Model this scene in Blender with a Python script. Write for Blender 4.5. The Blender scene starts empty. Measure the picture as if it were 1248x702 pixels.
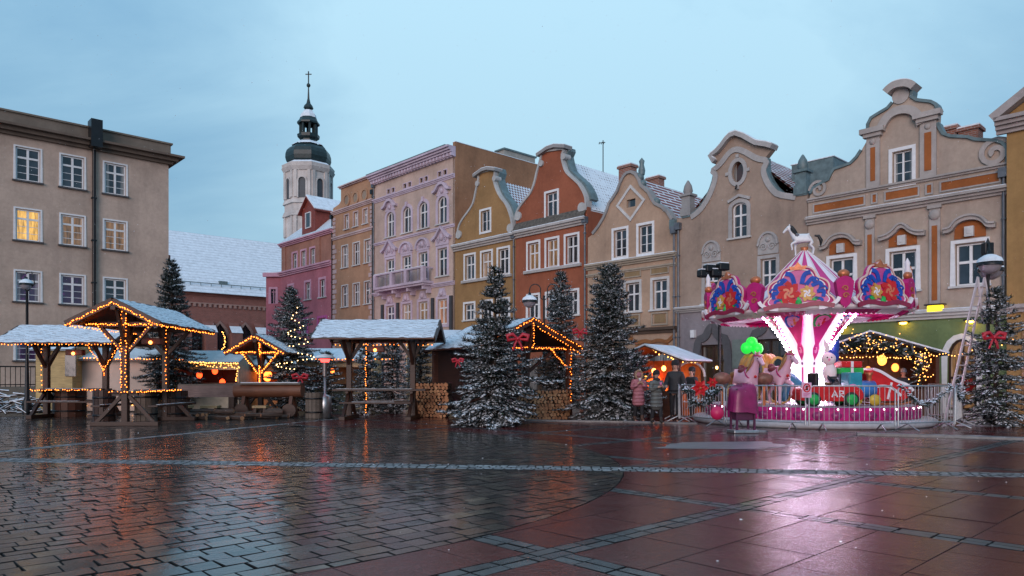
import bpy, bmesh, math, random
import numpy as np
from mathutils import Vector, Matrix, geometry
from math import radians, sin, cos, pi, sqrt, atan2, hypot

# ------------------------------------------------------------------ camera
F = 880.0; CX = 624.0; H = 460.0; CAMH = 1.45
sc = bpy.context.scene
cam_d = bpy.data.cameras.new('camera'); cam = bpy.data.objects.new('camera', cam_d)
sc.collection.objects.link(cam); sc.camera = cam
cam.location = (0, 0, CAMH); cam.rotation_euler = (radians(90), 0, 0)
cam_d.sensor_width = 36.0; cam_d.lens = F / 1248.0 * 36.0
cam_d.shift_y = (H - 351.0) / 1248.0
cam_d.clip_start = 0.1; cam_d.clip_end = 3000

# ------------------------------------------------------------------ world: overcast winter dusk
SUN_EL, SUN_AZ = radians(13), radians(196)
w = bpy.data.worlds.new('World'); sc.world = w; w.use_nodes = True
nt = w.node_tree; nt.nodes.clear()
def N(t, typ, **kw):
    n = t.nodes.new(typ)
    for k, v in kw.items():
        if hasattr(n, k): setattr(n, k, v)
    return n
wo = N(nt, 'ShaderNodeOutputWorld'); bg = N(nt, 'ShaderNodeBackground')
sky = N(nt, 'ShaderNodeTexSky'); sky.sky_type = 'NISHITA'; sky.sun_disc = False
sky.sun_elevation = SUN_EL; sky.sun_rotation = SUN_AZ; sky.air_density = 1.6; sky.dust_density = 2.0; sky.ozone_density = 3.0
tc = N(nt, 'ShaderNodeTexCoord'); mp = N(nt, 'ShaderNodeMapping')
mp.inputs['Scale'].default_value = (1.0, 1.0, 2.2)
nz = N(nt, 'ShaderNodeTexNoise'); nz.inputs['Scale'].default_value = 1.5; nz.inputs['Detail'].default_value = 8; nz.inputs['Roughness'].default_value = .56
nz.inputs['Distortion'].default_value = .4
rp = N(nt, 'ShaderNodeValToRGB')
K = 10.0
rp.color_ramp.elements[0].position = .36; rp.color_ramp.elements[0].color = (.145, .33, .53, 1)
rp.color_ramp.elements[1].position = .84; rp.color_ramp.elements[1].color = (.43, .67, .82, 1)
sx = N(nt, 'ShaderNodeSeparateXYZ')
gr = N(nt, 'ShaderNodeMapRange'); gr.inputs[1].default_value = -.05; gr.inputs[2].default_value = .75; gr.inputs[3].default_value = 7.4; gr.inputs[4].default_value = 11.5
vm = N(nt, 'ShaderNodeVectorMath'); vm.operation = 'SCALE'
mx = N(nt, 'ShaderNodeMix'); mx.data_type = 'RGBA'; mx.inputs[0].default_value = .90
L = nt.links.new
L(tc.outputs['Generated'], mp.inputs[0]); L(mp.outputs[0], nz.inputs['Vector']); 
L(tc.outputs['Generated'], sx.inputs[0]); L(sx.outputs[2], gr.inputs[0])
# thinner cloud high up ahead: the sky is palest there
dt = N(nt, 'ShaderNodeVectorMath'); dt.operation = 'DOT_PRODUCT'; dt.inputs[1].default_value = Vector((.06, .90, .44)).normalized(); nrm_ = N(nt, 'ShaderNodeVectorMath'); nrm_.operation = 'NORMALIZE'
L(tc.outputs['Generated'], nrm_.inputs[0]); L(nrm_.outputs[0], dt.inputs[0])
pr_r = N(nt, 'ShaderNodeMapRange'); pr_r.interpolation_type = 'SMOOTHSTEP'; pr_r.inputs[1].default_value = .86; pr_r.inputs[2].default_value = 1.0; pr_r.inputs[3].default_value = 0; pr_r.inputs[4].default_value = .33
L(dt.outputs['Value'], pr_r.inputs[0]); ad_ = N(nt, 'ShaderNodeMath', operation='ADD'); L(nz.outputs[0], ad_.inputs[0]); L(pr_r.outputs[0], ad_.inputs[1]); L(ad_.outputs[0], rp.inputs[0])
L(rp.outputs[0], vm.inputs[0]); L(gr.outputs[0], vm.inputs['Scale'])
L(sky.outputs[0], mx.inputs[6]); L(vm.outputs[0], mx.inputs[7]); L(mx.outputs[2], bg.inputs[0])
bg.inputs[1].default_value = 0.105; L(bg.outputs[0], wo.inputs[0])

sun_d = bpy.data.lights.new('sun', 'SUN'); sun_d.energy = 1.45; sun_d.angle = radians(40); sun_d.color = (1, .80, .76)
sun = bpy.data.objects.new('sun', sun_d); sc.collection.objects.link(sun)
# direction the light comes from: azimuth behind the camera and to its left
sdir = Vector((sin(SUN_AZ) * cos(SUN_EL), cos(SUN_AZ) * cos(SUN_EL), sin(SUN_EL)))
sun.rotation_euler = sdir.to_track_quat('Z', 'Y').to_euler(); sun.location = (0, -20, 40)

sc.view_settings.view_transform = 'Standard'; sc.view_settings.look = 'None'
sc.view_settings.gamma = 1; sc.view_settings.use_curve_mapping = False
sc.view_settings.exposure = 0.28
sc.render.engine = 'CYCLES'
sc.cycles.use_denoising = True
sc.cycles.max_bounces = 6; sc.cycles.diffuse_bounces = 3; sc.cycles.glossy_bounces = 3; sc.cycles.transmission_bounces = 3
sc.cycles.sample_clamp_indirect = 4.0; sc.cycles.use_light_tree = True; sc.cycles.caustics_reflective = False; sc.cycles.caustics_refractive = False

# ------------------------------------------------------------------ helpers
COL = sc.collection
rnd = random.Random(7)
def W(px, py, Y):
    return Vector(((px - CX) / F * Y, Y, CAMH + (H - py) / F * Y))
def G(px, py):
    Y = F * CAMH / (py - H); return Vector(((px - CX) / F * Y, Y, 0))

def tag(o, label=None, cat=None, group=None, kind=None):
    if label: o['label'] = label
    if cat: o['category'] = cat
    if group: o['group'] = group
    if kind: o['kind'] = kind
    return o
def empty(name, label, cat, loc=(0, 0, 0), rz=0, group=None):
    o = bpy.data.objects.new(name, None); o.empty_display_size = .2
    COL.objects.link(o); o.location = loc; o.rotation_euler = (0, 0, rz)
    return tag(o, label, cat, group)
def copy_tree(o, parent=None):
    c = o.copy(); COL.objects.link(c)
    if parent: c.parent = parent
    for ch in list(o.children): copy_tree(ch, c)
    return c

class MB:
    def __init__(s): s.v = []; s.f = []; s.m = []; s.sm = []
    def add(s, verts, faces, mi=0, smooth=False):
        b = len(s.v); s.v.extend([tuple(p) for p in verts])
        for fc in faces: s.f.append([b + i for i in fc]); s.m.append(mi); s.sm.append(smooth)
        return s
    def box(s, x0, x1, y0, y1, z0, z1, mi=0):
        v = [(x0,y0,z0),(x1,y0,z0),(x1,y1,z0),(x0,y1,z0),(x0,y0,z1),(x1,y0,z1),(x1,y1,z1),(x0,y1,z1)]
        return s.add(v, [(0,3,2,1),(4,5,6,7),(0,1,5,4),(1,2,6,5),(2,3,7,6),(3,0,4,7)], mi)
    def cbox(s, c, sx_, sy_, sz_, rz=0, mi=0):
        n = len(s.v); s.box(-sx_/2, sx_/2, -sy_/2, sy_/2, -sz_/2, sz_/2, mi)
        ca, sa = cos(rz), sin(rz)
        for i in range(n, len(s.v)):
            x, y, z = s.v[i]; s.v[i] = (c[0]+x*ca-y*sa, c[1]+x*sa+y*ca, c[2]+z)
        return s
    def beam(s, p, q, w_, h_, mi=0, up=(0,0,1)):
        p = Vector(p); q = Vector(q); d = (q-p).normalized(); up = Vector(up)
        if abs(d.dot(up)) > .98: up = Vector((1,0,0)) if abs(d.x) < .9 else Vector((0,1,0))
        a = d.cross(up).normalized(); b = a.cross(d).normalized()
        v = []
        for e in (p, q):
            for i, j in ((-1,-1),(1,-1),(1,1),(-1,1)): v.append(e + a*(i*w_/2) + b*(j*h_/2))
        return s.add(v, [(3,2,1,0),(4,5,6,7),(0,1,5,4),(1,2,6,5),(2,3,7,6),(3,0,4,7)], mi)
    def tube(s, pts, r, n=6, mi=0, cap=True, smooth=True):
        pts = [Vector(p) for p in pts]; rs = r if isinstance(r, (list, tuple)) else [r]*len(pts)
        b0 = len(s.v); a = None; verts = []
        for i, p in enumerate(pts):
            d = (pts[min(i+1, len(pts)-1)] - pts[max(i-1, 0)])
            if d.length < 1e-9: d = Vector((0,0,1))
            d.normalize()
            if a is None:
                u = Vector((0,0,1)) if abs(d.z) < .9 else Vector((1,0,0)); a = d.cross(u).normalized()
            else:
                a = (a - d*a.dot(d)); a = a.normalized() if a.length > 1e-6 else d.orthogonal().normalized()
            c = d.cross(a)
            for k in range(n): t = 2*pi*k/n; verts.append(p + (a*cos(t) + c*sin(t))*rs[i])
        fs = []
        for i in range(len(pts)-1):
            for k in range(n): fs.append((i*n+k, i*n+(k+1)%n, (i+1)*n+(k+1)%n, (i+1)*n+k))
        s.add(verts, fs, mi, smooth)
        if cap:
            e = (len(pts)-1)*n
            s.add([verts[k] for k in range(n)], [tuple(range(n-1,-1,-1))], mi); s.add([verts[e+k] for k in range(n)], [tuple(range(n))], mi)
        return s
    def lathe(s, prof, n=16, c=(0,0,0), ph=0, mi=0, smooth=True, a0=0, a1=2*pi, sxy=(1,1)):
        full = abs(a1-a0-2*pi) < 1e-6; m = n if full else n+1; v = []
        for r, z in prof:
            for k in range(m): t = a0+(a1-a0)*k/n+ph; v.append((c[0]+r*cos(t)*sxy[0], c[1]+r*sin(t)*sxy[1], c[2]+z))
        fs = []
        for i in range(len(prof)-1):
            for k in range(n): k2 = (k+1) % m if full else k+1; fs.append((i*m+k, i*m+k2, (i+1)*m+k2, (i+1)*m+k))
        return s.add(v, fs, mi, smooth)
    def prism(s, poly, y0, y1, mi=0, back=True):          # poly in (x, z), extruded along y
        n = len(poly); A = sum(poly[i][0]*poly[(i+1)%n][1]-poly[(i+1)%n][0]*poly[i][1] for i in range(n))
        if A < 0: poly = poly[::-1]
        v = [(x, y0, z) for x, z in poly] + [(x, y1, z) for x, z in poly]
        tri = geometry.tessellate_polygon([[Vector((x, z, 0)) for x, z in poly]])
        fs = []
        for t in tri:
            a, b, c = t; ar = (poly[b][0]-poly[a][0])*(poly[c][1]-poly[a][1])-(poly[c][0]-poly[a][0])*(poly[b][1]-poly[a][1])
            if ar < 0: a, b, c = a, c, b
            fs.append((a, b, c))
            if back: fs.append((n+c, n+b, n+a))
        for i in range(n): j = (i+1) % n; fs.append((j, i, n+i, n+j))
        return s.add(v, fs, mi)
    def ribbon(s, path, wd, y0, y1, mi=0, closed=False):  # a moulding that follows a path in (x, z)
        P = [Vector((p[0], p[1])) for p in path]; n = len(P); A = []; B = []
        for i in range(n):
            a = P[i-1] if (i or closed) else None; b = P[(i+1) % n] if (i < n-1 or closed) else None
            d = Vector((0, 0))
            if a is not None and (P[i]-a).length > 1e-6: d += (P[i]-a).normalized()
            if b is not None and (b-P[i]).length > 1e-6: d += (b-P[i]).normalized()
            if d.length < 1e-4: d = Vector((1, 0))
            d.normalize(); nr = Vector((-d.y, d.x)); A.append(P[i]+nr*wd/2); B.append(P[i]-nr*wd/2)
        v = [(p.x, y0, p.y) for p in A]+[(p.x, y0, p.y) for p in B]+[(p.x, y1, p.y) for p in A]+[(p.x, y1, p.y) for p in B]
        fs = []
        for i in range(n if closed else n-1):
            j = (i+1) % n
            fs += [(i, n+i, n+j, j), (2*n+i, 2*n+j, 3*n+j, 3*n+i), (i, j, 2*n+j, 2*n+i), (n+i, 3*n+i, 3*n+j, n+j)]
        if not closed: fs += [(0, 2*n, 3*n, n), (n-1, 2*n-1, 4*n-1, 3*n-1)]
        return s.add(v, fs, mi)
    def ball(s, c, r, n=10, m=6, mi=0, sc_=(1,1,1), smooth=True):
        prof = [(max(1e-4, sin(pi*i/m))*r, -cos(pi*i/m)*r) for i in range(m+1)]
        b = len(s.v); s.lathe(prof, n, (0,0,0), 0, mi, smooth)
        for i in range(b, len(s.v)):
            x, y, z = s.v[i]; s.v[i] = (c[0]+x*sc_[0], c[1]+y*sc_[1], c[2]+z*sc_[2])
        return s
    def xf(s, mat, start=0):
        for i in range(start, len(s.v)): s.v[i] = tuple(mat @ Vector(s.v[i]))
        return s
    def build(s, name, mats, parent=None, uv=True, bevel=0):
        me = bpy.data.meshes.new(name); me.from_pydata(s.v, [], s.f)
        ms = mats if isinstance(mats, (list, tuple)) else [mats]
        for m in ms: me.materials.append(m)
        me.polygons.foreach_set('material_index', s.m); me.polygons.foreach_set('use_smooth', s.sm)
        if uv and len(s.f):
            me.update(); l = me.uv_layers.new(name='uv'); arr = np.zeros(len(me.loops)*2, np.float32)
            nl = len(me.loops); vi = np.zeros(nl, np.int32); me.loops.foreach_get('vertex_index', vi)
            co = np.array(s.v, np.float32)[vi]; nf = len(me.polygons)
            no = np.zeros(nf*3, np.float32); me.polygons.foreach_get('normal', no); no = no.reshape(-1, 3)
            lt = np.zeros(nf, np.int32); me.polygons.foreach_get('loop_total', lt); nn = np.repeat(no, lt, axis=0)
            h = np.hypot(nn[:,0], nn[:,1]); flat = h < .02; hs = np.where(flat, 1, h)
            t = np.stack([np.where(flat, 1, -nn[:,1]/hs), np.where(flat, 0, nn[:,0]/hs), np.zeros_like(h)], 1)
            b = np.cross(nn, t); arr[0::2] = (co*t).sum(1); arr[1::2] = (co*b).sum(1); l.data.foreach_set('uv', arr)
        o = bpy.data.objects.new(name, me); COL.objects.link(o)
        if parent: o.parent = parent
        if bevel:
            bm_ = o.modifiers.new('bevel', 'BEVEL'); bm_.width = bevel; bm_.segments = 2; bm_.limit_method = 'ANGLE'
        return o

def skin(name, verts, edges, mats, parent=None, sub=2, root=0):
    """one continuous surface grown round a skeleton: verts = [(x, y, z, r) or (x, y, z, rx, ry)]"""
    me = bpy.data.meshes.new(name); me.from_pydata([v[:3] for v in verts], edges, [])
    me.materials.append(mats); o = bpy.data.objects.new(name, me); COL.objects.link(o)
    if parent: o.parent = parent
    o.modifiers.new('skin', 'SKIN'); sl = me.skin_vertices[0].data if len(me.skin_vertices) else None
    if sl is None:
        bm = bmesh.new(); bm.from_mesh(me); bm.verts.layers.skin.verify(); bm.to_mesh(me); bm.free(); sl = me.skin_vertices[0].data
    for i, v in enumerate(verts): sl[i].radius = (v[3], v[4] if len(v) > 4 else v[3]); sl[i].use_root = (i == root)
    o.modifiers['skin'].use_smooth_shade = True
    m = o.modifiers.new('sub', 'SUBSURF'); m.levels = sub; m.render_levels = sub
    return o

# ------------------------------------------------------------------ materials
_mc = {}
def mnew(name):
    m = bpy.data.materials.new(name); m.use_nodes = True; t = m.node_tree
    return m, t, t.nodes['Principled BSDF'], t.links.new
def rgb(c, k=1.0): return (min(1, c[0]*k), min(1, c[1]*k), min(1, c[2]*k), 1)
def coords(t, kind='Object', scale=(1,1,1), rot=(0,0,0)):
    a = N(t, 'ShaderNodeTexCoord'); b = N(t, 'ShaderNodeMapping'); b.inputs['Scale'].default_value = scale; b.inputs['Rotation'].default_value = rot
    t.links.new(a.outputs[kind], b.inputs[0]); return b.outputs[0]
def noise(t, vec, scale, detail=4, rough=.55, dist=0):
    n = N(t, 'ShaderNodeTexNoise'); n.inputs['Scale'].default_value = scale; n.inputs['Detail'].default_value = detail
    n.inputs['Roughness'].default_value = rough; n.inputs['Distortion'].default_value = dist; t.links.new(vec, n.inputs['Vector']); return n.outputs[0]
def ramp(t, fac, stops):
    r = N(t, 'ShaderNodeValToRGB'); e = r.color_ramp.elements
    while len(e) < len(stops): e.new(.5)
    for i, (p, c) in enumerate(stops): e[i].position = p; e[i].color = c if len(c) == 4 else (*c, 1)
    t.links.new(fac, r.inputs[0]); return r.outputs[0]
def mixc(t, fac, a, b, mode='MIX'):
    m = N(t, 'ShaderNodeMix'); m.data_type = 'RGBA'; m.blend_type = mode
    for sck, x in ((m.inputs[0], fac), (m.inputs[6], a), (m.inputs[7], b)):
        if isinstance(x, (int, float)): sck.default_value = x
        elif isinstance(x, tuple): sck.default_value = x
        else: t.links.new(x, sck)
    return m.outputs[2]
def bump(t, hgt, strength=.3, dist=.02, prev=None):
    b = N(t, 'ShaderNodeBump'); b.inputs['Strength'].default_value = strength; b.inputs['Distance'].default_value = dist
    t.links.new(hgt, b.inputs['Height'])
    if prev is not None: t.links.new(prev, b.inputs['Normal'])
    return b.outputs[0]
def plain(name, c, rough=.6, var=.18, ns=4, bmp=.15, bs=40, metal=0, spec=.5, coat=0):
    if name in _mc: return _mc[name]
    m, t, p, Lk = mnew(name); v = coords(t)
    Lk(ramp(t, noise(t, v, ns, 5), [(.3, rgb(c, 1-var)), (.7, rgb(c, 1+var))]), p.inputs['Base Color'])
    p.inputs['Roughness'].default_value = rough; p.inputs['Metallic'].default_value = metal; p.inputs['Specular IOR Level'].default_value = spec
    p.inputs['Coat Weight'].default_value = coat
    if bmp: Lk(bump(t, noise(t, v, bs, 3), bmp, .01), p.inputs['Normal'])
    _mc[name] = m; return m
def plaster(name, c, dirt=.3):
    if name in _mc: return _mc[name]
    m, t, p, Lk = mnew(name); v = coords(t); vs = coords(t, scale=(.9, .9, .11))
    base = ramp(t, noise(t, v, .5, 6, .62), [(.28, rgb(c, .74)), (.72, rgb(c, 1.16))])
    fine = ramp(t, noise(t, v, 5, 6, .7), [(.3, (.86, .85, .84, 1)), (.7, (1.05, 1.05, 1.04, 1))])
    streak = ramp(t, noise(t, vs, 1.1, 7, .68, .8), [(.30, (1-dirt, 1-dirt, 1-dirt*.92, 1)), (.52, (1, 1, 1, 1))])
    Lk(mixc(t, .5, mixc(t, 1.0, base, fine, 'MULTIPLY'), streak, 'MULTIPLY'), p.inputs['Base Color'])
    p.inputs['Roughness'].default_value = .88; p.inputs['Specular IOR Level'].default_value = .25
    Lk(bump(t, noise(t, v, 35, 4, .7), .25, .02), p.inputs['Normal']); _mc[name] = m; return m
def brickm(name, c, mortar, bw=.25, bh=.08, ms=.012, c2=None, rough=.85, snow=0):
    if name in _mc: return _mc[name]
    m, t, p, Lk = mnew(name); v = coords(t, 'UV'); b = N(t, 'ShaderNodeTexBrick'); Lk(v, b.inputs['Vector'])
    b.inputs['Color1'].default_value = rgb(c); b.inputs['Color2'].default_value = rgb(c2 or (c[0]*.7, c[1]*.7, c[2]*.7)); b.inputs['Mortar'].default_value = rgb(mortar)
    b.inputs['Scale'].default_value = 1; b.inputs['Brick Width'].default_value = bw; b.inputs['Row Height'].default_value = bh; b.inputs['Mortar Size'].default_value = ms
    b.inputs['Mortar Smooth'].default_value = .15
    col = b.outputs[0]
    n = noise(t, coords(t), 1.1, 6, .65)
    if snow: col = mixc(t, ramp(t, n, [(.5-snow, (0, 0, 0, 1)), (.62-snow*.4, (1, 1, 1, 1))]), col, (.78, .81, .86, 1))
    else: col = mixc(t, .6, col, ramp(t, n, [(.3, (.7, .7, .7, 1)), (.7, (1.1, 1.1, 1.1, 1))]), 'MULTIPLY')
    Lk(col, p.inputs['Base Color']); p.inputs['Roughness'].default_value = rough
    Lk(bump(t, b.outputs[1], -.5 if not snow else .5, .02), p.inputs['Normal']); _mc[name] = m; return m
def woodm(name, c, rough=.7, sc_=(1.2, 22, 1), plank=.16):
    if name in _mc: return _mc[name]
    m, t, p, Lk = mnew(name); v = coords(t, 'UV', scale=sc_); vo = coords(t, scale=(1.5, 1.5, 1.5))
    g = noise(t, v, 1.6, 6, .7, .6)
    col = ramp(t, g, [(.25, rgb(c, .5)), (.5, rgb(c)), (.78, rgb(c, 1.45))])
    col = mixc(t, .7, col, ramp(t, noise(t, vo, 1.3, 4), [(.3, (.6, .58, .56, 1)), (.7, (1.1, 1.08, 1.05, 1))]), 'MULTIPLY')
    Lk(col, p.inputs['Base Color']); p.inputs['Roughness'].default_value = rough
    nb = bump(t, g, .35, .01)
    if plank:
        b = N(t, 'ShaderNodeTexBrick'); Lk(coords(t, 'UV'), b.inputs['Vector']); b.inputs['Scale'].default_value = 1
        b.inputs['Brick Width'].default_value = 3.1; b.inputs['Row Height'].default_value = plank; b.inputs['Mortar Size'].default_value = .008
        nb = bump(t, b.outputs[1], -.8, .02, nb)
    Lk(nb, p.inputs['Normal']); _mc[name] = m; return m
def snowm(name='snow', rows=0, c=(.76, .8, .86), line=.30):
    if name in _mc: return _mc[name]
    m, t, p, Lk = mnew(name); v = coords(t); u = coords(t, 'UV')
    col = ramp(t, noise(t, v, 2.5, 6, .65), [(.3, rgb(c, .8)), (.65, rgb(c, 1.08))])
    nb = bump(t, noise(t, v, 6, 6, .6), .35, .06)
    if rows:
        sp = N(t, 'ShaderNodeSeparateXYZ'); Lk(u, sp.inputs[0]); w_ = N(t, 'ShaderNodeMath', operation='FRACT'); q = N(t, 'ShaderNodeMath', operation='MULTIPLY'); q.inputs[1].default_value = 1/rows
        ad = N(t, 'ShaderNodeMath', operation='MULTIPLY_ADD'); Lk(noise(t, v, 5, 4, .6), ad.inputs[0]); ad.inputs[1].default_value = .09
        Lk(sp.outputs[1], ad.inputs[2]); Lk(ad.outputs[0], q.inputs[0]); Lk(q.outputs[0], w_.inputs[0])
        ln = ramp(t, w_.outputs[0], [(.04, (0, 0, 0, 1)), (.26, (1, 1, 1, 1))])
        ms = mixc(t, ramp(t, noise(t, v, 1.6, 5, .7), [(.45, (0, 0, 0, 1)), (.75, (.8, .8, .8, 1))]), ln, (1, 1, 1, 1))
        col = mixc(t, ms, mixc(t, line, col, (.09, .09, .11, 1)), col); nb = bump(t, ln, .6, .03, nb)
    Lk(col, p.inputs['Base Color']); p.inputs['Roughness'].default_value = .75; p.inputs['Specular IOR Level'].default_value = .3
    Lk(nb, p.inputs['Normal']); _mc[name] = m; return m
def emit(name, c, s, base=None):
    if name in _mc: return _mc[name]
    m, t, p, Lk = mnew(name); p.inputs['Base Color'].default_value = rgb(base or c); p.inputs['Roughness'].default_value = .4
    p.inputs['Emission Color'].default_value = rgb(c); p.inputs['Emission Strength'].default_value = s; _mc[name] = m; return m
def glass(name='window_glass', c=(.018, .024, .032), lit=None, s=0, curtain=0):
    if name in _mc: return _mc[name]
    m, t, p, Lk = mnew(name); v = coords(t)
    col = ramp(t, noise(t, v, .9, 3), [(.35, rgb(c, .5)), (.7, rgb(c, 2.2))])
    # curtains of differing width behind the panes
    oi = N(t, 'ShaderNodeObjectInfo'); sg_ = N(t, 'ShaderNodeSeparateXYZ'); Lk(coords(t, 'Generated'), sg_.inputs[0])
    a_ = N(t, 'ShaderNodeMath', operation='SUBTRACT'); Lk(sg_.outputs[0], a_.inputs[0]); a_.inputs[1].default_value = .5
    b_ = N(t, 'ShaderNodeMath', operation='ABSOLUTE'); Lk(a_.outputs[0], b_.inputs[0])
    c_ = N(t, 'ShaderNodeMath', operation='MULTIPLY_ADD'); Lk(oi.outputs['Random'], c_.inputs[0]); c_.inputs[1].default_value = .34; Lk(b_.outputs[0], c_.inputs[2])
    fo_ = noise(t, coords(t, scale=(14, 14, .5)), 1.5, 3)
    d_ = N(t, 'ShaderNodeMath', operation='MULTIPLY_ADD'); Lk(fo_, d_.inputs[0]); d_.inputs[1].default_value = .06; Lk(c_.outputs[0], d_.inputs[2])
    cm_ = ramp(t, d_.outputs[0], [(.55, (0, 0, 0, 1)), (.60, (1, 1, 1, 1))])
    col = mixc(t, cm_, col, ramp(t, fo_, [(.3, (.08, .08, .082, 1)), (.7, (.30, .29, .28, 1))]))
    Lk(col, p.inputs['Base Color']); p.inputs['Roughness'].default_value = .07; p.inputs['Specular IOR Level'].default_value = .75
    Lk(bump(t, noise(t, v, 1.6, 2), .06, .05), p.inputs['Normal'])
    if lit:
        vv = coords(t, scale=(7, 7, .9)); e = ramp(t, noise(t, vv, 1.2, 4, .6), [(.3, rgb(lit, .05)), (.5, rgb(lit, .5)), (.72, rgb(lit, 1.0))])
        Lk(e, p.inputs['Emission Color']); p.inputs['Emission Strength'].default_value = s
    _mc[name] = m; return m

WHITE = plain('white_paint', (.72, .71, .72), .55, .08, 5, .08)
TRIM = plaster('white_trim', (.60, .585, .58), .22)
GLASS = glass()
GLASS_W = glass('glass_warm', lit=(1, .55, .12), s=1.2)
GLASS_D = glass('glass_dimwarm', c=(.03, .026, .022), lit=(1, .5, .2), s=.24)
GLASS_P = glass('glass_purple', c=(.018, .015, .03), lit=(.5, .05, .6), s=.20)
for n_ in GLASS_P.node_tree.nodes:
    if n_.bl_idname == 'ShaderNodeMapping' and abs(n_.inputs['Scale'].default_value[0]-7) < .1: n_.inputs['Scale'].default_value = (5, 5, 4)
    if n_.bl_idname == 'ShaderNodeValToRGB' and len(n_.color_ramp.elements) == 3: n_.color_ramp.elements[1].position = .6; n_.color_ramp.elements[1].color = (.05, .005, .06, 1); n_.color_ramp.elements[2].position = .74
GLASS_O = glass('glass_orange', lit=(1, .38, .14), s=.42)
SNOW = snowm('snow'); SNOW_ROW = snowm('snow_shingle_rows', .17, c=(.66, .71, .78), line=.75); SNOW_FAR = snowm('snow_church_rows', .55, line=.34)
SNOW_TREE = plain('snow_on_needles', (.76, .79, .85), .8, .1, 6, 0)
LEAD = plain('lead_flashing', (.12, .17, .18), .5, .25, 4, .1)
PIPE = plain('zinc_pipe', (.13, .14, .16), .45, .25, 3, .1, metal=.3)
BLACK = plain('black_iron', (.014, .014, .016), .4, .2, 5, .05, metal=.4)
STEEL = plain('galvanised_steel', (.42, .43, .45), .35, .2, 8, .05, metal=.8)
WOOD_D = woodm('dark_stained_wood', (.045, .017, .010), .5)
WOOD_R = woodm('reddish_wood', (.095, .032, .016), .55)
WOOD_G = woodm('weathered_wood', (.15, .12, .10), .75)
WOOD_L = woodm('pale_plank', (.42, .30, .16), .65)
BULB = emit('warm_bulb', (1, .20, .022), 8.5)
BULB_Y = emit('yellow_bulb', (1, .42, .09), 4.5)
CABLE = plain('cable_black', (.01, .01, .01), .6, .1)

def lightstring(label, pts, spacing=.13, mat=BULB, r=.016, group=None, sag=0.0, jit=.022, name='fairy_lights'):
    """a cable with bulbs along a polyline; each bulb a part"""
    P = [Vector(p) for p in pts]; line = [P[0]]
    for a, b in zip(P, P[1:]):
        n = max(1, int((b-a).length/.25))
        for i in range(1, n+1):
            q = a.lerp(b, i/n); q.z -= sag*4*(i/n)*(1-i/n); line.append(q)
    base = line[0].copy(); loc = [p-base for p in line]
    o = MB().tube(loc, .006, 4).build(name, CABLE, None, uv=False); o.location = base; tag(o, label, 'fairy lights', group)
    key = (mat.name, r); me = _bm.get(key)
    if me is None:
        b = MB().ball((0,0,0), r, 5, 3, smooth=True); tmp = b.build('bulb', mat, None, uv=False); me = tmp.data; bpy.data.objects.remove(tmp); _bm[key] = me
    d = 0; acc = spacing*.5; cnt = 0
    for a, b in zip(loc, loc[1:]):
        ln = (b-a).length
        while acc < d+ln:
            if cnt < 100:
                q = a.lerp(b, (acc-d)/ln); bo = bpy.data.objects.new('bulb', me); COL.objects.link(bo); bo.parent = o
                bo.location = q+Vector((rnd.uniform(-jit, jit), rnd.uniform(-jit, jit), rnd.uniform(-jit, jit))); cnt += 1
            acc += spacing*rnd.uniform(.8, 1.2)
        d += ln
    return o
_bm = {}
# ------------------------------------------------------------------ ground
def wetmat(name, cols, speck=None, rlo=.035, rhi=.19, isl=True, bscale=26, bst=.22):
    m, t, p, Lk = mnew(name); v = coords(t)
    if isl:
        g = N(t, 'ShaderNodeNewGeometry'); col = ramp(t, g.outputs['Random Per Island'], [(i/(len(cols)-1), rgb(c)) for i, c in enumerate(cols)])
    else: col = ramp(t, noise(t, v, .8, 5), [(.25+.5*i/(len(cols)-1), rgb(c)) for i, c in enumerate(cols)])
    col = mixc(t, .75, col, ramp(t, noise(t, v, 3.2, 6, .68), [(.3, (.45, .44, .44, 1)), (.7, (1.3, 1.27, 1.25, 1))]), 'MULTIPLY')
    if speck:
        vo = N(t, 'ShaderNodeTexVoronoi'); vo.inputs['Scale'].default_value = 70; Lk(v, vo.inputs['Vector'])
        col = mixc(t, .55, col, ramp(t, vo.outputs['Color'], [(.2, rgb(speck, .45)), (.55, rgb(speck)), (.9, rgb(speck, 1.9))]), 'MIX')
    Lk(col, p.inputs['Base Color']); p.inputs['Specular IOR Level'].default_value = .22 if speck else .5
    big = noise(t, v, .33, 5, .6, .5); med = noise(t, v, 2.3, 5, .65)
    ad = N(t, 'ShaderNodeMath', operation='MULTIPLY_ADD'); Lk(med, ad.inputs[0]); ad.inputs[1].default_value = .45; Lk(big, ad.inputs[2])
    r = N(t, 'ShaderNodeMapRange'); Lk(ad.outputs[0], r.inputs[0]); r.inputs[1].default_value = .5; r.inputs[2].default_value = .92; r.inputs[3].default_value = rlo; r.inputs[4].default_value = rhi
    Lk(r.outputs[0], p.inputs['Roughness'])
    n1 = bump(t, noise(t, v, 5.5, 3, .5), .10, .03); n2 = bump(t, noise(t, v, bscale, 4, .6), bst*.55, .010, n1)
    if isl:   # every stone lies at its own slight tilt
        gi = N(t, 'ShaderNodeNewGeometry')
    Lk(n2, p.inputs['Normal']); return m
M_STONE = wetmat('wet_grey_setts', [(.105,.082,.068),(.055,.046,.044),(.17,.13,.10),(.042,.037,.037),(.13,.078,.06),(.085,.072,.066)])
M_RED = wetmat('wet_red_granite', [(.10,.017,.018),(.068,.013,.014),(.125,.023,.022),(.085,.015,.016)], speck=(.115,.021,.021), rlo=.07, rhi=.22, bscale=36, bst=.5)
M_BAND = wetmat('wet_blue_grey_setts', [(.062,.072,.08),(.045,.052,.06),(.085,.095,.10),(.055,.06,.065)], rlo=.1, rhi=.4)
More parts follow.
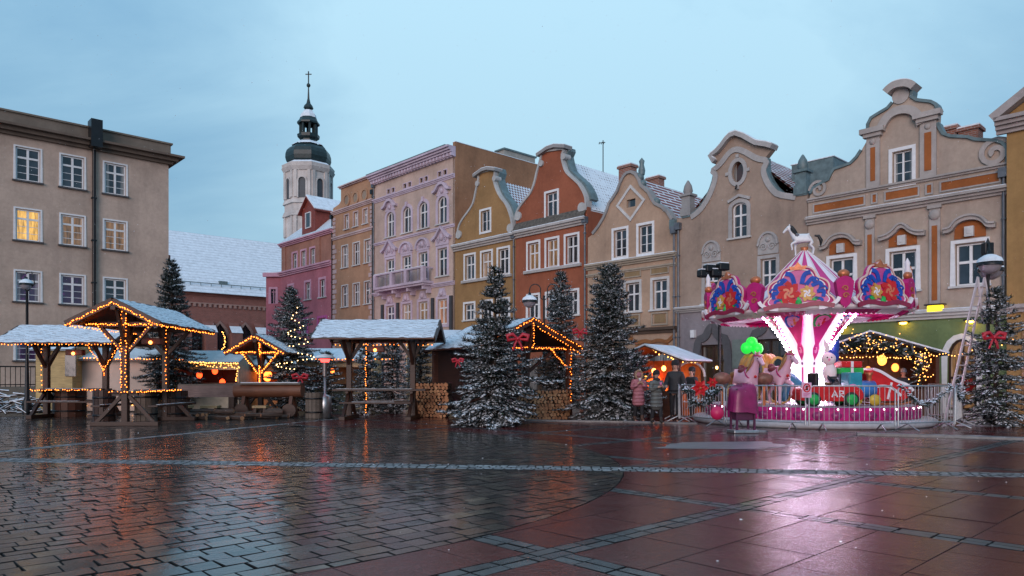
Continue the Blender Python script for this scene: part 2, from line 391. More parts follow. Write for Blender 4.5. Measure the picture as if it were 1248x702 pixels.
M_LIGHT = wetmat('wet_pale_setts', [(.25,.24,.245),(.17,.165,.17),(.34,.33,.335),(.11,.107,.11),(.28,.27,.28),(.21,.2,.21)], rlo=.35, rhi=.6)
M_JOINT = plain('wet_joint', (.014, .013, .013), .75, .3, 9, .2, spec=.15)
M_GROUND = wetmat('wet_market_square', [(.035,.03,.03),(.06,.05,.048),(.045,.04,.04)], isl=False, rlo=.04, rhi=.18, bscale=14, bst=.3)

gb = MB(); gb.add([(-900, -60, -.05), (900, -60, -.05), (900, 1600, -.05), (-900, 1600, -.05)], [(0, 1, 2, 3)])
tag(gb.build('ground', M_GROUND, None, uv=False), kind='structure')

ANG = radians(43.5); E1 = Vector((cos(ANG), sin(ANG))); E2 = Vector((sin(ANG), -cos(ANG)))
CC = Vector((-6.6, 12.36)); RX, RY = 8.4, 8.75
def circ(p): return ((p.x-CC.x)/RX)**2+((p.y-CC.y)/RY)**2
def clip(poly, n, d):      # keep n.p <= d
    out = []
    for i in range(len(poly)):
        a, b = poly[i-1], poly[i]; da = n.dot(a)-d; db = n.dot(b)-d
        if da <= 0 < db or db <= 0 < da: out.append(a.lerp(b, da/(da-db)))
        if db <= 0: out.append(b)
    res = []
    for q in out:
        if not res or (q-res[-1]).length > .012: res.append(q)
    if len(res) > 2 and (res[0]-res[-1]).length < .012: res.pop()
    return res if len(res) > 2 else []
def area(p): return .5*sum(p[i-1].x*p[i].y-p[i].x*p[i-1].y for i in range(len(p)))
def inset(poly, d):
    n = len(poly); out = []
    for i in range(n):
        a, b, c = poly[i-1], poly[i], poly[(i+1) % n]
        u = (b-a).normalized(); v = (c-b).normalized(); nu = Vector((-u.y, u.x)); nv = Vector((-v.y, v.x))
        k = 1+nu.dot(nv)
        out.append(b+(nu+nv)*(d/max(k, .35)))
    return out
# straight bands of small pale setts crossing the square: (point, direction, half width)
def seg(a, b, hw): d = (b-a).normalized(); return (a, d, Vector((-d.y, d.x)), hw)
S_MAIN = seg(Vector((-8.24, 12.62)), Vector((7.62, 10.72)), .27)
S_LEFT = seg(G(50, 545.6).xy, G(400, 511.5).xy, .16)
def cut_by(polys, s):
    a, d, n, hw = s; out = []
    for p in polys:
        k = n.dot(a)
        q1 = clip(p, n, k-hw); q2 = clip(p, -n, -(k+hw))
        if q1: out.append(q1)
        if q2: out.append(q2)
    return out
def visible(c): return c.y > 3.6 and abs(c.x) < .78*c.y+3
def stone(mb, poly, gap, bev, ztop, tilt=0, mi=0):
    if area(poly) < 0: poly = poly[::-1]
    if abs(area(poly)) < .0025: return
    p0 = inset(poly, gap); p1 = inset(poly, gap+bev)
    if area(p1) < .001: return
    c = sum(p0, Vector((0, 0)))/len(p0); tx = rnd.gauss(0, tilt); ty = rnd.gauss(0, tilt); n = len(poly)
    f = lambda p, z: (p.x, p.y, z+(p.x-c.x)*tx+(p.y-c.y)*ty)
    v = [f(p, ztop-.05) for p in p0]+[f(p, ztop-bev*.6) for p in p0]+[f(p, ztop) for p in p1]
    b0 = len(mb.f); fs = [tuple(range(2*n, 3*n))]
    for i in range(n):
        j = (i+1) % n; fs += [(i, j, n+j, n+i), (n+i, n+j, 2*n+j, 2*n+i)]
    mb.add(v, fs, 1); mb.m[b0] = 0
def grid_poly(u0, u1, v0, v1, jit=0):
    q = [(u0, v0), (u1, v0), (u1, v1), (u0, v1)]
    return [E1*(u+rnd.uniform(-jit, jit))+E2*(v+rnd.uniform(-jit, jit)) for u, v in q]
# grey stones: running rows inside the round field and everywhere left of it
mb = MB(); v = -32.0
while v < 12:
    wv = rnd.choice((.17, .19, .2, .22, .24)); u = -8-rnd.random()*.4
    while u < 36:
        lu = rnd.uniform(.2, .36); c = E1*(u+lu/2)+E2*(v+wv/2)
        if visible(c) and c.y < 27:
            q = circ(c); left = c.x < CC.x
            if q < 1.03 or left:
                p = grid_poly(u, u+lu, v, v+wv, .007); polys = [p]
                if not left and q > .9:
                    g = Vector(((c.x-CC.x)/RX**2, (c.y-CC.y)/RY**2)).normalized()
                    e = CC+(c-CC)/sqrt(q); polys = [clip(p, g, g.dot(e)-.004)]; polys = [x for x in polys if x]
                for s in (S_MAIN, S_LEFT): polys = cut_by(polys, s)
                far = c.y > 12
                for x in polys: stone(mb, x, rnd.uniform(.002, .006), .007, rnd.uniform(-.004, .004), .010 if not far else .0045)
        u += lu
    v += wv
tag(mb.build('paving_stones', [M_STONE, M_JOINT], None, uv=False), kind='structure')
# red granite slabs in a grid of dark bands
mb = MB(); md = MB(); SP = 3.05; BW = .27
o1 = E1.dot(Vector((.95, 6.55))); o2 = E2.dot(Vector((.95, 6.55)))   # a band line along E1 passes here (fixed E2), 
ob = E1.dot(Vector((.35, 5.9)))                                       # and a band along E2 crosses at this E1
def emit_poly(m_, p, c, gap, bev, z, tilt):
    q = circ(c); polys = [p]
    if q < .8: return
    if q < 1.35:
        g = Vector(((c.x-CC.x)/RX**2, (c.y-CC.y)/RY**2)).normalized(); e = CC+(c-CC)/sqrt(q)
        polys = [clip(p, -g, -(g.dot(e)+.0))]; polys = [x for x in polys if x]
    polys = cut_by(polys, S_MAIN)
    for x in polys: stone(m_, x, gap, bev, z, tilt)
for i in range(-4, 12):
    for j in range(-9, 9):
        u0 = ob+i*SP; v0 = o2+j*SP; c = E1*(u0+SP/2)+E2*(v0+SP/2)
        if not (c.y > .5 and c.y < 30 and abs(c.x) < .8*c.y+5) or c.x < CC.x: continue
        uu = u0+BW/2
        n1, n2 = 3, 4; du = (SP-BW)/n1; dv = (SP-BW)/n2
        for b in range(n2):
            offs = (b % 2)*du*.5; us = [u0+BW/2]+[u0+BW/2+offs+du*k for k in range(0 if offs else 1, n1+1) if u0+BW/2+offs+du*k < u0+SP-BW/2-.05]+[u0+SP-BW/2]
            for ua, ub in zip(us, us[1:]):
                va = v0+BW/2+b*dv; cc = E1*((ua+ub)/2)+E2*(va+dv/2)
                if visible(cc): emit_poly(mb, grid_poly(ua, ub, va, va+dv), cc, .0022, .005, rnd.uniform(-.0015, .0015), .0022)
        for ax in (0, 1):
            k = 0; pos = -BW/2 if ax == 0 else BW/2
            while pos < SP-BW/2-.001:
                ln = rnd.uniform(.2, .34); ln = min(ln, SP-BW/2-pos)
                for r in range(2):
                    a0 = -BW/2+r*BW/2; a1 = a0+BW/2
                    p = grid_poly(u0+pos, u0+pos+ln, v0+a0, v0+a1, .003) if ax == 0 else grid_poly(u0+a0, u0+a1, v0+pos, v0+pos+ln, .003)
                    cc = sum(p, Vector((0, 0)))/4
                    if visible(cc): emit_poly(md, p, cc, .004, .007, rnd.uniform(-.003, .003), .008)
                pos += ln
tag(mb.build('granite_paving', [M_RED, plain('red_joint', (.03, .012, .012), .7, .3, 9, .2, spec=.15)], None, uv=False), kind='structure'); tag(md.build('paving_bands', [M_BAND, M_JOINT], None, uv=False), kind='structure')
# pale sett strips
mb = MB()
for (a, d, n, hw), L0, L1, rows in ((S_MAIN, -6, 24, 4), (S_LEFT, -4, 14, 2)):
    for r in range(rows):
        t_ = L0; w_ = 2*hw/rows
        while t_ < L1:
            ln = rnd.uniform(.1, .19); p = [a+d*(t_+x)+n*(-hw+r*w_+y) for x, y in ((0,0),(ln,0),(ln,w_),(0,w_))]
            if visible(p[0]): stone(mb, p, .004, .008, rnd.uniform(-.003, .004), .012)
            t_ += ln
tag(mb.build('drain_strip', [M_LIGHT, M_JOINT], None, uv=False), kind='structure')
# low kerbs with a line of old snow
def kerb(name, pts, w_, h_, mats):
    m = MB()
    for a, b in zip(pts, pts[1:]): m.beam((*a, h_/2-.03), (*b, h_/2-.03), w_, h_+.06)
    return tag(m.build(name, mats, None, bevel=.012), kind='structure')
M_KERB = plain('wet_kerb', (.16, .155, .16), .35, .3, 5, .3)
M_KSNOW = plain('slush', (.5, .52, .56), .5, .3, 7, .5, 20)
K1 = [G(1044, 530).xy, G(1150, 533).xy, G(1300, 538).xy]; K2 = [G(640, 513).xy, G(760, 514.5).xy, G(850, 517).xy]
kerb('kerb', K1, .22, .06, M_KERB); kerb('kerb', K2, .2, .05, M_KERB)
def mound(name, pts, h, mat=M_KSNOW, seed=1, n=26):
    """thin uneven patch of snow over a polygon on the ground"""
    r = random.Random(seed); c = sum((Vector(p) for p in pts), Vector((0, 0)))/len(pts); v = []; fs = []; rings = 5
    m = len(pts)*4; out = []
    for i in range(len(pts)):
        a, b = Vector(pts[i]), Vector(pts[(i+1) % len(pts)])
        for k in range(4): out.append(a.lerp(b, k/4))
    for j in range(rings):
        f = 1-j/rings
        for p in out:
            q = c+(p-c)*f*(1+r.uniform(-.1, .1)); v.append((q.x, q.y, (0.002 if j == 0 else h*(1-f*f)*r.uniform(.5, 1.2)+.004)))
    v.append((c.x, c.y, h)); e = len(v)-1
    for j in range(rings-1):
        for k in range(m): fs.append((j*m+k, j*m+(k+1) % m, (j+1)*m+(k+1) % m, (j+1)*m+k))
    for k in range(m): fs.append(((rings-1)*m+k, (rings-1)*m+(k+1) % m, e))
    o = MB().add(v, fs, 0, True).build(name, mat, None, uv=False); return tag(o, kind='structure')
off = Vector((.05, .2))
mound('snow_patch', [p+off for p in K1]+[G(1300, 535).xy, G(1150, 530.5).xy, G(1060, 528.5).xy], .035, seed=3)
mound('snow_patch', [G(704, 513).xy, G(770, 513).xy, G(765, 507).xy, G(712, 507).xy], .12, seed=4)
mound('snow_patch', [G(1165, 519).xy, G(1240, 520).xy, G(1240, 515).xy, G(1175, 514).xy], .08, seed=5)
mound('snow_patch', [G(800, 546).xy, G(900, 548).xy, G(960, 543).xy, G(930, 538).xy, G(830, 539).xy], .006, plain('thin_slush', (.17, .16, .17), .35, .3, 3, .4, 18), seed=6)
# bits of slush and trodden snow lying about on the square
mb = MB()
for i in range(110):
    Y = 5+22*rnd.random()**1.3; X = rnd.uniform(-.72, .72)*Y; r = rnd.uniform(.006, .018)
    if rnd.random() < .5:   # along the drain strip
        t_ = rnd.uniform(-5, 20); q = S_MAIN[0]+S_MAIN[1]*t_+S_MAIN[2]*rnd.gauss(0, .25); X, Y = q
    mb.ball((X, Y, .004), r, 6, 3, 0, (1, rnd.uniform(.5, 1), .35))
tag(mb.build('slush_bits', SNOW, None, uv=False), None, None, None, 'stuff')
# ------------------------------------------------------------------ buildings of the row
A0 = Vector(((1228-CX)/F*28.0, 28.0)); VX = -190.0
_d = Vector((VX-CX, F)).normalized()            # along the row, away from the viewer
EX = -_d; EY = Vector((-EX.y, EX.x))            # local x runs to the viewer's right, local y into the house
RZ = atan2(EX.y, EX.x)
class Frame:
    def __init__(s, O, ex): s.O = Vector(O); s.ex = ex.normalized(); s.ey = Vector((-s.ex.y, s.ex.x)); s.rz = atan2(s.ex.y, s.ex.x)
    def loc(s, px, py, y=0.0):
        a = (px-CX)/F; k = (y+s.O.dot(s.ey))/(a*s.ey.x+s.ey.y); P = Vector((a*k, k))
        return ((P-s.O).dot(s.ex), CAMH+(H-py)/F*k)
    def x(s, px, y=0.0): return s.loc(px, 400, y)[0]
def row_frame(pxL, off=0.0):
    f = Frame(A0-EY*off, EX); x = f.x(pxL); f.O = f.O+f.ex*x; return f

def arch_pts(x0, x1, z0, z1, rise, n=8):
    if rise <= 0: return [(x0, z0), (x1, z0), (x1, z1), (x0, z1)]
    cx = (x0+x1)/2; hw = (x1-x0)/2; zs = z1-rise
    return [(x0, z0), (x1, z0)]+[(cx+hw*cos(pi*i/n), zs+rise*sin(pi*i/n)) for i in range(n+1)]
def pip(x, z, P):
    c = False
    for i in range(len(P)):
        a, b = P[i-1], P[i]
        if (a[1] > z) != (b[1] > z) and x < (b[0]-a[0])*(z-a[1])/(b[1]-a[1])+a[0]: c = not c
    return c
def wall_mesh(mb, outline, holes, depth=.24, thick=.35, mi=0):
    pts = []; edges = []
    for loop in [outline]+holes:
        b = len(pts); pts += [Vector(p) for p in loop]; n = len(loop); edges += [(b+i, b+(i+1) % n) for i in range(n)]
    vo, _, fo, _, _, _ = geometry.delaunay_2d_cdt(pts, edges, [], 0, 1e-5)
    fs = []
    for f_ in fo:
        cx = sum(vo[i].x for i in f_)/len(f_); cz = sum(vo[i].y for i in f_)/len(f_)
        if not pip(cx, cz, outline) or any(pip(cx, cz, h) for h in holes): continue
        a, b, c = [vo[i] for i in f_[:3]]
        fs.append(tuple(f_) if (b.x-a.x)*(c.y-a.y)-(b.y-a.y)*(c.x-a.x) > 0 else tuple(reversed(f_)))
    mb.add([(p.x, 0, p.y) for p in vo], fs, mi)
    mb.add([(p.x, thick, p.y) for p in vo], [tuple(reversed(f_)) for f_ in fs], mi)
    def rim(loop, dd, flip):
        n = len(loop); A = sum(loop[i-1][0]*loop[i][1]-loop[i][0]*loop[i-1][1] for i in range(n)); L2 = loop if (A > 0) != flip else loop[::-1]
        v = [(p[0], 0, p[1]) for p in L2]+[(p[0], dd, p[1]) for p in L2]
        mb.add(v, [((i+1) % n, i, n+i, n+(i+1) % n) for i in range(n)], mi)
    rim(outline, thick, False)
    for h in holes: rim(h, thick, True)

def window(root, x0, x1, z0, z1, rise=0, mull=1, trans=(.62,), sub=(), mat=None, surr=.16, surr_m=None, sill=True, frame_m=None, fw=.05, sproj=.05, bars=None, name='window', yg=.17, sillm=None):
    """casement window with frame, panes, plaster surround and sill; returns (hole polygon, window object)"""
    hole = arch_pts(x0, x1, z0, z1, rise); frame_m = frame_m or WHITE; mat = mat or GLASS; wd = x1-x0; ht = z1-z0
    m = MB(); inner = arch_pts(x0+fw/2, x1-fw/2, z0+fw/2, z1-fw/2, max(0, rise-.0) if rise else 0)
    m.ribbon(inner, fw, yg-.06, yg+.03, 0, True)
    for i in range(mull):
        xc = x0+wd*(i+1)/(mull+1); m.box(xc-fw*.62, xc+fw*.62, yg-.055, yg+.02, z0+fw, z1-fw)
    for tr in trans: m.box(x0+fw, x1-fw, yg-.05, yg+.02, z0+ht*tr-fw*.6, z0+ht*tr+fw*.6)
    for b in sub: m.box(x0+fw, x1-fw, yg-.02, yg+.01, z0+ht*b-.014, z0+ht*b+.014)
    wo_ = m.build(name, frame_m, root, uv=False)
    pm = MB(); pm.add([(p[0], yg, p[1]) for p in hole], [tuple(range(len(hole)))]); pm.build('pane', mat, wo_)
    if surr:
        sm = MB(); e = surr/2; cen = (x0+x1)/2
        o2 = arch_pts(x0-e, x1+e, z0-(0 if sill else e), z1+e, rise+e if rise else 0)
        if sill: path = o2[1:]+o2[:1]; path = [o2[1]]+o2[2:]+[o2[0]]; sm.ribbon(path, surr, -sproj, .02)
        else: sm.ribbon(o2, surr, -sproj, .02, 0, True)
        sm.build('surround', surr_m or TRIM, wo_)
    if sill:
        s2 = MB(); s2.box(x0-surr-.05, x1+surr+.05, -.13, .1, z0-.09, z0-.003); s2.build('sill', sillm or TRIM, wo_)
    return hole, wo_
def pipe(root, x, z0, z1, y=-.09, r=.06, m=PIPE, hopper=True):
    b = MB(); b.tube([(x, y, z0), (x, y, z1)], r, 8)
    z = z0+1.2
    while z < z1-.3: b.box(x-r*1.35, x+r*1.35, y-r*1.2, .01, z, z+.05); z += 2.2
    if hopper: b.box(x-.16, x+.16, y-.16, y+.12, z1-.05, z1+.32)
    return b.build('downpipe', m, root)
def gable_roof(root, W_, ze, zr, y0, D, mat, over=.0, thick=.1, xr=None):
    xr = W_/2 if xr is None else xr
    b = MB(); q = [(-over, ze), (xr, zr), (W_+over, ze)]
    for (xa, za), (xb, zb) in ((q[0], q[1]), (q[1], q[2])):
        b.add([(xa, y0, za), (xb, y0, zb), (xb, D, zb), (xa, D, za)], [(0, 1, 2, 3)]); b.add([(xa, y0, za-thick), (xb, y0, zb-thick), (xb, D, zb-thick), (xa, D, za-thick)], [(3, 2, 1, 0)])
    b.add([(0, D, 0), (W_, D, 0), (W_, D, ze), (xr, D, zr), (0, D, ze)], [(0, 1, 2, 3, 4)])
    return b.build('roof', mat, root)
def body(mb, W_, zt, D, y0=.35, mi=0):
    mb.add([(0, y0, 0), (0, D, 0), (0, D, zt), (0, y0, zt)], [(3, 2, 1, 0)]) ; mb.add([(W_, y0, 0), (W_, D, 0), (W_, D, zt), (W_, y0, zt)], [(0, 1, 2, 3)], mi)
    mb.add([(0, y0, zt-.02), (W_, y0, zt-.02), (W_, D, zt-.02), (0, D, zt-.02)], [(0, 1, 2, 3)], mi)
def chimney(root, x, y, z0, z1, sx_=.8, sy_=.6, mat=None):
    b = MB(); b.cbox((x, y, (z0+z1)/2), sx_, sy_, z1-z0); b.cbox((x, y, z1+.04), sx_+.16, sy_+.16, .14)
    c = b.build('chimney', mat or BRICK_CH, root); s = MB(); s.cbox((x, y, z1+.145), sx_+.1, sy_+.1, .07); s.build('snow_cap', SNOW, c); return c
BRICK_CH = brickm('chimney_brick', (.30, .10, .06), (.3, .26, .24), .26, .085, .012)
TILE_A = brickm('red_tiles_snow_rims', (.22, .05, .035), (.72, .75, .8), .27, .3, .055, (.17, .04, .03), .7)
TILE_B = brickm('snowy_tiles', (.15, .055, .045), (.74, .77, .82), .26, .32, .095, (.11, .05, .045), .7, snow=.10)
TILE_C = brickm('red_tiles_snow_rows', (.25, .055, .04), (.7, .73, .78), 1.6, .34, .06, (.20, .045, .035), .7)
GREY_CO = plaster('grey_coping', (.33, .32, .32), .3)
def outline_to(fr, pts): return [fr.loc(*p) for p in pts]
def smooth_path(P, n=2):
    P = [Vector(p) for p in P]
    for _ in range(n):
        Q = [P[0]]
        for a, b in zip(P, P[1:]): Q += [a.lerp(b, .25), a.lerp(b, .75)]
        Q.append(P[-1]); P = Q
    return [(p.x, p.y) for p in P]
def volute(mb, x, z, r, y0, y1, sgn=1, turns=1.6, wd=None):
    path = [(x+sgn*r*(1-t/1.15)*cos(2*pi*turns*t), z+r*(1-t/1.15)*sin(2*pi*turns*t)) for t in [i/22 for i in range(23)]]
    mb.ribbon(path, wd or r*.3, y0, y1)
def disc(mb, x, z, r, y0, y1, n=14, mi=0): mb.prism([(x+r*cos(2*pi*i/n), z+r*sin(2*pi*i/n)) for i in range(n)], y0, y1, mi)
def rows_px(fr, items):
    L_ = []
    for x0, x1, yt, yb in items:
        xc = (x0+x1)/2; L_.append([fr.x(x0), fr.x(x1), fr.loc(xc, yb)[1], fr.loc(xc, yt)[1]])
    z0 = sum(a[2] for a in L_)/len(L_); z1 = sum(a[3] for a in L_)/len(L_); wd = sum(a[1]-a[0] for a in L_)/len(L_)
    return [((a[0]+a[1])/2-wd/2, (a[0]+a[1])/2+wd/2, z0, z1) for a in L_]
def zline(fr, *pts): return sum(fr.loc(*p)[1] for p in pts)/len(pts)
def band(root, name, x0, x1, z0, z1, proj, mat, steps=2, y1=.02):
    b = MB()
    for i in range(steps):
        f0 = z0+(z1-z0)*i/steps; b.box(x0, x1, -proj*(i+1)/steps, y1, f0, z0+(z1-z0)*(i+1)/steps)
    return b.build(name, mat, root)
def snowline(parent, x0, x1, y0, y1, z, h=.05):
    return MB().box(x0, x1, y0, y1, z, z+h).build('snow_cap', SNOW, parent, bevel=.015)

# ---- big grey house with orange panels (right)
def grey_orange_house():
    fr = row_frame(985); Wd = fr.x(1228.5)
    root = empty('gabled_house', 'wide grey gabled house with orange panels and a green ground floor behind the carousel', 'house', (*fr.O, 0), fr.rz)
    PL = plaster('grey_plaster', (.44, .345, .285)); OR = plaster('orange_panel', (.36, .115, .035), .2); GN = plaster('green_plaster', (.17, .235, .11)); TR = plaster('greige_trim', (.43, .385, .365), .25)
    zA = zline(fr, (1100, 223)); zC = zline(fr, (986, 272), (1100, 254), (1216, 235)); zG = zline(fr, (1025, 400), (1160, 386.5), (1210, 379))
    gl = outline_to(fr, [(1229,199),(1228,181),(1222,174),(1214,171.5),(1189,170),(1180,167),(1170,166.5),(1159,166),(1150,163),(1146,157),(1143,150),(1144,134),(1141,127),(1135,124),(1118,122),(1111,118),(1112,112),(1112,106),(1092,110),(1091,118),(1088,125),(1082,132),(1070,139),(1062,144),(1058,152),(1058,169),(1050,183),(1044,192),(1037,199),(1026,203),(1017,206),(1013,212),(1010,219),(1000,224),(992,229),(988,236)])
    gl[0] = (Wd, gl[0][1])
    out = [(0, zG-.02), (Wd, zG-.02)]+[(min(Wd, max(0, x)), z) for x, z in gl]+[(0, zA-.1)]
    holes = []; wins = rows_px(fr, [(1011,1041,316,363),(1085,1116,305,352.5),(1166,1199,296.5,346)])
    ped = []
    for (x0, x1, z0, z1) in wins:
        h, wo_ = window(root, x0, x1, z0, z1, 0, 1, (.56,), (), None, .2, WHITE, True, WHITE, .085); holes.append(h); ped.append(wo_)
    gx = rows_px(fr, [(1088.5,1111,184,223)])[0]; h, _ = window(root, *gx, 0, 1, (), (.34, .68), None, .2, WHITE, False, WHITE, .06); holes.append(h)
    m = MB(); wall_mesh(m, out, holes); body(m, Wd, zA-.3, 13); m.build('wall', PL, root)
    # ground floor
    m = MB(); az = rows_px(fr, [(1155,1190,413,498)])[0]; a2 = (az[0]-2.9, az[1]-2.9, az[2], az[3]); holes = []
    for a in (az, a2, (.9, 2.1, .4, az[3])):
        h, dw = window(root, a[0], a[1], .15, a[3], .75, 1, (.45,), (), GLASS_D, .22, WHITE, False, WOOD_D, .08, name='shop_window'); holes.append(h)
    wall_mesh(m, [(0, 0), (Wd, 0), (Wd, zG-.02), (0, zG-.02)], holes); body(m, Wd, zG, 13); m.build('shopfront', GN, root)
    c = band(root, 'cornice', -.03, Wd+.03, zG-.02, zG+.34, .3, TRIM, 3); snowline(c, 0, Wd, -.3, -.02, zG+.34, .04)
    c = band(root, 'cornice', -.03, Wd+.03, zC-.1, zC+.22, .32, TR, 3); snowline(c, 0, Wd, -.3, -.05, zC+.22, .03)
    band(root, 'attic_band', 0, Wd, zA-.12, zA+.04, .16, TR, 2)
    # attic panels
    zp0, zp1 = zC+.42, zA-.26
    xs = [(fr.x(992), fr.x(1054)), (fr.x(1063), fr.x(1069)), (fr.x(1079), fr.x(1120)), (fr.x(1129), fr.x(1136.5)), (fr.x(1146.5), fr.x(1219))]
    for a, b in xs:
        q = MB().box(a, b, -.035, .01, zp0, zp1).build('panel', OR, root); MB().ribbon([(a, zp0), (b, zp0), (b, zp1), (a, zp1)], .09, -.06, .01, 0, True).build('panel_frame', TR, q)
    # gable pilasters with caps, arch, top cap, volutes
    for pa, pb, pt, pbm in ((1060.5, 1069, 168, 223), (1126, 1137.5, 149, 211)):
        a, b = fr.x(pa), fr.x(pb); z1 = zline(fr, ((pa+pb)/2, pt)); p = MB().box(a-.12, b+.14, -.12, .01, zA+.04, z1).build('pilaster', TR, root)
        MB().box(a+.06, b-.04, -.15, -.1, zA+.3, z1-.45).build('panel', OR, p)
        cb = MB().box(a-.22, b+.24, -.26, .0, z1, z1+.16).box(a-.34, b+.36, -.36, 0, z1+.16, z1+.38); cp = cb.build('capital', TR, p); 
        MB().ball(((a+b)/2, -.13, z1-.2), .13, 8, 6, 0, (1, .5, 1)).build('rosette', TR, p)
    ar = outline_to(fr, [(1075,157),(1080,147),(1087,139.5),(1097,135),(1106,134),(1115,136),(1121,143),(1124,152)])
    MB().ribbon(smooth_path(ar), .34, -.2, .01).build('arch_moulding', TR, root)
    top = outline_to(fr, [(1082,114.5),(1087,109),(1094,105),(1105,103),(1113,104.5),(1116.5,107.5)]); tp = MB().ribbon(smooth_path(top), .3, -.35, .4).build('crown', TR, root)
    MB().ribbon([(x, z+.17) for x, z in smooth_path(top)], .06, -.3, .38).build('snow_cap', SNOW, tp)
    cx, cz = fr.loc(1098, 117); b = MB(); disc(b, cx, cz, .34, -.06, .01, 18); b.build('medallion', TR, root)
    cop = MB(); cop.ribbon(gl[:11], .12, -.1, .45); cop.ribbon(gl[11:18], .12, -.1, .45); cop.ribbon(gl[20:26], .12, -.1, .45); cop.ribbon(gl[26:], .12, -.1, .45); cop.build('coping', LEAD, root)
    for px_, py_, r_, s_ in ((1213, 187, .62, 1), (998, 231, .42, -1)): b = MB(); x, z = fr.loc(px_, py_); volute(b, x, z, r_, -.09, .01, s_); b.build('volute', TR, root)
    # pediments
    for i, ((x0, x1, z0, z1), wo_) in enumerate(zip(wins, ped)):
        xm = (x0+x1)/2; hw = (x1-x0)/2; zb = z1+.36; b = MB()
        if i == 1: path = [(xm-hw-.4, zb+.25), (xm-hw-.1, zb+.28), (xm-.35, zb+.42), (xm-.12, zb+.68), (xm+.12, zb+.68), (xm+.35, zb+.42), (xm+hw+.1, zb+.28), (xm+hw+.4, zb+.25)]
        else: path = [(xm-hw-.4, zb+.2), (xm-hw-.15, zb+.22)]+[(xm+(hw+.1)*cos(pi-pi*t/8), zb+.22+.42*sin(pi*t/8)) for t in range(1, 8)]+[(xm+hw+.15, zb+.22), (xm+hw+.4, zb+.2)]
        pp = smooth_path(path, 1); b.ribbon(pp, .16, -.26, .01); b.ribbon([(x, z+.1) for x, z in pp], .08, -.34, .01); pe = b.build('pediment', TR, wo_)
        q = MB().prism([(xm-hw-.05, z1+.22)]+[(xm+hw+.05, z1+.22)]+[(x, z-.1) for x, z in pp[::-1] if abs(x-xm) < hw+.05], -.04, .01); q.build('tympanum', OR, wo_)
        k = MB().box(xm-.16, xm+.16, -.2, .0, z1+.26, z1+.66); k.box(xm-.07, xm+.07, -.22, -.18, z1+.36, z1+.58); k.build('keystone', TRIM, wo_)
    for pa, pb in ((1055.5, 1066.5), (1133.5, 1146.5)):
        a, b = fr.x(pa), fr.x(pb); p = MB().box(a, b, -.1, .01, zG+.34, zC-.1).build('pilaster', TR, root); MB().box(a+.1, b-.1, -.13, -.08, zG+.75, zC-.95).build('panel', OR, p)
        q = MB(); q.ball(((a+b)/2, -.12, zC-.5), .22, 10, 6, 0, (1, .5, 1)); q.box(a-.06, b+.06, -.18, .0, zC-.24, zC-.1); q.build('capital', TR, p)
    # wall lamps shining on the green ground floor
    for px, py, s in ((1025, 403, 1), (1100, 398, 1.6), (1182, 396, 1)):
        x, z = fr.loc(px, py-5, -.3); l = MB().box(x-.2, x+.2, -.42, -.02, z, z+.07).build('wall_lamp', BLACK, root); MB().ball((x, -.24, z-.02), .12, 8, 5, 0, (1.3, 1, .55)).build('bulb', emit('amber_lamp', (1, .5, .04), 22*s), l)
    x, z = fr.loc(1139, 376, -.3); l = MB().box(x-.27, x+.27, -.32, -.1, z-.11, z+.12).build('lantern_box', emit('yellow_lightbox', (1, .72, .02), 2.2), root)
    MB().box(x-.38, x+.38, -.38, -.06, z+.14, z+.19).build('lid', BLACK, l)
    pipe(root, Wd-.12, zG+.3, zC+.6); gable_roof(root, Wd, zA-.35, zline(fr, (1100, 126)), .36, 13, TILE_C, 0)
    for px in (1157, 1183):
        x, z = fr.loc(px, 170, 2.5); chimney(root, x, 2.5, z-1.5, z+.35, .75, .7)
    x, z = fr.loc(1002, 200, 3.0); b = MB().box(x-1.2, x+.9, 2.2, 5, z-2.5, z+.02).build('dormer', LEAD, root); snowline(b, x-1.25, x+.95, 2.15, 5, z+.02, .05)
grey_orange_house()

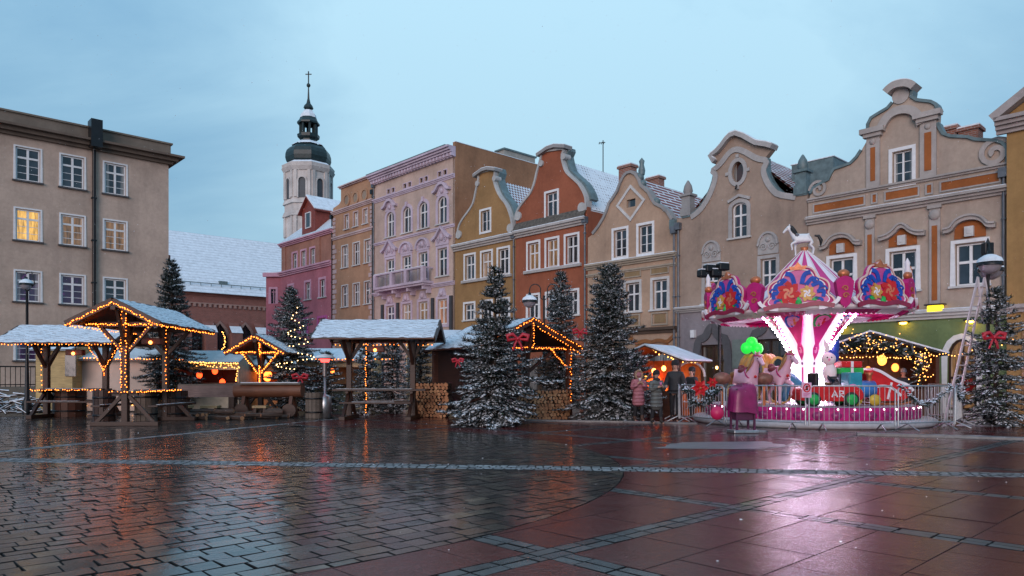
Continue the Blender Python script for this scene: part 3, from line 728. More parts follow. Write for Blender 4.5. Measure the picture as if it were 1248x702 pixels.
# ---- grey brown house with a bell gable
def bell_gable_house():
    fr = row_frame(825); Wd = fr.x(985)
    root = empty('gabled_house', 'grey brown house with a bell shaped gable and one oval window behind the carousel', 'house', (*fr.O, 0), fr.rz)
    PL = plaster('taupe_plaster', (.37, .275, .22), .35); LIL = plaster('lilac_grey_plaster', (.27, .24, .26)); TR = plaster('pale_grey_trim', (.42, .40, .395))
    zS = zline(fr, (829, 376)); 
    g = outline_to(fr, [(984,236),(970,238),(960,239),(951,234),(944,227.6),(938,219),(934.6,211),(933,203),(933,192),(943,179),(936,177),(923,175),(914,170),(908,166.5),(899,163.5),(892,166),(887,171),(882,178),(876,185),(868,191),(873,198),(871,211),(869,221),(866,230),(861,241),(854.7,251),(848,258),(840.6,263),(832,265)])
    out = [(0, zS), (Wd, zS)]+[(max(0, min(Wd, x)), z) for x, z in g]+[(0, g[-1][1])]
    holes = []; w1 = rows_px(fr, [(861,874,324,371),(926.5,947,316,362)]); ws = []
    for a in w1: h, o = window(root, *a, 0, 1, (.6,), (), None, .22, TR, True, WHITE, .07); holes.append(h); ws.append((a, o))
    a = rows_px(fr, [(892.5,910.5,247,289)])[0]; h, o = window(root, *a, .22, 1, (.64,), (.32,), None, .2, TR, True, WHITE, .07); holes.append(h)
    MB().ribbon([(a[0]-.2, a[3]+.12), ((a[0]+a[1])/2, a[3]+.36), (a[1]+.2, a[3]+.12)], .14, -.12, .01).build('pediment', TR, o)
    x, z = fr.loc(899.5, 209.7); ov = [(x+.33*cos(t*pi/8), z+.52*sin(t*pi/8)) for t in range(16)]; holes.append(ov)
    w_ = MB(); w_.add([(p[0], .17, p[1]) for p in ov], [tuple(range(16))]); wo_ = w_.build('oval_window', glass('glass_rust', (.05, .016, .01)), root); MB().ribbon([(x+.43*cos(t*pi/12), z+.62*sin(t*pi/12)) for t in range(24)], .2, -.07, .01, 0, True).build('surround', TR, wo_)
    for k in range(4): MB().cbox((x+.58*sin(k*pi/2), -.05, z+.8*cos(k*pi/2)), .16, .1, .16).build('keystone', TR, wo_)
    m = MB(); wall_mesh(m, out, holes); body(m, Wd, g[-1][1]-.4, 13); m.build('wall', PL, root)
    for a, o in ws:
        xm = (a[0]+a[1])/2; hw = (a[1]-a[0])/2+.16; zb = a[3]+.24
        arc = [(xm-hw, zb), (xm-hw, zb+.45)]+[(xm+hw*cos(pi-pi*t/8)*.9, zb+.5+.55*sin(pi*t/8)) for t in range(9)]+[(xm+hw, zb+.45), (xm+hw, zb)]
        p = MB().prism(arc, -.06, .01).build('pediment', TR, o); MB().ribbon(arc[1:-1], .1, -.15, .01).build('moulding', TR, o)
        q = MB(); volute(q, xm-.22, zb+.36, .2, -.12, -.05, -1); volute(q, xm+.22, zb+.36, .2, -.12, -.05, 1); q.ball((xm, -.08, zb+.7), .13, 8, 5, 0, (1, .5, 1)); q.build('ornament', TR, o)
    c = MB(); c.ribbon(g[9:21], .22, -.28, .4); cp = c.build('crown_moulding', TR, root); MB().ribbon([(x, z+.14) for x, z in g[9:21]], .06, -.26, .4).build('snow_cap', SNOW, cp)
    c = MB(); inner = [(x, z-.45) for x, z in g[10:20]]; full = [(g[1][0], g[1][1]-.1)]+[(x-.1, z-.12) for x, z in g[3:8]]+[(x-.0, z-.3) for x, z in inner]+[(x+.1, z-.1) for x, z in g[21:28]]
    c.ribbon(smooth_path(full, 1), .28, -.07, .01); c.build('gable_moulding', TR, root)
    c = MB(); c.ribbon(g[:9], .12, -.06, .42); c.ribbon(g[21:], .12, -.06, .42); c.build('coping', LEAD, root)
    for px in (836, 976):        # pillar finials
        x, z = fr.loc(px, 262 if px < 900 else 236); b = MB().box(x-.32, x+.32, -.1, .5, z-.05, z+.35).box(x-.26, x+.26, -.04, .44, z+.35, z+1.0).box(x-.36, x+.36, -.14, .54, z+1.0, z+1.12); b.lathe([(.18, 1.12), (.26, 1.3), (.2, 1.6), (.06, 1.85), (.001, 1.9)], 10, (x, .2, z)); b.build('finial', LEAD if px > 900 else GREY_CO, root)
    MB().tube([(fr.x(898), -.02, zline(fr, (898, 226))), (fr.x(903), -.5, zline(fr, (903, 232)))], .05, 6).build('bracket', BLACK, root)
    c = band(root, 'cornice', -.02, Wd, zS-.25, zS+.02, .3, TR, 3); snowline(c, 0, Wd, -.28, -.03, zS+.02, .03)
    # ground floor with ogee doorways
    holes = []; m = MB()
    for pa, pb, pt in ((853, 884, 420), (921, 954, 413)):
        a, b = fr.x(pa), fr.x(pb); zt = zline(fr, ((pa+pb)/2, pt)); h = [(a, .05), (b, .05), (b, zt), (a, zt)]; holes.append(h)
        d = MB(); d.ribbon([(a+.06, .1), (b-.06, .1), (b-.06, zt-.06), (a+.06, zt-.06)], .12, .12, .2, 0, True); d.box((a+b)/2-.05, (a+b)/2+.05, .12, .2, .1, zt); d.box(a, b, .12, .2, zt*.72, zt*.72+.1); do = d.build('shop_door', WOOD_D, root)
        MB().add([(a, .2, .05), (b, .2, .05), (b, .2, zt), (a, .2, zt)], [(0, 1, 2, 3)]).build('pane', glass('glass_shop', (.012, .012, .014), (1, .5, .15), .03), do)
        xm = (a+b)/2; hw = (b-a)/2; og = smooth_path([(a-.2, .05), (a-.2, zt+.25), (xm-hw*.5, zt+.38), (xm-.2, zt+.75), (xm, zt+.95), (xm+.2, zt+.75), (xm+hw*.5, zt+.38), (b+.2, zt+.25), (b+.2, .05)], 2)
        MB().ribbon(og, .42, -.1, .01).build('surround', plaster('slate_trim', (.12, .115, .125)), do)
        MB().ball((xm+.2, .1, zt*.62), .09, 6, 4).build('lamp', emit('indoor_lamp', (1, .55, .18), 5), do)
    wall_mesh(m, [(0, 0), (Wd, 0), (Wd, zS-.02), (0, zS-.02)], holes, thick=.5); body(m, Wd, zS, 13, .5); m.build('shopfront', LIL, root)
    x0, z0 = fr.loc(893, 444); MB().box(x0, x0+.95, -.06, .01, z0-.2, z0+1.25).build('notice_board', plain('board_grey_green', (.16, .19, .17), .5), root)
    x0, z0 = fr.loc(846, 407); MB().box(x0-.12, x0+.12, -.2, .01, z0-.2, z0+.2).build('alarm_box', WHITE, root)
    pipe(root, .15, .2, g[-1][1]-.6); gable_roof(root, Wd, g[0][1]-.35, zline(fr, (903, 178)), .36, 13, TILE_C)
bell_gable_house()

# ---- tan house with the diamond window
def tan_house():
    fr = row_frame(715.5); Wd = fr.x(825)
    root = empty('gabled_house', 'tan house with a diamond window in its curved gable behind the tall spruce', 'house', (*fr.O, 0), fr.rz)
    PL = plaster('tan_plaster', (.45, .31, .225), .3); TR = plaster('tan_trim', (.40, .34, .275)); TD = plaster('tan_panel', (.29, .20, .11))
    g = outline_to(fr, [(829,269),(820,267.5),(814,258),(807,252),(799,248),(795,242),(791,234),(782,226),(779,218),(775,212),(770,209.5),(765,210.5),(761,214.5),(757,222),(753,233),(748,241),(743,248),(740,257),(736,266),(730,276),(723,285),(716.5,290)])
    g = [(max(0, min(Wd, x)), z) for x, z in g]; out = [(0, 0), (Wd, 0)]+g; out[2] = (Wd, g[0][1])
    holes = []
    for a in rows_px(fr, [(749,763,281,312.5),(778.5,795,274,308)]): h, _ = window(root, *a, 0, 1, (), (.33, .66), None, .2, WHITE, False, WHITE, .06); holes.append(h)
    lw = rows_px(fr, [(763.5,779,346,379.5),(796,813,340.5,377)]); dx = lw[1][0]-lw[0][0]
    for i, a in enumerate([(lw[0][0]-dx, lw[0][1]-dx, lw[0][2], lw[0][3])]+lw):
        h, wo_ = window(root, *a, 0, 1, (.62,), (), None, .2, TRIM, True, WHITE, .07); holes.append(h)
        q = MB().box(a[0]-.12, a[1]+.12, -.03, .01, a[3]+.38, a[3]+.8).build('panel', TD, wo_); MB().ribbon([(a[0]-.12, a[3]+.36), (a[1]+.12, a[3]+.36), (a[1]+.12, a[3]+.82), (a[0]-.12, a[3]+.82)], .08, -.07, .01, 0, True).build('panel_frame', TR, wo_)
        MB().box(a[0]+.1, a[1]-.1, -.03, .01, a[2]-.75, a[2]-.28).build('panel', TD, wo_); MB().ribbon([(a[0]-.05, a[2]-.85), (a[1]+.05, a[2]-.85), (a[1]+.05, a[2]-.2), (a[0]-.05, a[2]-.2)], .1, -.08, .01, 0, True).build('panel_frame', TR, wo_)
    x, z = fr.loc(769, 247.5); r = .32; holes.append([(x-r, z-r*.7), (x+r, z-r*.7), (x+r, z+r*.7), (x-r, z+r*.7)])
    d = MB().ribbon([(x-.95, z), (x, z-.95), (x+.95, z), (x, z+.95)], .2, -.08, .01, 0, True).build('diamond_window', TRIM, root); MB().add([(x-r, .15, z-r), (x+r, .15, z-r), (x+r, .15, z+r), (x-r, .15, z+r)], [(0, 1, 2, 3)]).build('pane', GLASS, d)
    MB().prism([(x-.85, z), (x, z-.85), (x+.85, z), (x+.4, z+.45), (x+.34, z+.24), (x+.34, z-.24), (x-.34, z-.24), (x-.34, z+.24), (x+.34, z+.24), (x+.4, z+.45), (x, z+.85)], -.03, .005).build('panel', TRIM, d) if False else None
    m = MB(); wall_mesh(m, out, holes); body(m, Wd, g[-1][1]-.4, 12); m.build('wall', PL, root)
    zC = zline(fr, (716, 327), (823, 309)); c = band(root, 'cornice', 0, Wd, zC-.2, zC+.12, .28, TR, 3); snowline(c, 0, Wd, -.27, -.02, zC+.12, .04)
    band(root, 'string_course', 0, Wd, zC-.62, zC-.45, .12, TR, 2)
    zD = zline(fr, (778, 405)); band(root, 'cornice', 0, Wd, zD-.1, zD+.22, .26, plaster('dark_brown_trim', (.10, .07, .055)), 2)
    c = MB(); c.ribbon(g[1:-1], .16, -.12, .42); cp = c.build('coping', GREY_CO, root)
    b = MB().box(g[1][0]-.1, Wd, -.2, .4, g[0][1]-.4, g[0][1]+.1); b.build('corner_block', LEAD, root)
    for i in (4, 7, 8): b = MB().ball((g[i][0], .1, g[i][1]+.12), .22, 8, 6).build('stone_ball', LEAD, root)
    x, z = g[9]; MB().lathe([(.16, 0), (.2, .25), (.12, .6), (.16, .8), (.001, 1.0)], 10, (x+.3, .15, z-.1)).build('finial', LEAD, root)
    # orange brown flourish sign over the shop
    s = MB(); a, zz = fr.loc(775, 417, -.1); b_, _ = fr.loc(813, 411, -.1)
    for sg in (1, -1):
        xm = (a+b_)/2; P = [(xm, zz-.05), (xm+sg*.5, zz+.08), (xm+sg*1.0, zz-.08), (xm+sg*1.35, zz+.16), (xm+sg*1.5, zz+.3)]; s.ribbon(smooth_path(P), .2, -.1, -.02); P = [(xm, zz-.25), (xm+sg*.6, zz-.32), (xm+sg*1.1, zz-.2)]; s.ribbon(smooth_path(P), .14, -.09, -.02)
    s.build('ornamental_sign', plain('rust_orange', (.26, .10, .03), .6), root)
    pipe(root, Wd-.12, .2, g[0][1]-.6); zr = zline(fr, (770, 214)); gable_roof(root, Wd, g[0][1]-.3, zr, .36, 12, TILE_C)
    for px, py, y in ((765, 205, 1.5), (799, 219, 4.5)):
        x, z = fr.loc(px, py, y); chimney(root, x, y, z-2, z, .9, .6)
    sd = MB(); [sd.box(fr.x(p)-.7, fr.x(p)+.7, -.02, .03, .1, 2.7) for p in (735, 770, 805)]; sd.build('shop_opening', glass('shop_dark', (.02, .018, .018), (1, .45, .12), .03), root)
tan_house()

# ---- red and ochre gabled pair
def curl_gable_house(pxL, pxR, gp, col, label, gw, rows, zc, gl_line, tile, ridge_px, lit):
    fr = row_frame(pxL); Wd = fr.x(pxR); root = empty('gabled_house', label, 'house', (*fr.O, 0), fr.rz)
    PL = plaster('plaster_'+label.split()[1], col, .3); TR = plaster('white_cornice', (.46, .43, .42), .25)
    g = [(max(0, min(Wd, x)), z) for x, z in outline_to(fr, gp)]; zb = zline(fr, *gl_line); out = [(0, 0), (Wd, 0), (Wd, zb)]+g+[(0, zb)]; holes = []
    h, _ = window(root, *rows_px(fr, [gw])[0], 0, 1, (.66,) if lit else (), () if lit else (.5,), None, .2, WHITE, False, WHITE, .06); holes.append(h)
    for ri, row in enumerate(rows):
        for i, a in enumerate(rows_px(fr, row)):
            gm = GLASS_D if (ri == 0 and lit and i < 2) or (ri == 0 and not lit and i == 1) else GLASS
            h, _ = window(root, *a, 0, 1, (.62,), (), gm, .2, WHITE, ri > 0, WHITE, .07); holes.append(h)
            if ri == 0:
                pass
    a = rows_px(fr, rows[0]); zs = a[0][2]; m = MB().box(a[0][0]-.35, a[-1][1]+.35, -.16, .01, zs-.26, zs-.1).build('sill_course', TR, root); snowline(m, a[0][0]-.35, a[-1][1]+.35, -.16, -.02, zs-.1, .03)
    m = MB(); wall_mesh(m, out, holes); body(m, Wd, zb-.2, 12); m.build('wall', PL, root)
    zC = zline(fr, *zc); c = band(root, 'cornice', 0, Wd, zC-.22, zC+.2, .35, TR, 3); snowline(c, 0, Wd, -.34, -.02, zC+.2, .05)
    skirt = MB().add([(0, -.34, zC+.22), (Wd, -.34, zC+.22), (Wd, -.02, zb-.05), (0, -.02, zb-.05)], [(0, 1, 2, 3)]).build('skirt_roof', plain('mossy_tiles', (.10, .085, .07), .8, .5, 6, .5), root)
    c = MB(); c.ribbon(smooth_path(g, 1), .14, -.1, .42); c.build('coping', plaster('pale_coping', (.5, .5, .5), .2), root)
    k = [i for i, p in enumerate(g) if p[1] == max(q[1] for q in g)][0]
    zt = max(q[1] for q in g); xs = sorted(q[0] for q in g if q[1] > zt-.35); c = MB().ribbon(smooth_path([(xs[0]-.3, zt-.2), ((xs[0]+xs[-1])/2, zt+.12), (xs[-1]+.3, zt-.2)], 1), .2, -.3, .45).build('crown', GREY_CO, root)
    MB().ribbon(smooth_path([(xs[0]-.3, zt-.08), ((xs[0]+xs[-1])/2, zt+.24), (xs[-1]+.3, zt-.08)], 1), .05, -.28, .45).build('snow_cap', SNOW, c)
    b = MB()
    for x_, z_, r_ in ((g[0][0]-.28, g[0][1]+.2, .3), (g[-1][0]+.28, g[-1][1]+.2, .3), (xs[0]-.04, zt-.75, .2), (xs[-1]+.04, zt-.75, .2)): b = MB(); disc(b, x_, z_, r_, -.12, .42); b.build('volute', plaster('pale_coping', (.5, .5, .5), .2), root)
    right = [p for p in g if p[0] > (xs[0]+xs[-1])/2]; sn = MB(); sn.ribbon([(x+.12, z+.04) for x, z in right[1:]], .2, .2, .85); sn.build('flashing', LEAD, root)
    pipe(root, Wd-.1, .2, zC-.1); gable_roof(root, Wd, zb-.1, zline(fr, ridge_px), .36, 12, tile)
    MB().box(.6, Wd-.6, -.02, .03, .1, 2.6).build('shop_opening', glass('shop_dark', (.02, .018, .018), (1, .45, .12), .03), root)
    return root, fr, Wd
curl_gable_house(628.5, 715.5, [(714,256),(715,244),(713,236),(707,225),(700.7,219),(695,214),(690,209),(687,200),(685,190),(687.5,184),(687,181),(661,185),(659,196),(655,209),(653,219),(650,229),(646,237),(640,244),(634,252),(630,259),(628.7,268)],
    (.33, .108, .06), 'brick red house with a curled gable between the ochre and the tan house', (666,679,235,263.5),
    [[(644,656.5,297,327.5),(666.5,679.5,292,324.5),(690,704,287,321.5)], [(644,656,360,386),(667,679.5,358,386),(690,704,356,386)]],
    ((627, 287), (715, 269)), ((640, 266), (712, 256)), TILE_B, (676, 188), True)
curl_gable_house(553.5, 628.5, [(626,281),(624,268),(621,257),(617,248),(611,241),(607,234),(604,226),(602,218),(604,211),(603,206),(583,211),(584,219),(581,230),(578,246),(574,254),(568,262),(563,269),(559.5,276),(557,290)],
    (.34, .20, .09), 'ochre house with a narrow curled gable behind the central spruce', (586.5,597,257,281.5),
    [[(567,578.5,311,340),(587.5,599,307.5,337),(608,619.5,304,334)], [(566.5,578,370.5,389),(587.5,599,368,388),(608,619.5,366,387)]],
    ((556, 303), (623, 289)), ((562, 294), (622, 283)), TILE_A, (594, 214), False)

# ---- cream house with the balcony and rich stucco
def cream_house():
    fr = row_frame(455.5); Wd = fr.x(554.5); root = empty('stucco_house', 'tall cream house with white stucco window crowns and a balcony', 'house', (*fr.O, 0), fr.rz)
    PL = plaster('cream_plaster', (.53, .395, .34), .22); TR = plaster('lilac_white_stucco', (.57, .47, .57), .2); FW = plaster('firewall_render', (.34, .175, .10), .3)
    zt = zline(fr, (455, 214), (554, 181)); holes = []
    top = rows_px(fr, [(472,480,259.5,288.5),(491,501.5,252.5,283.5),(511,521.5,246,278),(534,545,238,272)])
    mid = rows_px(fr, [(471.5,480,317,346),(490.5,501,312,343.5),(511,521,307.5,340.5),(534,545,303,337)])
    low = rows_px(fr, [(471.5,480,374,399),(490.5,501,371,398),(511,521,368,397),(534,545,364,397)])
    def crown(wo_, a, kind):
        xm = (a[0]+a[1])/2; hw = (a[1]-a[0])/2; z = a[3]; b = MB()
        if kind == 'tri':
            b.prism([(xm-hw-.25, z+.25), (xm+hw+.25, z+.25), (xm+hw+.3, z+.8), (xm, z+1.5), (xm-hw-.3, z+.8)], -.08, .01); b.ribbon([(xm-hw-.55, z+.72), (xm-hw-.1, z+.95), (xm, z+1.6), (xm+hw+.1, z+.95), (xm+hw+.55, z+.72)], .2, -.3, .01)
            b.ball((xm, -.12, z+.85), .24, 8, 6, 0, (1, .6, 1.2)); volute(b, xm-.42, z+.62, .2, -.16, -.06, -1); volute(b, xm+.42, z+.62, .2, -.16, -.06)
        elif kind == 'arc':
            A = [(xm+(hw+.28)*cos(pi-pi*t/8), z+.35+.75*sin(pi*t/8)) for t in range(9)]; b.prism([(xm-hw-.28, z+.2), (xm+hw+.28, z+.2)]+A[::-1], -.08, .01); b.ribbon(A, .15, -.24, .01); b.ball((xm, -.12, z+.65), .22, 8, 6, 0, (1, .6, 1.2)); volute(b, xm-.34, z+.5, .16, -.14, -.06, -1); volute(b, xm+.34, z+.5, .16, -.14, -.06)
        elif kind == 'hood':
            A = smooth_path([(xm-hw-.5, z+.42), (xm-hw-.15, z+.5), (xm-.3, z+.95), (xm+.3, z+.95), (xm+hw+.15, z+.5), (xm+hw+.5, z+.42)], 1); b.ribbon(A, .2, -.28, .01); b.prism([(xm-hw-.2, z+.1), (xm+hw+.2, z+.1), (xm+.3, z+.85), (xm-.3, z+.85)], -.06, .01); b.ball((xm, -.1, z+.4), .2, 8, 6, 0, (1, .6, 1))
        b.build('window_crown', TR, wo_)
    for i, a in enumerate(top): h, o = window(root, *a, .42, 1, (.62,), (), None, .26, TR, True, WHITE, .08); holes.append(h); (crown(o, a, 'hood') if i in (0, 3) else MB().box((a[0]+a[1])/2-.12, (a[0]+a[1])/2+.12, -.16, .01, a[3]+.02, a[3]+.4).build('keystone', TR, o))
    for i, a in enumerate(mid): h, o = window(root, *a, 0, 1, (.64,), (), None, .26, TR, i == 3, WHITE, .08); holes.append(h); crown(o, a, 'tri' if i in (0, 3) else 'arc')
    for i, a in enumerate(low):
        h, o = window(root, *a, 0, 1, (.66,), (), (GLASS_P, GLASS_D, GLASS_D, GLASS_O)[i], .3, TR, False, WHITE, .08); holes.append(h); xm = (a[0]+a[1])/2
        b = MB(); b.prism([(xm-.5, a[3]+.25), (xm+.5, a[3]+.25), (xm+.28, a[3]+.85), (xm-.28, a[3]+.85)], -.12, .01); b.ball((xm, -.14, a[3]+.5), .24, 8, 6, 0, (1, .6, 1)); b.build('window_crown', TR, o)
    vents = [(472,475.5,231.5,236.5),(478,481,230,235),(492,495.5,224,229.5),(498,501,222.5,227.5),(512,515.5,217,222),(518,521.5,215,220.5),(534,538,209.5,214.5),(541,544.5,207.5,212.5)]
    for a in rows_px(fr, vents): h, o = window(root, *a, 0, 0, (), (), None, .09, TR, False, WOOD_D, .03, name='attic_vent'); holes.append(h)
    m = MB(); wall_mesh(m, [(0, 0), (Wd, 0), (Wd, zt), (0, zt)], holes); m.build('wall', PL, root)
    b = MB(); b.box(0, Wd+.02, .35, 14, 0, zt-.25); fw = MB(); fz = zt+.35; fw.box(Wd-.25, Wd+.03, .0, 14, 5, fz); b.build('rear_body', FW, root); f_ = fw.build('firewall', FW, root); snowline(f_, Wd-.3, Wd+.06, 0, 14, fz, .05)
    c = band(root, 'cornice', -.05, Wd+.05, zt-.75, zt, .75, TR, 5); d = MB(); x = .15
    while x < Wd: d.box(x, x+.14, -.42, -.1, zt-.72, zt-.5); x += .42
    d.build('dentils', TR, root); MB().box(-.05, Wd-.25, -.76, 8, zt, zt+.07).build('roof', LEAD, root)
    z2 = zline(fr, (462, 243.6), (554, 214.5)); band(root, 'string_course', 0, Wd, z2-.16, z2+.14, .2, TR, 3)
    z3 = top[0][2]-.25; band(root, 'string_course', 0, Wd, z3-.22, z3+.0, .12, TR, 2); z4 = mid[0][2]-.3
    band(root, 'string_course', 0, Wd, z4-.5, z4-.2, .2, TR, 3); 
    # balcony
    bx0, bx1 = low[0][0]-.45, low[2][1]+.8; zb = mid[0][2]-.28; P = 1.05
    b = MB().box(bx0, bx1, -P, 0, zb-.18, zb).box(bx0+.1, bx1-.1, -P+.12, 0, zb-.34, zb-.18); bal = b.build('balcony', TR, root)
    for x in np.linspace(bx0+.3, bx1-.5, 4): MB().prism([(0, 0), (0, 0), (0, 0)], 0, 1) if False else MB().box(x, x+.22, -P*.75, 0, zb-.62, zb-.34).box(x+.02, x+.2, -P*.4, 0, zb-.9, zb-.62).build('corbel', TR, bal)
    rl = MB(); npost = [bx0+.15, (bx0+bx1)/2-.9, (bx0+bx1)/2+1.1, bx1-.15]
    for x in npost: rl.box(x-.16, x+.16, -P+.02, -P+.34, zb, zb+1.0)
    rl.box(bx0+.02, bx1-.02, -P+.06, -P+.28, zb+.95, zb+1.06)
    for sx_ in (bx0+.1, bx1-.1): rl.box(sx_-.06, sx_+.06, -P+.2, 0, zb+.95, zb+1.05)
    rl.build('parapet', TR, bal); ir = MB(); x = bx0+.35
    while x < bx1-.3:
        if all(abs(x-q) > .2 for q in npost): ir.tube([(x, -P+.17, zb), (x+.06, -P+.1, zb+.4), (x-.03, -P+.17, zb+.95)], .022, 5)
        x += .16
    ir.build('railing', plain('painted_iron_grey', (.22, .2, .22), .5), bal); snowline(bal, bx0, bx1, -P+.05, -P+.29, zb+1.06, .05)
    for x in (low[0][0]-.55, low[1][0]-.62, low[3][0]-.62, low[3][1]+.55): MB().box(x-.15, x+.15, -.14, .01, .3, low[0][3]+.2).build('pilaster', plain('dark_pilaster', (.05, .045, .05), .5), root)
    pipe(root, .1, .2, zt-.9); x, z = fr.loc(605, 172, 5); 
    x = Wd-1.2; y = 8; b = MB().box(Wd-1.3, Wd-.3, 5.2, 8.6, fz-1, fz+.62); ch = b.build('chimney', plain('chimney_render', (.30, .28, .25), .8), root); MB().box(Wd-1.4, Wd-.2, 5.1, 8.7, fz+.62, fz+.74).build('chimney_cap', LEAD, ch)
cream_house()

# ---- ochre pink narrow house with quoins and lunettes
def quoin_house():
    fr = row_frame(405.5); Wd = fr.x(455.5); root = empty('quoined_house', 'narrow ochre house with pale quoins and three round lunettes under its parapet', 'house', (*fr.O, 0), fr.rz)
    PL = plaster('apricot_plaster', (.44, .255, .16), .3); TR = plaster('pink_quoin', (.55, .42, .42), .2); holes = []
    zt = zline(fr, (417, 230), (452, 217)); zs = zline(fr, (410, 257), (452, 243)); xt = fr.x(415.5)
    for r, tr in (([(420.5,425,262.5,279.5),(431.5,436,258.5,275.5),(443,448,255,272)], TR), ([(417,424,299.5,326),(431,438,296.5,323),(445,452,293,319.5)], TRIM), ([(417,424,349,374.5),(431,438,346,372),(445,452,343,369)], TRIM)):
        for a in rows_px(fr, r): h, o = window(root, *a, 0, 1, (.62,), (), None, .14, tr, True, WHITE, .07); holes.append(h)
    for px, py in ((423,244),(433.7,241),(444.5,237.5)):
        x, z = fr.loc(px, py); q = MB(); disc(q, x, z, .42, -.02, .02, 14); l = q.build('lunette', plaster('lunette_grey', (.3, .24, .19)), root); MB().ribbon([(x+.5*cos(t*pi/10), z+.5*sin(t*pi/10)) for t in range(20)], .18, -.1, .01, 0, True).build('surround', PL, l)
    m = MB(); wall_mesh(m, [(0, 0), (Wd, 0), (Wd, zt), (xt, zt), (xt, zs+.8), (xt-.2, zs+.6), (xt-.5, zs+.5), (.1, zs+.35), (0, zs)], holes); body(m, Wd, zs, 13); b = MB(); m.box(xt, Wd, .36, 12, zs, zt-.01); m.build('wall', PL, root)
    c = band(root, 'cornice', xt-.1, Wd, zt, zt+.18, .3, TR, 2); snowline(c, xt, Wd, -.3, 3, zt+.18, .04)
    band(root, 'string_course', 0, Wd, zs-.35, zs-.02, .25, TR, 3); z2 = zline(fr, (409, 291), (452, 278)); band(root, 'string_course', 0, Wd, z2-.15, z2+.12, .15, TR, 2)
    for xa, sg in ((0, 1), (Wd, -1)):
        q = MB(); z = .4; k = 0
        while z < z2-.5: wq = .75 if k % 2 else .5; q.box(min(xa, xa+sg*wq), max(xa, xa+sg*wq), -.06, .01, z, z+.36); z += .46; k += 1
        q.build('quoins', TR, root); q = MB(); z = z2+.2
        while z < zs-.5: q.box(min(xa, xa+sg*.55), max(xa, xa+sg*.55), -.05, .01, z, z+.26); z += .36
        q.build('quoins', TR, root)
    pipe(root, Wd-.08, .2, zs+.4, m=BLACK); pipe(root, .0, .2, zs-.6, m=BLACK)
    MB().box(.6, Wd-.6, -.02, .03, .1, 2.8).build('shop_opening', glass('shop_dark', (.02, .018, .018), (1, .45, .12), .03), root)
quoin_house()

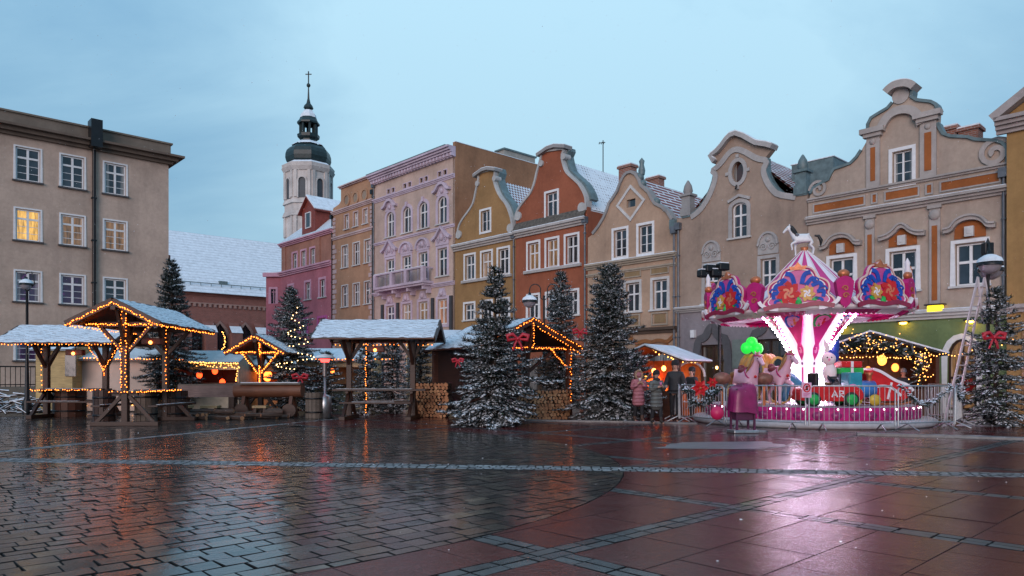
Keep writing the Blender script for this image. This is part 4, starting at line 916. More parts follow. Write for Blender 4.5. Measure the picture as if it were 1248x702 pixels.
# ---- pink house on the corner
def pink_house():
    fr = row_frame(341); Wd = fr.x(405.5); root = empty('corner_house', 'pink corner house with a snowy mansard roof and one red dormer', 'house', (*fr.O, 0), fr.rz)
    PK = plaster('pink_plaster', (.50, .17, .21), .25); TN = plaster('rose_tan_plaster', (.40, .19, .14), .3); TR = plaster('pink_trim', (.66, .36, .46), .18); holes = []
    zc = zline(fr, (346, 333), (403, 319)); ze = zline(fr, (346, 300), (403, 277)); up = []; x1 = fr.x(343)
    for a in rows_px(fr, [(372.5,378,344,364.5),(390,396,339,363),(352,357,351,368)]): h, o = window(root, *a, 0, 1, (.64,), (), None, .3, TR, True, WHITE, .06); holes.append(h)
    for a in rows_px(fr, [(388.5,397,387,404),(366,374,392,408)]): h, o = window(root, *a, 0, 1, (.6,), (), GLASS_P, .32, plain('magenta_trim', (.55, .10, .30), .6), True, WHITE, .06); holes.append(h)
    m = MB(); wall_mesh(m, [(0, 0), (Wd, 0), (Wd, zc), (0, zc)], holes); body(m, Wd, zc, 12); m.build('wall', PK, root); holes = []
    for a in rows_px(fr, [(357,362,309.5,328),(367.5,372.5,306,325),(378.5,384,302.5,321.5)]): h, o = window(root, *a, 0, 1, (.6,), (), None, .24, TR, True, WHITE, .06); holes.append(h)
    m = MB(); wall_mesh(m, [(x1, zc), (Wd, zc), (Wd, ze), (x1, ze)], holes); m.box(x1, Wd, .36, 11, zc, ze-.01)
    for px in (346, 387.5): x = fr.x(px); m.box(x-.35, x+.5, -.1, .01, zc, ze)
    m.build('upper_wall', TN, root); band(root, 'cornice', x1-.1, Wd+.1, ze-.35, ze+.02, .4, TR, 3); band(root, 'cornice', -.1, Wd, zc-.35, zc+.12, .35, TR, 3)
    # chamfer face turned towards the square
    ca = Vector((sin(radians(-78)), -cos(radians(78)))); ang = radians(-52); dx, dy = -cos(ang), -sin(ang)
    wd = 1.46; cf = MB(); win = []
    P0 = (0, 0); P1 = (-1.06, -1.0)
    sub = Frame(fr.O+fr.ex*P1[0]+fr.ey*P1[1], (fr.O-(fr.O+fr.ex*P1[0]+fr.ey*P1[1])))
    r2 = bpy.data.objects.new('corner_bay', None); COL.objects.link(r2); r2.parent = root; r2.location = (P1[0], P1[1], 0); r2.rotation_euler = (0, 0, sub.rz-fr.rz)
    zw = rows_px(fr, [(372.5,378,344,364.5)])[0]; mbw = MB(); hs = []
    m2 = MB(); wf = MB(); x0, x1_ = wd*.28, wd*.78
    hs = [[(x0, zw[2]), (x1_, zw[2]), (x1_, zw[3]), (x0, zw[3])]]; wall_mesh(m2, [(0, 0), (wd, 0), (wd, zc), (0, zc)], hs)
    m2.box(0, wd, .36, 6, 0, zc-.01); m2.build('wall', PK, r2)
    wf.ribbon([(x0+.03, zw[2]+.03), (x1_-.03, zw[2]+.03), (x1_-.03, zw[3]-.03), (x0+.03, zw[3]-.03)], .08, .1, .2, 0, True); wf.box((x0+x1_)/2-.04, (x0+x1_)/2+.04, .1, .2, zw[2], zw[3]); wf.box(x0, x1_, .1, .2, zw[2]+1.2, zw[2]+1.28); wf.ribbon([(x0, zw[2]), (x0, zw[3]), (x1_, zw[3]), (x1_, zw[2])], .3, -.05, .01); wf.build('window', TR, r2)
    MB().add([(x0, .17, zw[2]), (x1_, .17, zw[2]), (x1_, .17, zw[3]), (x0, .17, zw[3])], [(0, 1, 2, 3)]).build('pane', GLASS, r2)
    MB().box(-.25, wd+.1, -.3, .02, zc-.3, zc+.1).build('cornice', TR, r2); MB().box(-.2, wd, -.25, 4, zc+.1, zc+.16).build('snow_cap', SNOW, r2)
    # roof: mansard slope with hip, snow covered, and the red dormer
    zr = ze+3.6; b = MB(); xa, xb = x1-.3, Wd+.2; y0 = -.35; yr = 3.6
    b.add([(xa, y0, ze), (xb, y0, ze), (xb-1.2, yr, zr), (xa+3.2, yr, zr)], [(0, 1, 2, 3)]); b.add([(xb, y0, ze), (xb, 11, ze), (xb-1.2, 7, zr), (xb-1.2, yr, zr)], [(0, 1, 2, 3)]); b.add([(xa, 11, ze), (xa, y0, ze), (xa+3.2, yr, zr), (xa+3.2, 7, zr)], [(0, 1, 2, 3)]); b.add([(xa+3.2, yr, zr), (xb-1.2, yr, zr), (xb-1.2, 7, zr), (xa+3.2, 7, zr)], [(0, 1, 2, 3)]); b.build('roof', SNOW_ROW, root)
    xd0, zd0 = fr.loc(363, 289, -.1); xd1, _ = fr.loc(386, 280, -.1); zd0 = ze+.35; zt = zd0+2.2; xm = (xd0+xd1)/2+.1; hw = 1.35; RD = woodm('red_dormer_boards', (.24, .05, .035), .6)
    d = MB().prism([(xm-hw, zd0), (xm+hw, zd0), (xm+hw, zt), (xm, zt+1.15), (xm-hw, zt)], .0, 3.4).build('dormer', RD, root)
    MB().box(xm-.45, xm+.45, -.05, .0, zd0+.55, zd0+1.9).build('window', GLASS, d); MB().ribbon([(xm-.5, zd0+.5), (xm+.5, zd0+.5), (xm+.5, zd0+1.95), (xm-.5, zd0+1.95)], .12, -.09, .0, 0, True).build('window_frame', WHITE, d)
    rr = MB(); rr.ribbon([(xm-hw-.35, zt-.25), (xm, zt+1.28), (xm+hw+.35, zt-.25)], .12, -.3, 3.4); rr.build('dormer_roof', RD, d); s = MB(); s.ribbon([(xm-hw-.33, zt-.14), (xm, zt+1.42), (xm+hw+.33, zt-.14)], .14, -.26, 3.4); s.build('snow_cap', SNOW, d)
pink_house()

# ---- ochre house at the right edge, ahead of the grey one
def edge_house():
    fr = Frame(A0+EX*.05-EY*.35, EX); root = empty('end_house', 'ochre house with a pedimented roof at the right edge', 'house', (*fr.O, 0), fr.rz)
    PL = plaster('deep_ochre_plaster', (.36, .21, .085), .3); TR = plaster('greige_cornice', (.40, .35, .34)); Wd = 8; zt = zline(fr, (1234, 152))
    m = MB(); wall_mesh(m, [(0, 0), (Wd, 0), (Wd, zt), (0, zt)], []); body(m, Wd, zt, 12); m.build('wall', PL, root)
    band(root, 'cornice', -.32, Wd, zt-.3, zt+.28, .5, TR, 4); p = MB().prism([(-.1, zt+.28), (Wd, zt+.28), (Wd/2, zt+3.0)], -.1, .3).build('pediment', PL, root); MB().ribbon([(-.4, zt+.28), (Wd/2, zt+3.3), (Wd+.4, zt+.28)], .3, -.5, .4).build('moulding', TR, p)
    gable_roof(root, Wd, zt+.2, zt+3.0, .3, 12, TILE_C); zG = zline(fr, (1235, 376)); band(root, 'cornice', 0, Wd, zG-.15, zG+.15, .2, TR, 2)
    for a in ((1.2, 2.4, 5.2, 7.2), (3.4, 4.6, 5.2, 7.2)): window(root, *a, 0, 1, (.6,), (), GLASS, .2, TRIM, True, WHITE, .07, yg=-.02)
    MB().box(.5, 3, -.06, .0, .2, zG-.5).build('shop_window', GLASS_D, root)
edge_house()

# ---- left building: plain post-war block
def left_block():
    P = W(33, 460, 40.5); ex = Vector((1580-CX, F)).normalized(); fr = Frame((P.x, P.y), ex); sh = fr.x(-90); fr.O = fr.O+fr.ex*sh; Wd = fr.x(205.5)
    root = empty('office_block', 'plain beige four storey building with white casement windows on the left', 'building', (*fr.O, 0), fr.rz)
    PL = plaster('beige_render', (.52, .39, .32), .3); CO = plaster('brown_cornice', (.17, .125, .10)); holes = []; zt = zline(fr, (0, 154), (205, 192.5))
    cols = [(19.3,48.7),(75,102),(127,153.7)]; R = [[(180,221),(191,229.5),(201,237)],[(256,293.5),(263,299),(270,305.5)],[(331.5,369.5),(336.5,371),(340,372.5)],[(408,440),(409,440),(410,440)]]
    for ri, r in enumerate(R):
        base = rows_px(fr, [(*c, *y) for c, y in zip(cols, r)]); dx = (base[2][0]-base[0][0])/2
        for k in range(-2, 3):
            a = base[k] if k >= 0 else (base[0][0]+dx*k, base[0][1]+dx*k, base[0][2], base[0][3])
            gm = GLASS
            if ri == 1: gm = {0: GLASS_W, 1: GLASS_D, 2: GLASS_D}.get(k, GLASS)
            if ri == 2: gm = {0: GLASS_P, 1: GLASS_P}.get(k, GLASS)
            if ri == 3: gm = GLASS_P if k == 0 else GLASS
            if a[0] < .2: continue
            h, o = window(root, *a, 0, 1, (.70,), (.24, .46), gm, .12, WHITE, True, WHITE, .09, .03, yg=.12, sillm=plain('sill_dark', (.07, .06, .06), .6)); holes.append(h)
    m = MB(); wall_mesh(m, [(0, 0), (Wd, 0), (Wd, zt), (0, zt)], holes); body(m, Wd, zt, 13); m.build('wall', PL, root)
    b = MB(); b.box(0, Wd+.75, -.75, 13, zt, zt+.13).box(0, Wd+.45, -.45, 13, zt-.22, zt).box(0, Wd+.2, -.2, 13, zt-.4, zt-.22); b.build('cornice', CO, root)
    b = MB(); b.box(0, Wd+.1, -.1, 13, zt+.13, zt+.85).box(0, Wd+.2, -.2, 13, zt+.85, zt+.95); p = b.build('parapet', plaster('parapet_grey', (.2, .16, .13)), root); snowline(p, 0, Wd+.15, -.12, 13, zt+.95, .03)
    x = fr.x(114.5, -.12); b = MB().tube([(x, -.14, .3), (x, -.14, zt-.4)], .1, 8).box(x-.3, x+.3, -.85, .0, zt-.35, zt+1.25); z = 2
    while z < zt-1: b.box(x-.14, x+.14, -.24, .01, z, z+.08); z += 2.5
    b.build('downpipe', BLACK, root)
    q = MB(); z = .6
    while z < zt-6: q.box(Wd-.02, Wd+.14, .1, .9, z, z+.5); z += .9
    q.build('quoins', plaster('brick_quoins', (.25, .11, .09)), root)
    # terrace and railing at the foot of the building
    t_ = MB().box(1.0, fr.x(96), -3.2, -.02, 0, .95).build('terrace', plaster('terrace_concrete', (.2, .17, .14)), root); r = MB(); xa, xb = 1.0, fr.x(78, -3)
    x = xa
    while x < xb: r.box(x-.015, x+.015, -3.13, -3.1, .95, 2.0); x += .22
    r.box(xa, xb, -3.15, -3.08, 1.98, 2.05).box(xa, xb, -3.15, -3.08, 1.05, 1.1); r.build('railing', BLACK, root)
    s = MB()
    for i in range(6): s.box(fr.x(96)+i*.3, fr.x(96)+(i+1)*.3, -3.1, -1.4, 0, .95-.15*(i+1))
    s.build('steps', plaster('terrace_concrete', (.2, .17, .14)), root)
left_block()

# ---- church with the snowy nave roof and the white tower
def church():
    ex = Vector((1650-CX, F)).normalized(); P = W(330, 460, 92); fr = Frame((P.x, P.y), ex); sh = fr.x(150); fr.O = fr.O+fr.ex*sh; Wd = fr.x(400)
    root = empty('brick_church', 'long red brick church with a snow covered roof behind the market', 'church', (*fr.O, 0), fr.rz)
    BR = brickm('church_brick', (.29, .10, .075), (.28, .19, .17), .3, .1, .012, (.22, .075, .055)); ze = zline(fr, (235, 355), (325, 362)); holes = []
    zr = zline(fr, (210, 279, 6), (340, 292, 6)); lw = []
    for px in (238, 268, 299, 330): x = fr.x(px); holes.append([(x-1.1, 2), (x+1.1, 2), (x+1.1, 6.2), (x+.75, 7.3), (x, 8.2), (x-.75, 7.3), (x-1.1, 6.2)]); lw.append(x)
    m = MB(); wall_mesh(m, [(0, 0), (Wd, 0), (Wd, ze), (0, ze)], holes); body(m, Wd, ze-.1, 16); m.build('wall', BR, root)
    for x, h in zip(lw, holes):
        o = MB().ribbon([h[1]]+h[2:]+[h[0]], .35, -.06, .02).build('lancet_window', brickm('pale_brick', (.34, .2, .17), (.3, .25, .23), .3, .1), root); MB().add([(p[0], .25, p[1]) for p in h], [tuple(range(len(h)))]).build('pane', GLASS, o)
        t_ = MB(); t_.box(x-.06, x+.06, .12, .22, 2, 8)
        for z in (3.5, 5, 6.4): t_.box(x-1.1, x+1.1, .12, .22, z, z+.1)
        t_.build('tracery', WOOD_D, o)
    for px in (222, 253, 284, 315):
        x = fr.x(px); b = MB().box(x-.65, x+.65, -1.5, 0, 0, 6.8); b.add([(x-.65, -1.5, 6.8), (x+.65, -1.5, 6.8), (x+.65, 0, 8.2), (x-.65, 0, 8.2)], [(0, 1, 2, 3)]); bt = b.build('buttress', BR, root); MB().add([(x-.7, -1.6, 6.85), (x+.7, -1.6, 6.85), (x+.7, -.7, 7.7), (x-.7, -.7, 7.7)], [(0, 1, 2, 3)]).build('snow_cap', SNOW, bt)
    d = MB(); x = .3
    while x < Wd: d.box(x, x+.28, -.16, .01, ze-1.75, ze-1.4); x += .6
    d.box(0, Wd, -.12, .01, ze-1.4, ze-1.25); d.build('frieze', plaster('frieze_pale', (.38, .25, .22)), root)
    band(root, 'cornice', 0, Wd, ze-.4, ze, .4, BR, 3)
    b = MB(); b.add([(-.3, -.7, ze-.1), (Wd, -.7, ze-.1), (Wd, 8, zr), (-.3, 8, zr)], [(0, 1, 2, 3)]); b.add([(-.3, 16.6, ze-.1), (Wd, 16.6, ze-.1), (Wd, 8, zr), (-.3, 8, zr)], [(3, 2, 1, 0)]); b.add([(0, 0, ze-.2), (0, 16, ze-.2), (0, 8, zr-.1)], [(2, 1, 0)]); b.build('roof', SNOW_FAR, root)
    g = MB(); zg = ze+1.1
    for i in range(int(Wd/1.2)): g.box(i*1.2, i*1.2+.06, .1, .16, zg-.3, zg+.05)
    g.box(0, Wd, .08, .16, zg, zg+.09); g.box(0, Wd, 4.2, 4.3, zline(fr, (275, 325, 4.2))-.1, zline(fr, (275, 325, 4.2))+.08); g.build('snow_guard', LEAD, root)
    x, z = fr.loc(271, 346, 1.0); MB().box(x-.5, x+.5, .6, 2.2, z-.4, z+.3).build('roof_hatch', LEAD, root)
church()
def tower():
    Y = 106.0; c = W(376, 460, Y); k = Y/F
    zz = lambda py: CAMH+(H-py)*k
    root = empty('church_tower', 'white octagonal church tower with a dark onion dome and lantern', 'tower', (c.x, c.y, 0)); WT = plaster('tower_white', (.60, .55, .53), .3); DK = plain('verdigris_dark', (.012, .026, .028), .45, .4, 2, .2)
    R = 26.3*k/cos(pi/8)*.985; ph = pi/8
    b = MB(); b.lathe([(R, 0), (R, zz(272)), (R, zz(212))], 8, ph=ph, smooth=False); b.build('shaft', WT, root)
    def ring(name, py0, py1, r0, r1, mat): MB().lathe([(r0*.9, zz(py0)), (r0, zz(py0)), (r1, zz(py1)), (r0*.8, zz(py1))], 8, ph=ph, smooth=False).build(name, mat, root)
    ring('string_course', 268, 262, R*1.1, R*1.03, WT); ring('string_course', 253, 248, R*1.08, R*1.02, WT); ring('string_course', 214, 209.5, R*1.05, R*1.14, WT); ring('string_course', 209.5, 205, R*1.1, R*1.12, WT)
    MB().lathe([(R*.9, zz(205)), (R*1.1, zz(205)), (R*.95, zz(202)), (R*.6, zz(201))], 8, ph=ph, smooth=False).build('snow_ledge', SNOW, root)
    for i in range(8):
        a = ph+i*pi/4
        for off in (-.13, .13):
            b = MB(); rr = R*1.0; x, y = rr*cos(a+off)*.985, rr*sin(a+off)*.985; am = a+(pi/8 if off > 0 else -pi/8); q = R*cos(pi/8)+.05; tx = -sin(am); ty = cos(am); s_ = (R*sin(pi/8)-.32)*(1 if off < 0 else -1)
            b.cbox((q*cos(am)+tx*s_, q*sin(am)+ty*s_, (zz(246)+zz(214))/2), .3, .42, zz(214)-zz(246), am); b.cbox((q*cos(am)+tx*s_, q*sin(am)+ty*s_, zz(280)), .3, .42, zz(268)-zz(292), am); b.build('pilaster', WT, root)
        am = i*pi/4; q = R*cos(pi/8)
        f_ = Matrix.Translation((q*cos(am), q*sin(am), 0)) @ Matrix.Rotation(am+pi/2, 4, 'Z')
        P = arch_pts(-.62, .62, zz(247), zz(222), .62); w_ = MB(); w_.ribbon([P[1]]+P[2:]+[P[0]], .22, -.25, .02); w_.xf(f_); wo_ = w_.build('belfry_window', WT, root)
        p = MB().add([(x, -.03, z) for x, z in P], [tuple(range(len(P)))]).xf(f_).build('louvre', plain('louvre_grey', (.05, .058, .07), .6), wo_)
    prof = [(23.5,202),(26,199.5),(27.3,195),(27,190),(25.5,185.5),(22,182),(18,179.6),(13.5,177.6),(11,175)]; MB().lathe([(r*k, zz(y)) for r, y in prof], 8, ph=ph, smooth=False).build('dome', DK, root)
    MB().lathe([(20*k, zz(179.5)+.06), (17*k, zz(176.5)), (12.5*k, zz(174))], 8, ph=ph, smooth=False).build('snow_cap', SNOW, root)
    MB().lathe([(9.5*k, zz(177)), (9.5*k, zz(171)), (13*k, zz(168.5)), (13.5*k, zz(165)), (10.5*k, zz(164))], 8, ph=ph, smooth=False).build('lantern_base', DK, root)
    for i in range(8):
        a = ph+i*pi/4; b = MB().cbox((9.5*k*cos(a), 9.5*k*sin(a), (zz(164)+zz(152))/2), 3*k, 2.4*k, 12*k, a); b.build('lantern_post', DK, root)
    MB().lathe([(13.5*k, zz(150)), (13.5*k, zz(152)), (9*k, zz(152.5)), (10*k, zz(150)), (13.5*k, zz(150)), (11*k, zz(147)), (8.5*k, zz(141)), (5*k, zz(136)), (4*k, zz(134)), (6*k, zz(132)), (5*k, zz(129)), (2.5*k, zz(126)), (1.2*k, zz(120)), (.6*k, zz(105))], 8, ph=ph, smooth=False).build('lantern_roof', DK, root)
    MB().lathe([(10*k, zz(145)+.1), (9*k, zz(141)+.1), (5*k, zz(136)+.15)], 8, (0, 0, 0), ph, 0, False).build('snow_cap', SNOW, root)
    s = MB().tube([(0, 0, zz(108)), (0, 0, zz(87))], .09, 6); s.ball((0, 0, zz(104)), .3, 8, 6); s.box(-.45, .45, -.05, .05, zz(91), zz(90)); s.build('spire', DK, root)
tower()
# ------------------------------------------------------------------ spruces
M_NEEDLE = None
def needle_mat():
    m, t, p, Lk = mnew('spruce_needles'); v = coords(t); g = N(t, 'ShaderNodeNewGeometry')
    a = ramp(t, g.outputs['Random Per Island'], [(0, (.006, .016, .012, 1)), (.5, (.012, .027, .018, 1)), (.70, (.026, .046, .036, 1)), (.72, (.20, .235, .27, 1)), (1, (.50, .54, .60, 1))])
    a = mixc(t, .6, a, ramp(t, noise(t, v, 2.2, 3), [(.3, (.6, .62, .62, 1)), (.7, (1.25, 1.2, 1.1, 1))]), 'MULTIPLY')
    Lk(a, p.inputs['Base Color']); p.inputs['Roughness'].default_value = .65; return m
M_NEEDLE = needle_mat(); M_BARK = plain('spruce_bark', (.075, .052, .04), .9, .4, 8, .6, 18)
def spruce(label, base, ht, rad, snow=.6, seed=1, z0=.25, dens=1.0, twig=1.0, power=.85, top_sparse=0.0, group=None, nn=10, name='spruce_tree', wid=1.0):
    r = random.Random(seed); root = empty(name, label, 'tree', (base[0], base[1], 0), 0, group)
    tr = MB().tube([(0, 0, -.03), (0, 0, ht*.3), (.02, .01, ht*.7), (0, 0, ht)], [ht*.017+.02, ht*.014+.012, ht*.008, .008], 7); tr.build('trunk', M_BARK, root, uv=False)
    nv = []; nf = []; sv = []; sf = []; br = MB()
    up = Vector((0, 0, 1))
    def spray(p, d, ln, nrm, tip=0.5):
        """a twig of needles with snow resting along its top"""
        side = d.cross(up); side = side.normalized() if side.length > 1e-3 else Vector((1, 0, 0)); top = side.cross(d).normalized()
        for i in range(nn):
            f = (i+r.random())/nn; q = p+d*(ln*f); L_ = (.075+.05*r.random())*twig*(1-.35*f)
            a = r.uniform(-1, 1)*1.5; dirn = (d*r.uniform(.45, .9)+(side*sin(a)*1.0+top*cos(a)*.75)).normalized(); wv = dirn.cross(top if abs(dirn.dot(top)) < .9 else side).normalized()*(.011*twig*wid)
            b = len(nv); L_ *= r.uniform(.7, 1.35); nv.extend([q-wv, q+wv, q+dirn*L_+wv*.35, q+dirn*L_-wv*.35]); nf.append((b, b+1, b+2, b+3))
        b = len(nv); wv = side*(.024*twig); nv.extend([p-wv, p+wv, p+d*ln]); nf.append((b, b+1, b+2))
        if r.random() < snow:
            w_ = (.012+.036*r.random()*(.45+.9*tip))*twig; h_ = w_*.55; a0 = r.uniform(0, .3); a1 = r.uniform(.75, 1.05); b = len(sv); o = top*(.014*twig)
            A = p+d*(ln*a0)+o; M_ = p+d*(ln*(a0+a1)/2)+o; B = p+d*(ln*a1)+o
            sv.extend([A, M_-side*w_, M_+up*h_, M_+side*w_, B]); sf.extend([(b, b+1, b+2), (b, b+2, b+3), (b+1, b+4, b+2), (b+2, b+4, b+3), (b, b+3, b+1), (b+1, b+3, b+4)])
    z = z0; lvl = 0
    while z < ht-.1:
        f = (z-z0)/(ht-z0); Lm = rad*((1-f)**power)*(1.0 if f > .08 else .82)+.07; k = max(5, int((11-4*f)*dens)); ph = r.random()*6.28
        for i in range(k):
            if top_sparse and f > 1-top_sparse and r.random() < .45: continue
            az = ph+2*pi*i/k+r.uniform(-.28, .28); L_ = Lm*r.uniform(.6, 1.12)*(1+.16*sin(az*2+seed+z*1.7)+.1*sin(az*3-z*3.1))*(1.25 if r.random() < .07 else 1); el = -.22+.62*f+r.uniform(-.12, .12); n = 5
            hd = Vector((cos(az), sin(az), 0)); pts = []; q = Vector((0, 0, z+r.uniform(-.1, .1)))
            for j in range(n+1):
                s = j/n; pts.append(q.copy()); e = el-.30*sin(s*pi*.8)+.5*s*s; q = q+(hd*cos(e)+up*sin(e))*(L_/n)
            br.tube(pts, [max(.004, .012*L_*(1-j/n)+.004) for j in range(n+1)], 3, cap=False)
            m = max(4, int(L_*17*dens/twig)); 
            for j in range(m):
                s = .14+.86*(j+r.random())/m; ii = min(n-1, int(s*n)); p = pts[ii].lerp(pts[ii+1], s*n-ii); d = (pts[ii+1]-pts[ii]).normalized(); sd = d.cross(up).normalized()
                sg = 1 if j % 2 else -1; tl = (.10+.34*L_*(1-s)**.8*s**.25+.05*r.random()); dd = (d*r.uniform(.6, 1.0)+sd*sg*r.uniform(.5, .9)+up*r.uniform(-.25, .1)).normalized(); 
                spray(p, dd, min(tl, .5), up, s)
            spray(pts[-2], (pts[-1]-pts[-2]).normalized(), L_/n*1.25, up)
            for j in range(1, n): 
                if r.random() < snow*.8: spray(pts[j], (pts[j+1]-pts[j]).normalized(), L_/n, up)
        z += (.085+.11*(1-f)*min(1.3, rad))*(1.25/(.25+dens)); lvl += 1
    tp = Vector((0, 0, ht-.25)); spray(tp, up, .3, up)
    br.build('branches', M_BARK, root, uv=False)
    fo = MB(); fo.v = [tuple(p) for p in nv]; fo.f = nf; fo.m = [0]*len(nf); fo.sm = [False]*len(nf); fo.build('needles', M_NEEDLE, root, uv=False)
    if sv: so = MB(); so.v = [tuple(p) for p in sv]; so.f = sf; so.m = [0]*len(sf); so.sm = [True]*len(sf); so.build('snow_cover', SNOW_TREE, root, uv=False)
    return root
def Zat(py, Y): return CAMH+(H-py)/F*Y
def Xat(px, Y): return (px-CX)/F*Y
T = [  # label, px, Y, top px y, half width px
 ('large snowy spruce in front of the firewood shelter, tallest of the central trees', 603, 21.8, 327, 61, .95, 11, .2, 1.2, 1.3, .95, .35),
 ('dense dark spruce dusted with snow between the firewood shelter and the two women', 743, 24.6, 322, 49, .8, 12, .2, 1.3, 1.25, .62, .15),
 ('snowy spruce standing behind the firewood shelter in front of the red house', 683, 27.5, 333, 34, .85, 13, .6, 1.0, 1.2, .75, .1),
 ('bluish snowy spruce hung with warm lights in front of the pink house', 355, 30.5, 350, 38, .8, 14, .5, 1.1, 1.25, .7, .1),
 ('dark nearly snowless spruce behind the leftmost timber shelters', 209, 31, 318, 40, .16, 15, .8, 1.1, 1.3, .75, .1),
 ('wide snow laden spruce growing round the lamp post at the right edge', 1214, 21.6, 352, 56, .95, 16, .2, .95, 1.3, .85, .45)]
TREES = []
for lb, px, Y, pt, hw, sn, sd, z0, de, tw, pw, ts in T:
    TREES.append(spruce(lb, (Xat(px, Y), Y), Zat(pt, Y), hw/F*Y, sn, sd, z0, de, tw, pw, ts))
for i, (px, Y, pt, hw, lb) in enumerate([(447, 28.5, 420, 24, 'low snowy spruce behind the left post of the middle shelter'), (478, 29.5, 408, 26, 'low snowy spruce seen through the middle of the middle shelter'), (512, 28.5, 412, 24, 'low snowy spruce behind the right post of the middle shelter'), (398, 31, 430, 22, 'low dark spruce beside the steel patio heater')]):
    spruce(lb, (Xat(px, Y), Y), Zat(pt, Y), hw/F*Y, .7, 40+i, .1, 1.0, 1.3, .6, 0, nn=6)
spruce('small spruce with broad branches beside the picket at the stall with sloped roof', (Xat(775, 26), 26), Zat(430, 26), .75, .7, 51, .15, 1.0, 1.3, .6)

def bow(label, c, s=.22, name='ribbon_bow', mat=None):
    mat = mat or plain('red_ribbon', (.42, .012, .03), .45, .2, 6, .1); root = empty(name, label, 'bow', c)
    for sg in (-1, 1):
        b = MB(); P = [Vector((0, 0, 0)), Vector((sg*s*.5, -.02, s*.45)), Vector((sg*s, -.03, s*.3)), Vector((sg*s*.95, -.03, -s*.12)), Vector((0, -.01, 0))]; b.tube(P, [.03, s*.2, s*.25, s*.2, .03], 6); b.build('loop', mat, root, uv=False)
        b = MB(); b.tube([(0, 0, 0), (sg*s*.25, -.02, -s*.5), (sg*s*.45, 0, -s*1.1)], [.03, s*.14, s*.1], 4); b.build('tail', mat, root, uv=False)
    MB().ball((0, -.03, 0), s*.2, 8, 6).build('knot', mat, root, uv=False); return root
bow('big red bow on the upper branches of the large central spruce', W(631, 413, 20.9), .3); bow('red bow on the snowy spruce behind the firewood shelter', W(707, 405, 26.8), .26)
bow('red bow low on the left side of the large central spruce', W(558, 440, 20.9), .16); bow('red bow on the lower branches of the lit spruce by the pink house', W(366, 460, 29.2), .3)
bow('red bow on the snow laden spruce under the lamp at the right edge', W(1211, 411, 20.9), .3)

# ------------------------------------------------------------------ timber shelters
def Lp(o, p): return o.matrix_basis @ Vector(p)
def shelter(label, base, rz, sp, ov, hw, ze, zr, foot=1.0, table=True, span=.0, boards=WOOD_D, name='timber_shelter', group='roofed timber picnic shelters', closed_back=False):
    """roofed picnic shelter: ridge along local x, two posts at +-sp"""
    root = empty(name, label, 'shelter', (base[0], base[1], 0), rz, group); L_ = sp+ov
    for s in (-1, 1):
        x = s*sp; MB().box(x-.09, x+.09, -.09, .09, .1, zr-.16).build('post', boards, root, bevel=.012)
        MB().box(x-.1, x+.1, -foot, foot, 0, .13).build('foot', boards, root, bevel=.012)
        for t_ in (-1, 1):
            MB().beam((x, t_*.06, .95), (x, t_*foot*.85, .1), .1, .1).build('foot_brace', boards, root)
            MB().beam((x, t_*.05, ze-.85), (x, t_*hw*.62, ze+.02), .1, .1).build('knee_brace', boards, root)
        MB().beam((x, 0, ze-.75), (x-s*.75, 0, zr-.28), .09, .1).build('ridge_brace', boards, root)
        MB().beam((x, 0, ze-.75), (x+s*min(.5, ov*.9), 0, zr-.28), .09, .1).build('ridge_brace', boards, root)
        MB().box(x-.05, x+.05, -hw*.92, hw*.92, ze-.08, ze+.06).build('tie_beam', boards, root)
    MB().box(-L_, L_, -.07, .07, zr-.3, zr-.14).build('ridge_beam', boards, root)
    for t_ in (-1, 1): MB().box(-L_+.06, L_-.06, t_*hw*.84-.05, t_*hw*.84+.05, ze-.02, ze+.1).build('purlin', boards, root)
    sl = (zr-ze)/hw
    for t_ in (-1, 1):
        a = Vector((0, t_*hw, ze)); b = Vector((0, 0, zr)); th = .05
        v = []
        for x in (-L_, L_):
            for p, dz in ((a, 0), (b, 0), (b, -th), (a, -th)): v.append((x, p.y, p.z+dz))
        q = [(0, 1, 5, 4), (3, 7, 6, 2), (0, 3, 2, 1), (4, 5, 6, 7), (0, 4, 7, 3)]
        if t_ > 0: q = [tuple(reversed(f_)) for f_ in q]
        rf = MB().add(v, q).build('roof_boards', WOOD_R, root)
        nx, ny = 28, 10; v = []; fs = []; rr = random.Random(hash(label) % 999+t_)
        for i in range(nx+1):
            for j in range(ny+1):
                f_ = j/ny; x = -L_-.02+(2*L_+.04)*i/nx; y = t_*(hw+.03)*(1-f_); z = ze-.03*sl+(zr-ze+.03*sl)*f_+.03+.035*rr.random()
                if j == 0: z -= .03
                v.append((x, y, z))
        for i in range(nx):
            for j in range(ny): a_ = i*(ny+1)+j; fs.append((a_, a_+ny+1, a_+ny+2, a_+1) if t_ < 0 else (a_+1, a_+ny+2, a_+ny+1, a_))
        MB().add(v, fs, 0, True).build('snow_cover', SNOW_ROW, rf)
        for x in (-L_-.02, L_-.02): MB().beam((x+.02, t_*hw, ze-.06), (x+.02, 0, zr-.06), .05, .2).build('bargeboard', boards, root)
    if table:
        tw = .42; MB().box(-sp-span, sp+span, -tw, tw, .98, 1.05).build('table_top', WOOD_D, root, bevel=.01)
        for s in (-1, 1): MB().box(s*sp-.05, s*sp+.05, -tw+.04, tw-.04, .9, .98).build('table_bearer', boards, root)
        MB().box(-sp-span+.1, sp+span-.5, -tw+.16, -tw+.3, 1.05, 1.062).build('snow_cover', M_KSNOW, root)
        for t_ in (-1, 1):
            MB().box(-sp-.1, sp+.1, t_*(tw+.42)-.14, t_*(tw+.42)+.14, .56, .62).build('bench', WOOD_D, root, bevel=.01)
            MB().box(-sp+.3, sp-.5, t_*(tw+.42)-.04, t_*(tw+.42)+.08, .62, .63).build('snow_cover', M_KSNOW, root)
    return root
TILE_SEEN = 0
bpy.context.view_layer.update()
